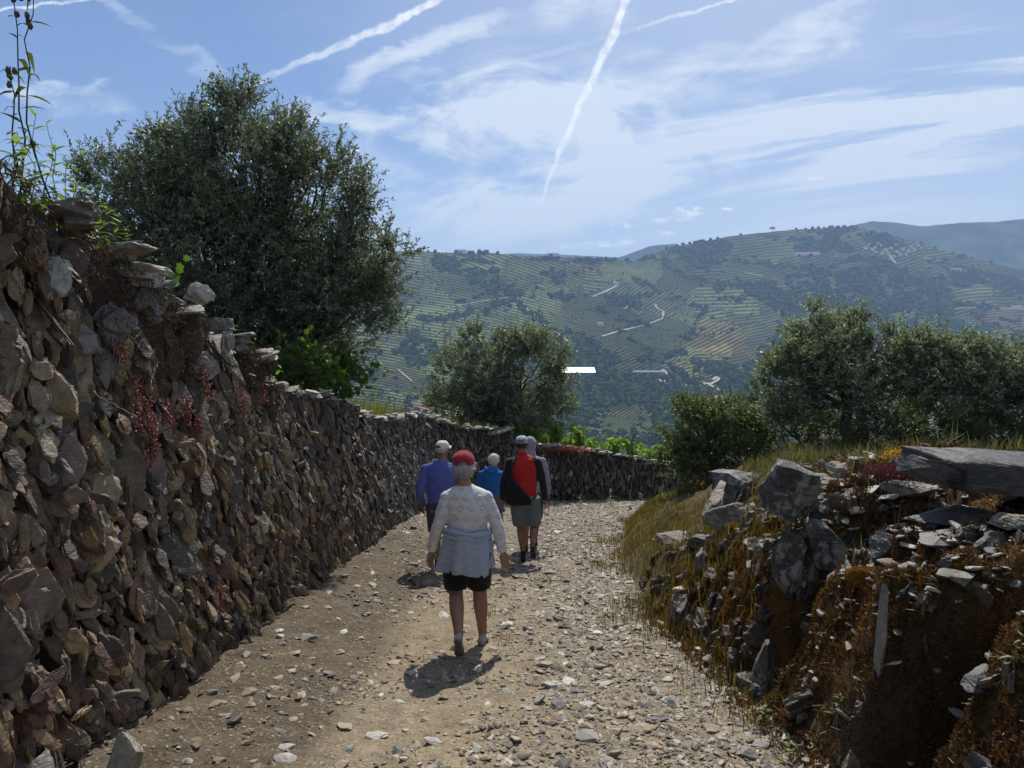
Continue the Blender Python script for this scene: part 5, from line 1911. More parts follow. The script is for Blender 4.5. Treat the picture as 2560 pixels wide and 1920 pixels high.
# vine shrubs behind the left wall, below the big olive
for px, py, Yv, lbt, w in ((300, 362, 8.6, 'bright green vine shrub behind the left wall, under the big olive', 24), (338, 375, 9.6, 'green vine with hanging leaves at the right foot of the big olive', 16)):
    bx = at(px, py + 28, Yv)
    lb = [lobe(px, py, Yv, w, 18), lobe(px + 14, py + 10, Yv, w * .7, 14), lobe(px - 16, py + 8, Yv, w * .7, 14)]
    crown_tree('vine_shrub', lbt, 'vine', (bx[0], Yv, bx[2] - .1), lb, rt, 110, 8, .075, .04, [(.07, .12, .022), (.05, .09, .022), (.10, .15, .03)], 'leaf', .02, bx + np.array([0, 0, .1]),
               shape='broad', twigL=.25)

# grapevines on the terrace beyond the bend
VC = [(.20, .30, .03), (.15, .24, .03), (.25, .34, .05), (.11, .18, .03)]
VM = []


def vine_mesh(rng):
    al, ab = Acc(), Acc()
    V, Fc = tube(curve(np.array([0, 0, -.1]), np.array([rng.normal(0, .05), 0, .55]), rng, 6, .12), np.linspace(.03, .02, 6), 6); ab.add(V, Fc)
    for k in range(9):
        b = np.array([rng.uniform(-.42, .42), rng.normal(0, .12), rng.uniform(.85, 1.3)])
        a_ = np.array([rng.normal(0, .1), 0, .5])
        c = curve(a_, b, rng, 7, .14, .05)
        V, Fc = tube(c, np.linspace(.008, .003, 7), 4); ab.add(V, Fc)
        n = 24
        t = rng.uniform(.05, 1, n)
        P = np.stack([np.interp(t, np.linspace(0, 1, 7), c[:, i]) for i in range(3)], 1) + rng.normal(0, .06, (n, 3))
        D = rng.normal(size=(n, 3)); D /= np.linalg.norm(D, axis=1, keepdims=True)
        leaves(al, P, D, .125 * rng.uniform(.6, 1.3, n), .05, np.array(VC)[rng.integers(0, 4, n)] * rng.uniform(.75, 1.2, n)[:, None], rng, shape='broad')
    f = al.build('foliage', M['leaf']); s = ab.build('stem', M['bark'])
    r = f.data, s.data
    bpy.data.objects.remove(f); bpy.data.objects.remove(s)
    return r


VM = [vine_mesh(rt) for _ in range(5)]


def vine(x, y, rz, s, k, label, group):
    z = gz(x, y)
    r = tag(empty('grapevine', (x, y, z), rz), label, 'vine', group)
    r.scale = (s, s, s)
    link(bpy.data.objects.new('foliage', VM[k][0]), r)
    link(bpy.data.objects.new('stem', VM[k][1]), r)


for row, (y0, n, x0, x1) in enumerate(((22.9, 11, .1, 6.9), (24.7, 10, -.4, 7.0), (26.3, 10, .0, 7.2))):
    for i in range(n):
        x = x0 + (x1 - x0) * i / (n - 1) + rt.normal(0, .07)
        y = y0 + .16 * max(x, 0) + (.35 if row == 0 else .15) * max(x - 2, 0) * .5
        vine(x, y, rt.uniform(-.3, .3), rt.uniform(.60, .84) * (1.12 if row == 0 else 1.0), int(rt.integers(0, 5)),
             f"{ORD[i]} vine {'' if i == 0 else 'from the left '}in the {('front row behind the low wall', 'middle row', 'back row')[row]}",
             ('front', 'middle', 'back')[row] + ' row of vines beyond the bend')
for px, py, Yv, h, tl, lbt in ((742 * 1024 / 1024 * 0 + 625, 466, 22.9, 1.15, .25, 'leaning dark vineyard post sticking up above the green vines'),
                               (591, 462, 22.6, .5, .05, 'short weathered stake at the left end of the vines')):
    b_ = at(px, py, Yv)
    z = gz(b_[0], Yv)
    V, Fc = tube([(0, 0, -.1), (tl * h * .5, 0, h * .5), (tl * h, 0, h)], [.05, .045, .04], 7)
    o_ = mesh('vineyard_post', V, Fc, M['wood']); o_.location = (b_[0], Yv, z)
    tag(o_, lbt, 'post')


# ------------------------------------------------------------------ weeds and grasses
def blades(acc, P, h, w, cols, rng, lean=.35, seg_=3):
    n = len(P)
    az = rng.uniform(0, 6.283, n)
    ld = np.stack([np.cos(az), np.sin(az), 0 * az], 1) * (h * lean * np.abs(rng.normal(0, 1, n)))[:, None]
    sd = np.stack([-np.sin(az + rng.normal(0, .8, n)), np.cos(az), 0 * az], 1) * np.broadcast_to(w, (n,))[:, None]
    up = np.array([0, 0, 1.0])
    m = P + ld * .3 + up * (h * .55)[:, None]
    t = P + ld + up * h[:, None]
    V = np.stack([P - sd, P + sd, m + sd * .8, m - sd * .8, t], 1).reshape(-1, 3)
    b = (np.arange(n) * 5)[:, None, None]
    Fc = (np.array([(0, 1, 2), (0, 2, 3), (3, 2, 4)])[None] + b).reshape(-1, 3)
    acc.add(V, Fc, np.repeat(cols, 5, 0))


rg_ = np.random.default_rng(303)
GR = np.array([(.12, .11, .03), (.075, .095, .025), (.15, .12, .045), (.22, .15, .07), (.13, .07, .03)])
a = Acc()
N = 42000
Y = 3.6 + 13 * rg_.random(N) ** 1.2; e = rg_.uniform(-.32, 2.6, N)
X = x_edge_r(Y) + e
dn = fbm2(X, Y, 1.6, 3, 61)
k = (rg_.random(N) < sst(dn + .5 * np.exp(-((e - .5) / .5) ** 2), -.1, .6)) & (rg_.random(N) < sst(Y, 3.6, 6.0))
X, Y = X[k], Y[k]
C = GR[np.clip((rg_.random(len(X)) * 5).astype(int), 0, 4)] * rg_.uniform(.6, 1.25, len(X))[:, None]
blades(a, np.stack([X, Y, ground_z(X, Y) - .01], 1), rg_.uniform(.05, .20, len(X)), .0022 + .0002 * Y, C, rg_)
# right terrace: pale dry grass and green herbs
N = 30000
Y = rg_.uniform(5.5, 20, N); X = rg_.uniform(.33, .95, N) * Y
e = X - x_edge_r(Y)
k = (e > 1.3) & (fbm2(X, Y, .8, 3, 66) > -.35)
X, Y = X[k], Y[k]
C = np.array([(.17, .15, .075), (.085, .10, .035), (.24, .20, .11), (.06, .08, .025)])[rg_.integers(0, 4, len(X))] * rg_.uniform(.5, 1.1, len(X))[:, None]
blades(a, np.stack([X, Y, ground_z(X, Y) - .01], 1), rg_.uniform(.06, .24, len(X)), .003 + .0002 * Y, C, rg_, .5)
# sparse tufts on the track and at the foot of the bend wall
for px, py, n, s in [(1620 * .9, 1230, 0, .1), (1240, 1190, 150, .35), (1300, 1140, 260, .5), (1410, 1120, 220, .5), (1180, 1260, 60, .12), (1000, 1225, 70, .12), (1330, 1080, 200, .3),
                     (1400, 1078, 200, .3), (1290, 1088, 90, .3), (900, 1240, 60, .15), (1090, 1390, 25, .06), (1050, 1330, 25, .06), (1530, 1260, 200, .2), (1420, 1270, 200, .25), (1370, 1340, 90, .2),
                     (1560, 1400, 130, .15), (1600, 1490, 120, .12), (1640, 1560, 80, .1)]:
    if n:
        x, y, z = ground_hit(px, py)
        X = rg_.normal(x, s, n); Y = rg_.normal(y, s, n)
        C = GR[rg_.integers(0, 3, n)] * rg_.uniform(.6, 1.2, n)[:, None]
        blades(a, np.stack([X, Y, ground_z(X, Y) - .01], 1), rg_.uniform(.04, .14, n), .003, C, rg_)
tag(a.build('grass', M['grass']), 'rusty and green grass growing on the bank and terrace right of the track', 'grass', kind='stuff')
a = Acc()
N = 30000
s = rg_.uniform(SY(2.5), S_BEND - .5, N)
P, T, Nn = wall_frames(s)
dep = -rg_.random(N) ** 1.3 * 5.0 - .22
X = P[:, 0] + Nn[:, 0] * dep; Y = P[:, 1] + Nn[:, 1] * dep
C = np.array([(.13, .17, .04), (.17, .19, .05), (.09, .13, .03), (.22, .20, .09)])[rg_.integers(0, 4, N)] * rg_.uniform(.7, 1.2, N)[:, None]
k = rg_.random(N) < .25 + .75 * sst(Y, 8, 13)
blades(a, np.stack([X, Y, ground_z(X, Y) - .01], 1)[k], (rg_.uniform(.08, .34, N) * (1 + .9 * sst(Y, 8, 14)))[k], (.003 + .0003 * Y)[k], C[k], rg_, .3)
tag(a.build('terrace_grass', M['grass']), 'tall fresh green grass on the terrace above the left wall', 'grass', kind='stuff')
# twigs and dry litter
a = Acc()
N = 2600
px = rg_.uniform(900, 1500, 0)
Y = rg_.uniform(1.9, 7, N); X = x_edge_r(Y) + rg_.normal(.15, .45, N)
X[:900] = x_edge_l(Y[:900]) + np.abs(rg_.normal(.35, .35, 900))
P = np.stack([X, Y, ground_z(X, Y) + .006], 1)
az = rg_.uniform(0, 6.28, N); L = rg_.uniform(.015, .07, N)
d = np.stack([np.cos(az), np.sin(az), rg_.normal(0, .3, N)], 1) * L[:, None]
sd = np.stack([-np.sin(az), np.cos(az), 0 * az], 1) * .0016
V = np.stack([P - sd, P + sd, P + d + sd, P + d - sd], 1).reshape(-1, 3)
a.add(V, np.arange(4 * N).reshape(-1, 4), np.repeat(np.array([(.30, .25, .19), (.20, .15, .10), (.40, .36, .30)])[rg_.integers(0, 3, N)], 4, 0))
tag(a.build('litter', M['grass']), 'dry straw and twig litter along both margins of the track', 'litter', kind='stuff')


def weed(base, h, rng, label, leafL=.09, lean=(0, 0), nl=22, cols=((.15, .22, .05), (.11, .17, .04), (.20, .25, .08)), stemcol=None, start=.1, head=False, group=None, name='weed', r0=.004, curl=.5):
    base = np.asarray(base, float)
    root = tag(empty(name, tuple(base)), label, 'plant', group)
    h = max(h, .05)
    c = curve(base - (0, 0, .05), base + np.array([lean[0], lean[1], h]), rng, 10, .05)
    V, Fc = tube(c, np.linspace(r0, r0 * .35, 10), 6)
    st = Acc(); st.add(V, Fc, stemcol if stemcol is not None else (.12, .10, .06))
    al = Acc()
    for k in range(nl):
        t = start + (1 - start) * (k + rng.random()) / nl
        p = np.array([np.interp(t, np.linspace(0, 1, 10), c[:, i]) for i in range(3)])
        az = k * 2.4 + rng.normal(0, .4)
        d = np.array([math.cos(az), math.sin(az), rng.uniform(.2, .9)]); d /= np.linalg.norm(d)
        L = leafL * (1.25 - .7 * t) * rng.uniform(.7, 1.3)
        # leaf as a curved strip of four pieces
        sd = np.cross(d, (0, 0, 1)); sd /= np.linalg.norm(sd)
        col = np.array(cols[int(rng.integers(0, len(cols)))]) * rng.uniform(.8, 1.2)
        pts, wd = [], [.25, 1, .8, .45, .03]
        cv = curl * rng.uniform(.3, 1.6)
        for i, w_ in enumerate(wd):
            u = i / 4
            q_ = p + d * L * u - np.array([0, 0, 1]) * L * cv * u * u
            pts += [q_ - sd * L * .12 * w_, q_ + sd * L * .12 * w_]
        V = np.array(pts)
        al.add(V, np.array([(2 * i, 2 * i + 1, 2 * i + 3, 2 * i + 2) for i in range(4)]), col)
    if head:
        hv_, hf_ = rock(2, rng, (.011, .011, .016), 0, .3)
        for _ in range(4):
            t = rng.uniform(.8, 1)
            p = np.array([np.interp(t, np.linspace(0, 1, 10), c[:, i]) for i in range(3)]) + rng.normal(0, .012, 3)
            st.add(hv_ + p, hf_, (.10, .09, .05))
    unp(st.build('stem', M['moss']), root)
    unp(al.build('leaves', M['leaf']), root)
    return root


rw = np.random.default_rng(404)


def wbase(px, py, Y):        # foot of a weed on the wall top; px, py on the 1024 frame
    p = at(px, py, Y)
    return p


DG = ((.05, .06, .035), (.07, .08, .045), (.04, .05, .03))
for px, py, ty, Yw, nl, ll, dx_, lbt, cols in [
        (18, 190, -30, 3.3, 12, .10, -.02, 'tall dark dried stalk with curled leaves at the left edge of the wall', DG),
        (47, 200, -20, 3.3, 10, .10, -.03, 'tall thin dark stalk with few leaves, right of the tall pair on the wall', DG),
        (9, 190, 62, 3.2, 13, .09, .0, 'shorter leafy stalk at the very left edge on the wall', DG),
        (30, 195, 110, 3.4, 16, .12, .01, 'green lance leaved weed between the two tall stalks on the wall', None),
        (5, 185, 128, 3.1, 18, .12, .02, 'grey green leafy weed at the very left edge, low on the wall top', None),
        (22, 190, 138, 3.2, 18, .12, -.02, 'arching green weed left of the green lance leaved one', None),
        (38, 200, 145, 3.35, 18, .11, .03, 'drooping green weed right of the green lance leaved one', None),
        (62, 225, 165, 3.5, 16, .11, .0, 'short dense green weed between the stalks and the slope', None),
        (90, 258, 205, 3.8, 16, .11, .05, 'bright green bushy weed leaning right on the slope', None),
        (104, 262, 222, 3.9, 16, .10, -.04, 'yellowish weed leaning left half way down the slope', None),
        (117, 270, 228, 4.1, 16, .09, .03, 'feathery green weed before the rusty tipped one', None),
        (70, 215, 140, 3.5, 16, .10, .02, 'slim green weed just right of the tall stalks on the wall', None),
        (56, 205, 120, 3.6, 14, .10, -.04, 'grey green weed leaning left beside the tall stalks', None),
        (84, 250, 190, 3.7, 16, .10, .01, 'bushy bright green weed on the sloping wall top, left', None),
        (96, 255, 200, 3.9, 16, .09, .03, 'bright green weed with upright leaves on the sloping wall top', None),
        (110, 262, 212, 4.0, 16, .09, .02, 'yellow green weed in the middle of the row on the wall top', None),
        (124, 272, 225, 4.2, 14, .08, .0, 'small yellow green weed with rusty tips on the wall top', ((.20, .15, .05), (.14, .17, .05))),
        (142, 292, 255, 4.4, 12, .08, .02, 'low spiky green weed near the round vine leaves on the wall top', None),
        (136, 287, 262, 4.4, 12, .07, -.02, 'second low spiky weed on the wall top', None),
        (205, 330, 312, 5.2, 9, .06, .0, 'tiny tuft of green leaves on the wall above the red strands', None),
        (232, 346, 326, 5.5, 12, .07, .01, 'small green tuft on the wall near the step', None),
        (253, 352, 312, 5.8, 14, .045, .0, 'thin leafy stalk standing near the step of the wall', None),
        (275, 372, 345, 6.3, 14, .07, .0, 'green herb growing at the step of the wall', None)]:
    b_ = at(px, py, Yw); t_ = at(px, ty, Yw)
    b_[2] -= .06
    k = dict(cols=cols) if cols else {}
    weed(b_, t_[2] - b_[2], rw, lbt, ll * 1.25, (dx_ * 1.5, .05), nl, stemcol=(.045, .03, .035) if cols is DG else None, start=.25 if cols is DG else .08,
         head=cols is DG, curl=1.0 if cols is DG else .45, r0=.0055 if cols is DG else .0035, **k)
# round leaved vine shoot on the wall
root = tag(empty('vine_shoot', tuple(at(160, 300, 4.6))), 'vine shoot with large round green leaves on top of the left wall', 'plant')
al, ab = Acc(), Acc()
c = curve(at(158, 306, 4.6), at(180, 250, 4.6), rw, 8, .15)
V, Fc = tube(c, np.linspace(.005, .002, 8), 5); ab.add(V, Fc)
for px, py, s in ((172, 284, .11), (178, 270, .08), (160, 292, .10), (152, 278, .07), (166, 268, .06), (186, 258, .05), (158, 302, .09), (149, 299, .08)):
    leaves(al, np.array([at(px, py + 4, 4.6)]), np.array([[.3, -.3, .9]]), s, s * .5, np.array([[.07, .13, .025]]), rw, shape='broad')
unp(ab.build('stem', M['bark']), root); unp(al.build('leaves', M['leaf']), root)

# reddish pennywort strands hanging on the wall
for i, (px, y0, y1, Yw, dens) in enumerate(((109, 383, 468, 3.95, 1.5), (116, 400, 450, 4.0, 1.0), (158, 376, 398, 4.75, 1.0), (152, 366, 385, 4.7, .6), (139, 398, 424, 4.45, .9), (210, 390, 418, 5.4, .8),
                                            (237, 386, 404, 5.9, .8), (256, 585, 618, 4.85, 1.2), (160, 418, 432, 4.6, .7), (126, 400, 428, 4.2, .7), (86, 345, 362, 3.7, .4), (100, 375, 432, 3.85, .8))):
    a_, b_ = at(px, y0, Yw), at(px + 2, y1, Yw)
    sx_ = lambda y: float(np.interp(y, PW[:7, 1], PW[:7, 0]))
    a_[0] = sx_(Yw) + .045; b_[0] = sx_(Yw) + .06
    sc = (Yw) / F
    root = tag(empty('pennywort_strand', tuple(a_)), 'reddish fleshy strand hanging on the left wall, ' + ('large and low near the track' if y0 > 500 else 'thick and long, second near the left edge' if i == 0 else ['', 'close below the thick long one', 'crimson, just under the wall top', 'tiny, under the wall top', 'small, in the middle', 'thin, right of the middle', 'last before the step', '', 'short crimson piece', 'thin rusty piece', 'dull and high at the left', 'brown, left of the thick long one'][i]), 'plant')
    n = int(70 * dens)
    t = rw.random(n)
    P = a_ + (b_ - a_) * t[:, None] + rw.normal(0, 1, (n, 3)) * np.array([.012, .02, .008]) * (.6 + .6 * dens)
    v0, f0 = ICO[1]
    pk = np.array([(.30, .06, .06), (.34, .12, .06), (.20, .05, .06), (.38, .16, .10)])[rw.integers(0, 4, n)]
    V, Fc = batch(v0, f0, rotm(rw.uniform(0, 3, n), rw.uniform(0, 3, n), 0) * (np.stack([rw.uniform(.005, .011, n), rw.uniform(.005, .011, n), rw.uniform(.003, .005, n)], 1))[:, None, :], P)
    al = Acc(); al.add(V, Fc, np.repeat(pk, len(v0), 0))
    V, Fc = tube(curve(a_, b_, rw, 8, .05), np.full(8, .0025), 4)
    ab = Acc(); ab.add(V, Fc, (.12, .05, .04))
    unp(al.build('leaves', M['succ']), root); unp(ab.build('stem', M['moss']), root)
# loose wires and dry stems on the wall face
for pts, lbt in (([(40, 392, 3.35), (55, 404, 3.5), (84, 416, 3.75)], 'thin pale dry stem lying across stones near the left edge of the wall'),
                 ([(100, 362, 4.0), (98, 372, 3.95), (103, 388, 3.9)], 'white forked rootlet hanging above the red strands'),
                 ([(216, 422, 5.3), (235, 432, 5.6), (264, 436, 6.0)], 'thin pale stem running across the middle of the wall'),
                 ([(272, 455, 5.9), (285, 480, 5.8), (300, 500, 5.9)], 'long thin dry stem curving down the wall left of the hikers')):
    q_ = np.array([at(*p) for p in pts])
    q_[:, 0] = np.interp(q_[:, 1], PW[:7, 1], PW[:7, 0]) + .10
    t = np.linspace(0, 1, 14)
    c = np.stack([np.interp(t, np.linspace(0, 1, 3), q_[:, i]) for i in range(3)], 1) + rw.normal(0, .004, (14, 3))
    V, Fc = tube(c, np.full(14, .0022), 5)
    tag(mesh('dry_stem', V, Fc, M['dry']), lbt, 'stem')
# dark dead roots hanging from the wall top
a = Acc()
N = 15000
s = rw.uniform(SY(2.2), S_STEP + .3, N)
P, T, Nn = wall_frames(s)
clump = fbm2(s, s * 0, 3.0, 3, 15)
k = clump + .35 * fbm2(s, s * 0 + 3, 9, 2, 16) > -.12
hd = rw.random(N) ** 1.6 * (.25 + .5 * np.clip(clump + .3, 0, 1))
B0 = np.stack([P[:, 0] + Nn[:, 0] * (.02 + rw.normal(0, .03, N)), P[:, 1] + Nn[:, 1] * .03, top_z(s) - .03 - hd], 1)[k]
n = len(B0)
d = rw.normal(0, .5, (n, 3)) + np.array([.35, 0, -.8]); d /= np.linalg.norm(d, axis=1, keepdims=True)
leaves(a, B0, d, rw.uniform(.012, .05, n), rw.uniform(.0012, .004, n), np.array([(.045, .034, .026), (.065, .045, .034), (.035, .029, .024), (.09, .058, .038)])[rw.integers(0, 4, n)] * rw.uniform(.6, 1.2, n)[:, None], rw)
tag(a.build('dead_roots', M['moss']), 'dark dead roots and moss matted over the top of the near wall', 'roots', kind='stuff')
# red stonecrop and yellow flowers on the right crest, rusty stonecrop on the bend wall
for nm, px, py, Yw, r_, n, pal, lbt, sz_ in (('stonecrop', 1925, 1020, 4.75, .15, 1500, ((.12, .025, .035), (.08, .025, .03), (.17, .045, .05)), 'crimson stonecrop patch among slates left of the huge dark slab', .012),
                                          ('stonecrop', 1712, 1018, 5.0, .07, 500, ((.11, .025, .035), (.08, .025, .03)), 'small crimson stonecrop on the overhanging boulder', .012),
                                          ('flowering_herb', 1960, 985, 5.2, .14, 900, ((.62, .48, .03), (.16, .18, .04), (.70, .55, .05)), 'yellow flowering herb behind the slates, left of the huge dark slab', .016),
                                          ('stonecrop', 1222, 971, 21.6, .55, 1600, ((.36, .12, .07), (.25, .12, .07)), 'rusty red stonecrop carpet on top of the low wall at the bend', .04)):
    p = at2(px, py, Yw)
    q_ = rw.normal(0, 1, (n, 3)) * np.array([r_, r_ * .6 if Yw < 10 else .12, r_ * .28 if Yw < 10 else .05]) * .6 + p
    d = rw.normal(0, .5, (n, 3)) + (0, 0, 1); d /= np.linalg.norm(d, axis=1, keepdims=True)
    al = Acc(); leaves(al, q_, d, sz_ * rw.uniform(.6, 1.5, n), sz_ * .35, np.array(pal)[rw.integers(0, len(pal), n)] * rw.uniform(.7, 1.2, n)[:, None], rw, shape='oval')
    root = tag(empty(nm, tuple(p)), lbt, 'plant')
    unp(al.build('leaves', M['succ']), root)
# little green herbs on the right bank and the track margin
for px, py, s_, lbt in ((1400 + 590, 1320, .07, 'small green herb in the brown moss right of the pale edged slab'), (1745, 1330, .08, 'dark green herb in the shaded recess'), (1560, 1480, .07, 'green herb at the right margin of the track'),
                        (1650, 1560, .07, 'fresh green herb near the lower right of the track'), (1600, 1420, .06, 'yellow green herb between litter on the right margin'), (1700, 1640, .09, 'tall green herb at the bottom right of the track'),
                        (2200, 1430, .08, 'long leaved green herb at the right edge'), (1610, 1120, .1, 'grey green herb beside the rounded boulder'), (1810, 1540, .07, 'green seedling among litter at the bottom right'),
                        (1730, 1010, .08, 'grassy herb beside the overhanging boulder')):
    if px > 1500 and py < 1400 or px > 1720:
        d = pdir(px * K2, py * K2); t_ = np.linspace(2, 12, 1500)
        zz = ground_z(d[0] * t_, t_); i = int(np.argmax(zz > d[2] * t_)); b_ = np.array([d[0] * t_[i], t_[i], zz[i]])
    else:
        b_ = np.array(ground_hit(px, py))
    weed(b_, s_ * 1.3, rw, lbt, s_, (0.01, 0), 12, name='herb', r0=.002)
for i, (px, py) in enumerate(((1320, 1075), (1255, 1085), (1430, 1070), (1385, 1068))):
    x, y, z = ground_hit(px, py + 14)
    weed((x, y + .1, z), .45 - .07 * i, rw, ['leafy green weed at the foot of the bend wall, tallest', 'pale weed at the left foot of the bend wall', 'low weed at the right foot of the bend wall', 'weed between two others at the foot of the bend wall'][i], .14, (0, 0), 30, r0=.008)
# ------------------------------------------------------------------ people
def skin_mat(name, c, rough=0.55):
    m, nt, b = mat_new(name)
    t = nt.nodes.new('ShaderNodeTexCoord').outputs['Object']
    n1 = noise(nt, t, 14, 5, 0.6)
    n2 = noise(nt, t, 120, 3, 0.6)
    g = nt.nodes.new('ShaderNodeRGB'); g.outputs[0].default_value = tuple(c) + (1,)
    nt_link(nt, b.inputs['Base Color'], hsv(nt, g.outputs[0], n1.ss(.3, .7, .85, 1.15)))
    b.inputs['Roughness'].default_value = rough
    b.inputs['Subsurface Weight'].default_value = .06
    b.inputs['Subsurface Radius'].default_value = (.02, .008, .004)
    bump(nt, b, n1 * .4 + n2 * .3, .25, .004)
    return m


def cloth_mat(name, c, rough=.85, pattern=None, attr=False, fold=.5, sc=1.0):
    m, nt, b = mat_new(name)
    t = nt.nodes.new('ShaderNodeTexCoord').outputs['Object']
    x, y, z = xyz(nt, t)
    if attr:
        col = col_attr(nt).outputs['Color']
    else:
        g = nt.nodes.new('ShaderNodeRGB'); g.outputs[0].default_value = tuple(c) + (1,)
        col = g.outputs[0]
    if pattern == 'diamonds':       # rows of outlined lozenges on white jersey
        u, v = x / .088, z / .080
        u2 = u + v * .0
        row = (v - v.fract())
        fx = ((u2 + row * .5).fract() - .5).abs()
        fz = (v.fract() - .5).abs()
        d = fx + fz
        ring = ((d - .33).abs()).ss(.02, .045, 1.0, 0.0)
        dot = d.ss(.05, .10, 1.0, 0.0)
        ring2 = ((d - .20).abs()).ss(.015, .035, .5, 0.0)
        col = mixc(nt, (ring.max(dot * .5).max(ring2)) * .85, col, (.30, .29, .30, 1))
    if pattern == 'camo':
        n_ = noise(nt, t, 26, 3, .6)
        col = mixc(nt, n_.ss(.42, .55), col, (.20, .24, .28, 1))
    w1 = noise(nt, comb(nt, x * 1.3 + z * .4, y * 1.3, z * 2.4), 9 * sc, 3, .5, .8)
    w2 = noise(nt, t, 38 * sc, 3, .6)
    weave = noise(nt, t, 500, 1, .5)
    nt_link(nt, b.inputs['Base Color'], hsv(nt, col, w2.ss(.2, .8, .92, 1.08)))
    b.inputs['Roughness'].default_value = rough
    b.inputs['Specular IOR Level'].default_value = .15
    b.inputs['Sheen Weight'].default_value = .15
    bump(nt, b, w1 * 1.0 + w2 * .12 + weave * .02, fold, .02)
    return m


M['skin'] = skin_mat('tanned_skin', (.30, .155, .095))
M['skin2'] = skin_mat('weathered_skin', (.25, .125, .075))
M['grey_hair'] = plain_mat('grey_hair', (.42, .40, .37), .6, 60, .35, .8, .004)
M['white_hair'] = plain_mat('white_hair', (.66, .64, .60), .6, 60, .3, .8, .004)
M['dark_hair'] = plain_mat('dark_hair', (.03, .025, .022), .5, 60, .3, .8, .004)
M['eye'] = plain_mat('eye', (.6, .58, .55), .2)
M['sole'] = plain_mat('shoe_sole', (.22, .19, .15), .9, 40, .3, .6, .004)
M['black'] = cloth_mat('black_cloth', (.012, .012, .014), .8, fold=.7)
M['shoe_grey'] = cloth_mat('grey_shoe', (.36, .35, .34))
M['shoe_black'] = cloth_mat('black_shoe', (.018, .018, .02))


def ell(c, r, rot=None, sub=3):
    v, f = ICO[sub]
    v = v * np.array(r)
    if rot is not None: v = v @ rotm(*rot).T
    return v + np.array(c), f


def loft(lv, n=28, p=2.0, close=True):
    """stack of horizontal rings (z, cx, cy, rx, ry)"""
    lv = np.array(lv, float)
    zz = np.linspace(0, len(lv) - 1, (len(lv) - 1) * 4 + 1)
    lv = np.stack([np.interp(zz, np.arange(len(lv)), lv[:, i]) for i in range(5)], 1)
    a = np.linspace(0, 2 * np.pi, n, endpoint=False)
    cx, sx = np.cos(a), np.sin(a)
    e = 2 / p
    ux, uy = np.sign(cx) * np.abs(cx) ** e, np.sign(sx) * np.abs(sx) ** e
    V = np.concatenate([np.stack([l[1] + l[3] * ux, l[2] + l[4] * uy, np.full(n, l[0])], 1) for l in lv])
    m = len(lv)
    F4 = [(i * n + j, i * n + (j + 1) % n, (i + 1) * n + (j + 1) % n, (i + 1) * n + j) for i in range(m - 1) for j in range(n)]
    F4 = np.array(F4)
    t = np.concatenate([F4[:, [0, 1, 2]], F4[:, [0, 2, 3]]])
    if close:
        V = np.concatenate([V, [[lv[0, 1], lv[0, 2], lv[0, 0]], [lv[-1, 1], lv[-1, 2], lv[-1, 0]]]])
        k = m * n
        t = np.concatenate([t, [(k, (j + 1) % n, j) for j in range(n)], [(k + 1, (m - 1) * n + j, (m - 1) * n + (j + 1) % n) for j in range(n)]])
    return V, t


def limb(pts, rad, n=14, k=5, flat=1.0):
    pts = np.array(pts, float); rad = np.array(rad, float)
    t = np.arange(len(pts)); q_ = np.linspace(0, len(pts) - 1, (len(pts) - 1) * k + 1)
    P = np.stack([np.interp(q_, t, pts[:, i]) for i in range(3)], 1)
    r = np.interp(q_, t, rad)
    for _ in range(2):
        P[1:-1] = (P[:-2] + 2 * P[1:-1] + P[2:]) / 4
        r[1:-1] = (r[:-2] + 2 * r[1:-1] + r[2:]) / 4
    return tube(P, r, n)


def fuse(name, pieces, voxel, mat, parent, smooth=4, warp=None, color=None):
    """weld closed pieces into one continuous skin"""
    a = Acc()
    for V, Fc in pieces: a.add(V, Fc)
    o = a.build(name, None)
    md = o.modifiers.new('r', 'REMESH'); md.mode = 'VOXEL'; md.voxel_size = voxel
    sm = o.modifiers.new('s', 'SMOOTH'); sm.factor = .5; sm.iterations = smooth
    dg = bpy.context.evaluated_depsgraph_get()
    ev = o.evaluated_get(dg)
    me = ev.to_mesh()
    V = np.empty(len(me.vertices) * 3, np.float32); me.vertices.foreach_get('co', V); V = V.reshape(-1, 3).astype(float)
    nl = len(me.loops)
    L = np.empty(nl, np.int32); me.loops.foreach_get('vertex_index', L)
    st = np.empty(len(me.polygons), np.int32); me.polygons.foreach_get('loop_start', st)
    tot = np.empty(len(me.polygons), np.int32); me.polygons.foreach_get('loop_total', tot)
    q4 = L[st[tot == 4][:, None] + np.arange(4)]
    t3 = L[st[tot == 3][:, None] + np.arange(3)] if (tot == 3).any() else np.zeros((0, 3), np.int32)
    ev.to_mesh_clear()
    old = o.data
    bpy.data.objects.remove(o); bpy.data.meshes.remove(old)
    if warp is not None: V = warp(V)
    C = color(V) if color is not None else None
    return mesh(name, V, [q4, t3], mat, parent, C, True)


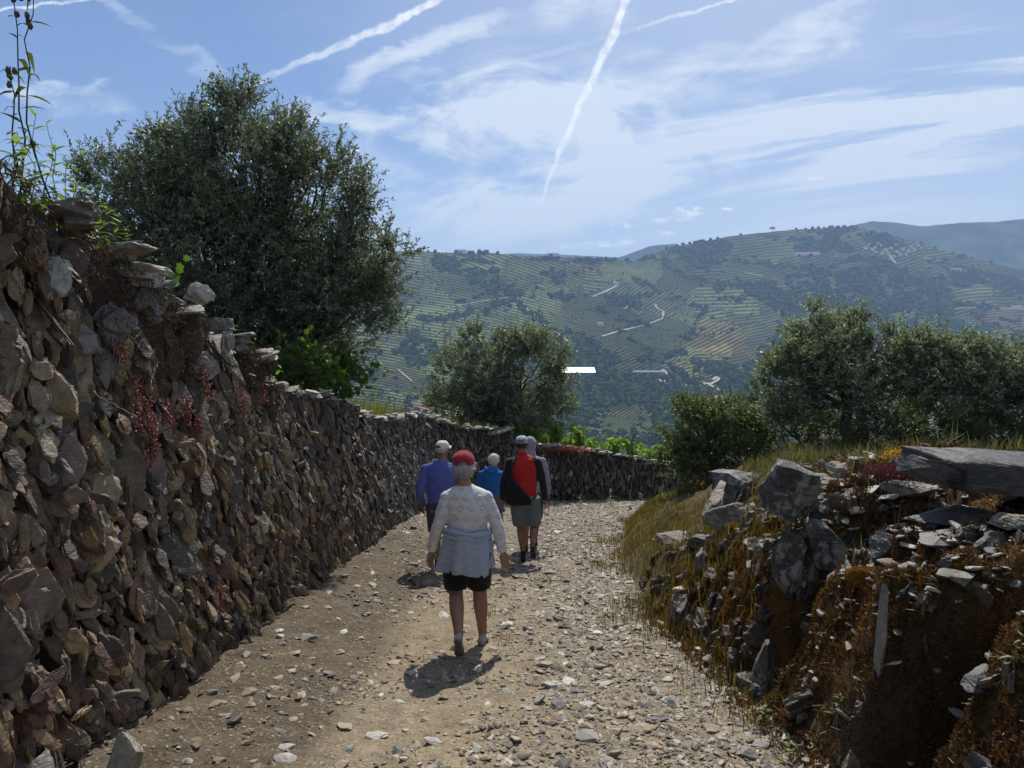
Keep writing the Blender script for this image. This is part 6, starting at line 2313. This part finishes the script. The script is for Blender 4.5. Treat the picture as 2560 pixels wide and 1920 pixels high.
def hand(W, d, side, s=1.0, curl=.5, palm_n=None):
    """palm, four fingers and a thumb; W wrist, d along the hand, side -1 left / +1 right; palm faces the thigh"""
    d = np.array(d, float); d /= np.linalg.norm(d)
    inn = np.array([-side, 0, 0.0]) if palm_n is None else np.array(palm_n, float)     # palm normal
    inn -= d * (inn @ d); inn /= np.linalg.norm(inn)
    fw = np.cross(d, inn) * side
    fw = fw if fw[1] > 0 else -fw                                                    # thumb side, forward
    P = []
    W = np.array(W, float)
    for k in range(4):                      # palm made of four blended rays
        o = (1.5 - k) * .019 * s
        a_ = W + fw * o * .75
        b_ = W + d * .085 * s + fw * o * 1.05
        P.append(limb([a_, b_], [.0165 * s, .0145 * s], 10))
        fl = (.066, .074, .070, .056)[k] * s
        r = (.0088, .009, .0086, .0078)[k] * s
        c1 = curl * (.5 + .12 * k)
        d1 = d * math.cos(c1) + inn * math.sin(c1)
        d2 = d * math.cos(c1 * 2.2) + inn * math.sin(c1 * 2.2)
        d3 = d * math.cos(c1 * 3.1) + inn * math.sin(c1 * 3.1)
        sp_ = fw * (1.5 - k) * .05
        p1 = b_; p2 = p1 + (d1 + sp_) * fl * .45; p3 = p2 + (d2 + sp_) * fl * .32; p4 = p3 + d3 * fl * .26
        P.append(limb([p1 - d * .01, p2, p3, p4], [r * 1.08, r, r * .93, r * .75], 10))
    t0 = W + d * .022 * s + fw * .024 * s
    t1 = t0 + (d * .55 + fw * .75 + inn * .25) * .034 * s
    t2 = t1 + (d * .85 + fw * .40 + inn * .30) * .030 * s
    t3 = t2 + (d * .95 + fw * .12 + inn * .35) * .024 * s
    P.append(limb([t0, t1, t2, t3], [.0135 * s, .0118 * s, .0105 * s, .0085 * s], 10))
    return P


def head_parts(c, s=1.0, turn=0.0, tilt=0.0):
    """skull, jaw, nose, brow, lips and ears; c is the centre of the skull, face towards +y"""
    Rm = rotm(tilt, 0, turn)
    def q_(V): return V @ Rm.T + np.array(c)
    P = []
    for cc, r in (((0, -.008, .018), (.074, .092, .088)), ((0, .022, -.035), (.058, .066, .070)), ((0, .052, -.078), (.030, .028, .022)),
                  ((0, .072, .026), (.048, .018, .016)), ((0, .088, -.012), (.0115, .014, .020)), ((0, .096, -.024), (.014, .012, .009)), ((0, .08, -.052), (.022, .009, .006)),
                  ((0, .079, -.060), (.019, .009, .006)), ((.038, .062, -.020), (.022, .020, .022)), ((-.038, .062, -.020), (.022, .020, .022))):
        V, f = ell((0, 0, 0), np.array(r) * s)
        P.append((q_(V + np.array(cc) * s), f))
    for sd in (-1, 1):
        V, f = ell((0, 0, 0), (.009 * s, .019 * s, .030 * s), (.15, 0, sd * -.35))
        P.append((q_(V + np.array((sd * .078, -.004, -.010)) * s), f))
        V, f = ell((0, 0, 0), (.010 * s, .010 * s, .010 * s))
        P.append((q_(V + np.array((sd * .074, -.002, -.034)) * s), f))
    return P, q_


def shoe(ank, toe_dir, up, s=1.0):
    """upper and sole as separate piece lists; ank = ankle joint"""
    t = np.array(toe_dir, float); t /= np.linalg.norm(t)
    u = np.array(up, float); u -= t * (u @ t); u /= np.linalg.norm(u)
    r = np.cross(t, u)
    B = np.stack([r, t, u], 1)
    def q_(V): return (V * s) @ B.T + np.array(ank)
    up_ = []
    for c, rr in (((0, -.035, -.048), (.034, .036, .034)), ((0, .02, -.046), (.036, .06, .036)), ((0, .085, -.058), (.043, .062, .026)), ((0, .135, -.062), (.040, .036, .021)),
                  ((0, -.008, -.015), (.036, .042, .024))):
        V, f = ell((0, 0, 0), rr); up_.append((q_(V + np.array(c)), f))
    so = []
    for c, rr in (((0, -.035, -.079), (.036, .040, .013)), ((0, .03, -.079), (.034, .065, .011)), ((0, .105, -.079), (.045, .070, .013))):
        V, f = ell((0, 0, 0), rr); so.append((q_(V + np.array(c)), f))
    return up_, so


def wave(amp, sc, seed):
    def w(V):
        n = fbm(V * np.array([1, 1, 1.8]) * sc, 3, seed)
        c = V.copy(); c[:, 2] = 0
        c[:, 0] -= V[:, 0].mean()
        nn = c / (np.linalg.norm(c, axis=1, keepdims=True) + 1e-6)
        return V + nn * (n * amp)[:, None]
    return w


def cap(root, q_, s, col_mat, name='cap', lift=0.0, strap=True, brim=True, rng=None):
    """baseball cap: crown with panels, peak in front, strap opening at the back"""
    n, m = 36, 12
    V = []
    for i in range(m + 1):
        ph = (i / m) * math.pi * .5
        for j in range(n):
            a = 2 * math.pi * j / n
            r = math.cos(ph) ** .75
            back = max(0, -math.sin(a))
            V.append((.088 * r * math.cos(a), .106 * r * math.sin(a) - .006, .030 + .090 * math.sin(ph) ** .92 + (.002 * math.cos(a * 6) if i < m else 0) - .012 * back * (1 - i / m)))
    V = np.array(V) * s
    V[:, 2] += lift
    Fq = np.array([(i * n + j, i * n + (j + 1) % n, (i + 1) * n + (j + 1) % n, (i + 1) * n + j) for i in range(m) for j in range(n)])
    keep = np.ones(len(Fq), bool)
    if strap:
        for i in range(1, 4):
            for j in range(n):
                a = 2 * math.pi * (j + .5) / n
                w = .44 if i < 3 else .28
                if abs(a - 1.5 * math.pi) < w: keep[i * n + j] = False
    Vi = V * np.array([.965, .97, .975]) + (0, 0, -.0005)
    k = len(V)
    o_ = mesh(name, q_(np.concatenate([V, Vi])), np.concatenate([Fq[keep], Fq[keep][:, ::-1] + k]), col_mat, None, None, True)
    unp(o_, root)
    if brim:
        B_ = []
        for i in range(7):
            for j in range(15):
                a = math.pi * (.17 + .66 * j / 14)
                r = i / 6
                B_.append((.086 * math.cos(a) * (1 + .05 * r), .10 * math.sin(a) + r * .07 * math.sin((a - .17 * math.pi) / .66) ** .6 - .006, .034 - .014 * r + .012 * r * math.sin(a) - .010 * abs(math.cos(a)) ** 2 * r * 2))
        B_ = np.array(B_) * s
        B_[:, 2] += lift
        f = np.array([(i * 15 + j, i * 15 + j + 1, (i + 1) * 15 + j + 1, (i + 1) * 15 + j) for i in range(6) for j in range(14)])
        k = len(B_)
        o2 = mesh('peak', q_(np.concatenate([B_, B_ - (0, 0, .004)])), np.concatenate([f, f[:, ::-1] + k]), col_mat, None, None, True)
        bpy.context.view_layer.update()
        o2.parent = o_
    return o_


def hair_cap(root, q_, s, mat, rng, z0=-.06, z1=.12, amp=.010, strands=900, long_=.03, puff=1.0, front=.02, top=9.0):
    v, f = ICO[4]
    V = v * np.array([.083, .102, .098]) * puff * s + np.array([0, -.012, .018]) * s
    cut = (V[:, 1] > front * s) & (V[:, 2] < .055 * s)
    V[:, 2] = np.maximum(V[:, 2], z0 * s)
    hi = V[:, 2] > top * s
    V[hi, :2] *= .8; V[hi, 2] = top * s + (V[hi, 2] - top * s) * .5
    V = V + v * (fbm(v * 6, 3, 3) * amp)[:, None]
    keepf = ~(cut[f].any(1))
    o_ = mesh('hair', q_(V), f[keepf], mat, None, None, True)
    unp(o_, root)
    # locks
    k = rng.integers(0, len(V), strands)
    k = k[(~cut[k]) & (~hi[k])]
    P = V[k]
    n_ = v[k]
    d = n_ * .55 + np.array([0, -.1, -.9]) + rng.normal(0, .3, (len(k), 3)); d /= np.linalg.norm(d, axis=1, keepdims=True)
    L = long_ * rng.uniform(.5, 1.2, len(k))
    sd = np.cross(d, n_); sd /= np.linalg.norm(sd, axis=1, keepdims=True) + 1e-6; sd *= .0022
    A, B_ = P + n_ * .001, P + d * L[:, None] * .5 + n_ * .005
    Cc = P + d * L[:, None] + n_ * .002
    VV = np.stack([A - sd, A + sd, B_ + sd, B_ - sd, Cc], 1).reshape(-1, 3)
    b = (np.arange(len(k)) * 5)[:, None, None]
    ff = (np.array([(0, 1, 2), (0, 2, 3), (3, 2, 4)])[None] + b).reshape(-1, 3)
    o2 = mesh('locks', q_(VV), ff, mat, None, None, True)
    o2.parent = o_
    return o_


def person(px_x, Y, label, cfg, rz=0.0):
    x = (px_x - 512) / F * Y
    g = cfg
    z = gz(x, Y)
    root = tag(empty('person', (0, 0, 0)), label, 'person')
    vx = g.get('voxel', .007)
    sk = g.get('skin', M['skin'])
    hp, hq = head_parts(g['head'], g.get('hs', 1.0), g.get('turn', 0), g.get('htilt', 0))
    pcs = list(hp)
    hc_ = np.array(g['head'])
    pcs.append(limb([hc_ + (0, -.02, -.03), hc_ + (0, -.025, -.10), np.array(g['neck'])], [.052, .055, .066]))
    # torso under the clothes
    pcs.append(loft([(l[0], l[1], l[2], l[3] * .9, l[4] * .9) for l in g['torso']]))
    for sd, S in ((-1, 'L'), (1, 'R')):
        sh, el, wr = g['sh' + S], g['el' + S], g['wr' + S]
        ar = g.get('arm', 1.0)
        mid = (np.array(el) + np.array(wr)) / 2 * .5 + np.array(el) * .5
        pcs.append(limb([sh, (np.array(sh) + el) / 2, el, mid, wr], [.050 * ar, .046 * ar, .036 * ar, .038 * ar, .025]))
        d = np.array(g.get('hd' + S, np.array(wr) - el), float)
        pcs += hand(np.array(wr) + d / np.linalg.norm(d) * .01, d, sd, g.get('hand', 1.0), g.get('curl', .5), g.get('pn' + S))
        hip, kn, an = np.array(g['hip' + S]), np.array(g['kn' + S]), np.array(g['an' + S])
        lg = g.get('leg', 1.0)
        calf = kn + (an - kn) * .33 + (0, -.012, 0)
        low = kn + (an - kn) * .75
        pcs.append(limb([hip, (hip + kn) / 2, kn + (kn - hip) * -.1, kn, calf, low, an], [.088 * lg, .076 * lg, .060 * lg, .056 * lg, .061 * lg, .042 * lg, .036 * lg]))
        fd = np.array(g.get('fd' + S, (0, 1, -SL)), float)
        fu = np.array(g.get('fu' + S, (0, 0, 1)), float)
        t = fd / np.linalg.norm(fd); u = fu - t * (fu @ t); u /= np.linalg.norm(u)
        pcs.append(limb([an, an + t * .02 - u * .045, an + t * .12 - u * .06], [.034, .032, .022]))
    body = fuse('body', pcs, vx, sk, None, 3)
    unp(body, root)
    for sd in (-1, 1):
        V, f = ell((0, 0, 0), (.012, .012, .012), None, 2)
        unp(mesh('eye', hq((V + np.array([sd * .031, .075, .008])) * g.get('hs', 1.0)), f, M['eye'], None, None, True), root)
    # shirt
    pcs = [loft(g['torso'])]
    for S in 'LR':
        sh, el, wr = np.array(g['sh' + S]), np.array(g['el' + S]), np.array(g['wr' + S])
        ar = g.get('sleeve', 1.0)
        pcs.append(limb([sh + (el - sh) * .06, (sh + el) / 2, el, (el + wr) / 2, wr - (wr - el) * .04], [.060 * ar, .060 * ar, .053 * ar, .048 * ar, .040 * ar]))
        pcs.append(ell(sh, (.064 * ar, .062 * ar, .060 * ar)))
        pcs.append(limb([sh, np.array([sh[0] * .25, sh[1], g['neck'][2] - .035])], [.056 * ar, .045 * ar]))
    if 'collar' in g: pcs.append(g['collar'])
    shirt = fuse(g.get('shirt_name', 'shirt'), pcs, vx * 1.1, g['shirt'], None, 5, wave(.010, 9, g.get('seed', 1)), g.get('shirt_col'))
    unp(shirt, root)
    # shorts
    pcs = []
    zt = g.get('short_top', 0.9)
    for S in 'LR':
        hip, kn = np.array(g['hip' + S]), np.array(g['kn' + S])
        f = g['short_len']
        sr = g.get('short_r', (.115, .105, .10))
        pcs.append(limb([hip + (0, 0, .05), hip + (kn - hip) * .5 * f, hip + (kn - hip) * f], sr))
    hm = (np.array(g['hipL']) + g['hipR']) / 2
    pcs.append(ell(hm + (0, -.01, .02), g.get('hipr', (.19, .135, .12))))
    sh_ = fuse('shorts', pcs, vx * 1.2, g['shorts'], None, 4, wave(.006, 8, 5))
    unp(sh_, root)
    # shoes
    for S in 'LR':
        up_, so = shoe(g['an' + S], g.get('fd' + S, (0, 1, -SL)), g.get('fu' + S, (0, 0, 1)), g.get('shoe_s', 1.0))
        o_ = fuse('shoe', up_, .006, g['shoe'], None, 3)
        unp(o_, root)
        o2 = fuse('sole', so, .006, g.get('sole', M['sole']), None, 2)
        o2.parent = o_
        if g.get('socks') is not None:
            an = np.array(g['an' + S]); kn = np.array(g['kn' + S])
            unp(fuse('sock', [limb([an - (0, 0, .02), an + (kn - an) * .16], [.040, .041])], .006, g['socks'], None, 2), root)
    g['extra'](root, hq, g) if 'extra' in g else None
    root.location = (x, Y, z)
    root.rotation_euler = (0, 0, rz)
    return root


hrng = np.random.default_rng(55)


def lady_extra(root, q_, g):
    s = g.get('hs', 1)
    hair_cap(root, q_, s, M['grey_hair'], hrng, z0=-.075, amp=.012, strands=1700, long_=.035, puff=1.04, top=.032)
    cap(root, q_, s * 1.04, cloth_mat('faded_red_cap', (.30, .028, .045), .9, fold=.3, sc=3), 'cap')
    # jacket knotted round the waist
    n, m = 72, 26
    a = np.linspace(0, 2 * np.pi, n, endpoint=False)
    V = []
    for layer, off in ((0, 0), (1, -.006)):
        for i in range(m):
            t = i / (m - 1)
            z_ = .985 - t * .325
            bk = np.maximum(0, -np.sin(a))
            rx = np.interp(t, [0, .12, .4, 1], [.170, .180, .194, .204]) + off
            ry = np.interp(t, [0, .12, .4, 1], [.135, .155, .172, .180]) + off
            fold = (.006 + .012 * t) * np.sin(a * 7 + 1.5 * np.sin(a * 2) + t * 2.2) + .008 * t * np.sin(a * 13 + 2) + .012 * np.exp(-((t - .12) / .06) ** 2)
            drop = -.03 * t * bk + .02 * t * np.sin(a * 3 + 1)
            sl = .05 * t * np.exp(-((a - 4.05) / .05) ** 2) + .04 * t * np.exp(-((a - 5.3) / .05) ** 2)
            x_ = .005 + (rx + fold) * np.cos(a) - .045 * t * np.exp(-((a - 3.3) / .35) ** 2)
            V.append(np.stack([x_, -.01 + (ry + fold) * np.sin(a), z_ + drop * 1.0 + sl + 0 * a], 1))
    V = np.concatenate(V)
    V += (fbm(V * 14, 3, 9) * .006)[:, None]
    F4 = []
    for L_ in (0, 1):
        o = L_ * n * m
        for i in range(m - 1):
            for j in range(n):
                q4 = (o + i * n + j, o + i * n + (j + 1) % n, o + (i + 1) * n + (j + 1) % n, o + (i + 1) * n + j)
                F4.append(q4 if L_ == 0 else q4[::-1])
    for j in range(n):
        for i in (0, m - 1):
            F4.append((i * n + j, i * n + (j + 1) % n, n * m + i * n + (j + 1) % n, n * m + i * n + j))
    jm = cloth_mat('pale_blue_jacket', (.34, .39, .48), .8, fold=.9, sc=.8)
    o_ = mesh('tied_jacket', V, np.array(F4), jm, None, None, True)
    unp(o_, root)
    # rolled waist and twisted sleeves
    t = np.linspace(0, 2 * np.pi, 60)
    for dz_, r_, ph in ((.0, .020, 0), (-.035, .017, 1.2), (-.062, .013, 2.2)):
        P = np.stack([.005 + .184 * np.cos(t), -.012 + .150 * np.sin(t), .965 + dz_ + .014 * np.sin(t * 2 + ph)], 1)
        V, f = tube(P, r_ + .004 * np.sin(t * 5 + ph), 10)
        o3 = mesh('rolled_sleeve', V, f, jm, None, None, True)
        o3.parent = o_


def tor(lv):
    return lv


lady = dict(head=(-.028, .045, 1.47), neck=(-.02, .0, 1.30), hs=1.0, turn=.0, htilt=.08, seed=3, voxel=.0058,
            torso=[(.74, .0, .0, .185, .135), (.88, .0, .0, .190, .140), (.99, .005, .0, .160, .122), (1.10, .005, .0, .172, .125), (1.19, .005, .0, .190, .122), (1.25, .005, -.005, .188, .108),
                   (1.285, .0, -.005, .150, .085), (1.315, -.01, -.003, .085, .068), (1.33, -.015, .0, .062, .058)],
            shL=(-.148, -.01, 1.222), elL=(-.232, -.03, .985), wrL=(-.292, .02, .775), shR=(.155, -.01, 1.222), elR=(.250, -.02, .985), wrR=(.292, -.02, .775),
            hdL=(-.12, .10, -1), hdR=(.22, -.02, -1), pnL=(.75, -.6, 0), pnR=(-.4, .9, 0), curl=.48, hand=.92,
            hipL=(-.098, .0, .74), hipR=(.092, .0, .74), knL=(-.09, -.02, .44), knR=(.098, .07, .43), anL=(-.045, -.32, .215), anR=(.122, .03, .085),
            fdL=(.05, .50, -.86), fuL=(0, .86, .5), fdR=(.12, 1, -.17), leg=1.0, arm=.95, sleeve=.98,
            shirt=cloth_mat('white_patterned_jersey', (.64, .63, .61), .9, 'diamonds', fold=.6), shorts=M['black'], short_len=.86, short_r=(.115, .105, .098), hipr=(.195, .14, .12),
            shoe=M['shoe_grey'], shoe_s=.94, extra=lady_extra, skin=M['skin'])
person(466, 5.62, 'woman in a red cap and diamond patterned white top, jacket tied round her waist', lady)


def red_col(V):
    c = np.zeros((len(V), 3)) + (.016, .017, .022)
    w = .165 - .05 * sst(V[:, 2], 1.34, 1.5) + .03 * sst(V[:, 2], 1.15, .95)
    red = (np.abs(V[:, 0] - .005) < w) & (V[:, 2] < 1.62)
    c[red] = (.42, .022, .018)
    return c


def red_extra(root, q_, g):
    hair_cap(root, q_, 1.0, M['dark_hair'], hrng, z0=-.045, amp=.006, strands=500, long_=.014, puff=.99, top=.03)
    cap(root, q_, 1.0, cloth_mat('pale_mottled_cap', (.52, .56, .60), .9, 'camo', fold=.3), 'cap', brim=True)


man_r = dict(head=(-.03, .03, 1.685), neck=(-.02, .0, 1.53), seed=8, voxel=.009, shirt_name='jacket',
             torso=[(.86, .0, .0, .175, .125), (.95, .0, .0, .185, .13), (1.1, .0, .0, .180, .128), (1.25, .0, .0, .205, .135), (1.38, .0, -.005, .215, .130), (1.46, .0, -.01, .195, .105),
                    (1.51, -.01, -.005, .12, .08), (1.55, -.015, .0, .075, .07), (1.585, -.02, .0, .066, .062)],
             shL=(-.195, -.01, 1.43), elL=(-.285, -.04, 1.14), wrL=(-.300, .03, .885), shR=(.195, -.01, 1.43), elR=(.270, -.03, 1.14), wrR=(.300, .02, .885),
             hipL=(-.085, .0, .88), hipR=(.105, .0, .88), knL=(-.045, .04, .50), knR=(.145, .03, .50), anL=(-.005, .02, .09), anR=(.12, -.24, .275),
             fdR=(.1, .68, -.72), fuR=(0, .75, .65), leg=.98, sleeve=1.05, shirt=cloth_mat('red_black_jacket', (0, 0, 0), .75, None, True, .7), shirt_col=red_col,
             shorts=cloth_mat('grey_green_shorts', (.13, .155, .15), .9, fold=.6), short_len=.92, short_r=(.125, .118, .112), hipr=(.19, .135, .13), shoe=M['shoe_black'], sole=M['shoe_black'],
             socks=M['black'], skin=M['skin2'], extra=red_extra, curl=.5)
rr = person(524, 9.9, 'man in a red and black jacket, pale cap and grey shorts', man_r)
# sling bag hanging on his back
bx_, by_, bz_ = rr.location
out = np.array([(-.20, 1.26), (-.13, 1.20), (-.02, 1.09), (.06, .99), (.115, .92), (.105, .855), (.02, .845), (-.14, .83), (-.245, .86), (-.265, .95), (-.25, 1.10)])
t = np.linspace(0, len(out), 80, endpoint=False)
ox = np.interp(t, np.arange(len(out) + 1), np.append(out[:, 0], out[0, 0])); oz = np.interp(t, np.arange(len(out) + 1), np.append(out[:, 1], out[0, 1]))
for _ in range(2):
    ox = (np.roll(ox, 1) + 2 * ox + np.roll(ox, -1)) / 4; oz = (np.roll(oz, 1) + 2 * oz + np.roll(oz, -1)) / 4
cxm, czm = ox.mean(), oz.mean()
V, F4 = [], []
prof = [(0, -.185), (.5, -.195), (.8, -.185), (.95, -.165), (1.0, -.135), (.97, -.10), (.7, -.09), (0, -.09)]
for r_, y_ in prof:
    V.append(np.stack([cxm + (ox - cxm) * r_, np.full(80, y_) - .012 * np.sin(ox * 30) * (r_ > .3), czm + (oz - czm) * r_], 1))
V = np.concatenate(V); V += (fbm(V * 11, 3, 6) * .01)[:, None]
F4 = np.array([(i * 80 + j, i * 80 + (j + 1) % 80, (i + 1) * 80 + (j + 1) % 80, (i + 1) * 80 + j) for i in range(len(prof) - 1) for j in range(80)])
bag = tag(empty('bag', (bx_ - .1, by_ - .14, bz_ + 1.0)), 'black slouchy sling bag hanging across the back of the man in red', 'bag')
for o_ in (mesh('pouch', V + np.array([bx_, by_, bz_]), F4, M['black'], None, None, True),):
    unp(o_, bag)
st_ = np.array([(-.19, -.16, 1.24), (-.175, -.15, 1.36), (-.15, -.125, 1.45), (-.135, -.04, 1.50), (-.12, .06, 1.46), (-.05, .13, 1.34), (.05, .15, 1.2), (.15, .12, 1.05), (.185, .0, .98), (.13, -.12, .93)])
tq = np.linspace(0, 9, 46)
st_ = np.stack([np.interp(tq, np.arange(10), st_[:, i]) for i in range(3)], 1)
V, f = tube(st_, np.full(46, .013), 6)
unp(mesh('strap', V + np.array([bx_, by_, bz_]), f, M['black'], None, None, True), bag)


def blue_extra(root, q_, g):
    hair_cap(root, q_, 1.0, M['white_hair'], hrng, z0=-.07, amp=.012, strands=900, long_=.03, puff=1.06)
    # hood lying on the back, with its drawn edge
    P = np.array([(-.10, -.02, 1.315), (-.085, -.085, 1.285), (0, -.125, 1.25), (.085, -.085, 1.285), (.10, -.02, 1.315)])
    unp(fuse('hood', [limb(P, [.026, .036, .042, .036, .026]), ell((0, -.10, 1.25), (.085, .032, .055))], .008, g['shirt'], None, 3), root)


def scaled(lv, sx, sy=None): return [(a_, b_, c_, d_ * sx, e_ * (sy or sx)) for a_, b_, c_, d_, e_ in lv]


man_b = dict(head=(.05, .05, 1.43), neck=(.02, .0, 1.28), turn=-.5, seed=14, voxel=.010, shirt_name='hooded_jacket',
             torso=[(.80, .0, .0, .175, .14), (.90, .0, .0, .190, .145), (1.03, .0, .0, .185, .14), (1.14, .0, .0, .20, .135), (1.22, .0, -.01, .19, .12), (1.27, .0, -.01, .14, .09), (1.31, .01, .0, .08, .07),
                    (1.33, .015, .0, .068, .065)],
             shL=(-.17, -.01, 1.19), elL=(-.245, -.02, .95), wrL=(-.23, .12, .80), shR=(.17, -.01, 1.19), elR=(.235, -.02, .95), wrR=(.22, .14, .80),
             hipL=(-.085, 0, .78), hipR=(.10, 0, .78), knL=(-.09, .10, .42), knR=(.16, .0, .43), anL=(-.09, .16, .09), anR=(.175, -.05, .10), leg=.93, sleeve=1.0,
             shirt=cloth_mat('bright_blue_hoodie', (.020, .13, .42), .85, fold=.7), shorts=cloth_mat('mauve_grey_shorts', (.14, .125, .14), .9), short_len=.80, short_r=(.115, .11, .105),
             shoe=M['shoe_black'], sole=M['shoe_black'], extra=blue_extra, skin=skin_mat('pale_leg_skin', (.42, .26, .17)), hand=.92)
person(491, 12.5, 'short man with white hair in a bright blue hooded jacket, farthest walker', man_b)


def grey_extra(root, q_, g):
    P = [ell(np.array(g['head']) + (0, -.018, .02), (.105, .122, .122)), limb([np.array(g['head']) + (0, -.04, -.05), np.array(g['neck']) + (0, -.02, .0)], [.085, .10])]
    unp(fuse('hood', P, .009, g['shirt'], None, 4, wave(.006, 10, 6)), root)


man_g = dict(man_r); man_g.pop('shirt_col'); man_g.pop('extra')
man_g.update(head=(.0, .03, 1.685), neck=(.0, .0, 1.51), seed=21, voxel=.010, shirt_name='hooded_sweater', extra=grey_extra, shirt=cloth_mat('grey_hoodie', (.27, .28, .32), .9, fold=.6),
             shorts=cloth_mat('dark_trousers_cloth', (.05, .05, .06), .9), short_len=1.0, anL=(-.06, -.1, .10), anR=(.10, .2, .09), fdR=(0, 1, -.17), fuR=(0, 0, 1), knR=(.10, .12, .48), knL=(-.07, .05, .48), socks=None)
man_g['torso'] = scaled(man_r['torso'], 1.04)
person(530, 11.1, 'person in a grey sweater with the hood up, behind the man in red', man_g)


def pur_extra(root, q_, g):
    hair_cap(root, q_, 1.0, M['grey_hair'], hrng, z0=-.03, amp=.004, strands=300, long_=.010, puff=.985, top=.03)
    cap(root, q_, 1.0, cloth_mat('off_white_cap', (.62, .60, .55), .9, fold=.4), 'cap', strap=True)


man_p = dict(man_r); man_p.pop('shirt_col')
man_p.update(head=(.02, .03, 1.625), neck=(.02, .0, 1.47), turn=-.55, seed=31, voxel=.009, shirt_name='shirt', extra=pur_extra, shirt=cloth_mat('violet_blue_shirt', (.10, .125, .40), .8, fold=.6),
             shorts=cloth_mat('dark_shorts_cloth', (.06, .06, .07), .9), socks=None, elL=(-.275, -.06, 1.10), wrL=(-.255, .10, .86), hdL=(.05, .2, -1), elR=(.26, -.02, 1.10), wrR=(.27, .08, .86),
             anL=(-.08, .2, .09), anR=(.10, -.02, .09), knL=(-.08, .14, .49), knR=(.10, .06, .49), fdR=(0, 1, -.17), fuR=(0, 0, 1), shoe=M['shoe_black'])
man_p['torso'] = [(z_ - .05, a_, b_, c_, d_) for z_, a_, b_, c_, d_ in man_r['torso'][:-1]]
for k_ in ('shL', 'shR'): man_p[k_] = tuple(np.array(man_r[k_]) - (0, 0, .05))
person(440, 9.2, 'man in a violet blue long sleeved shirt and off white cap, left of the woman', man_p)
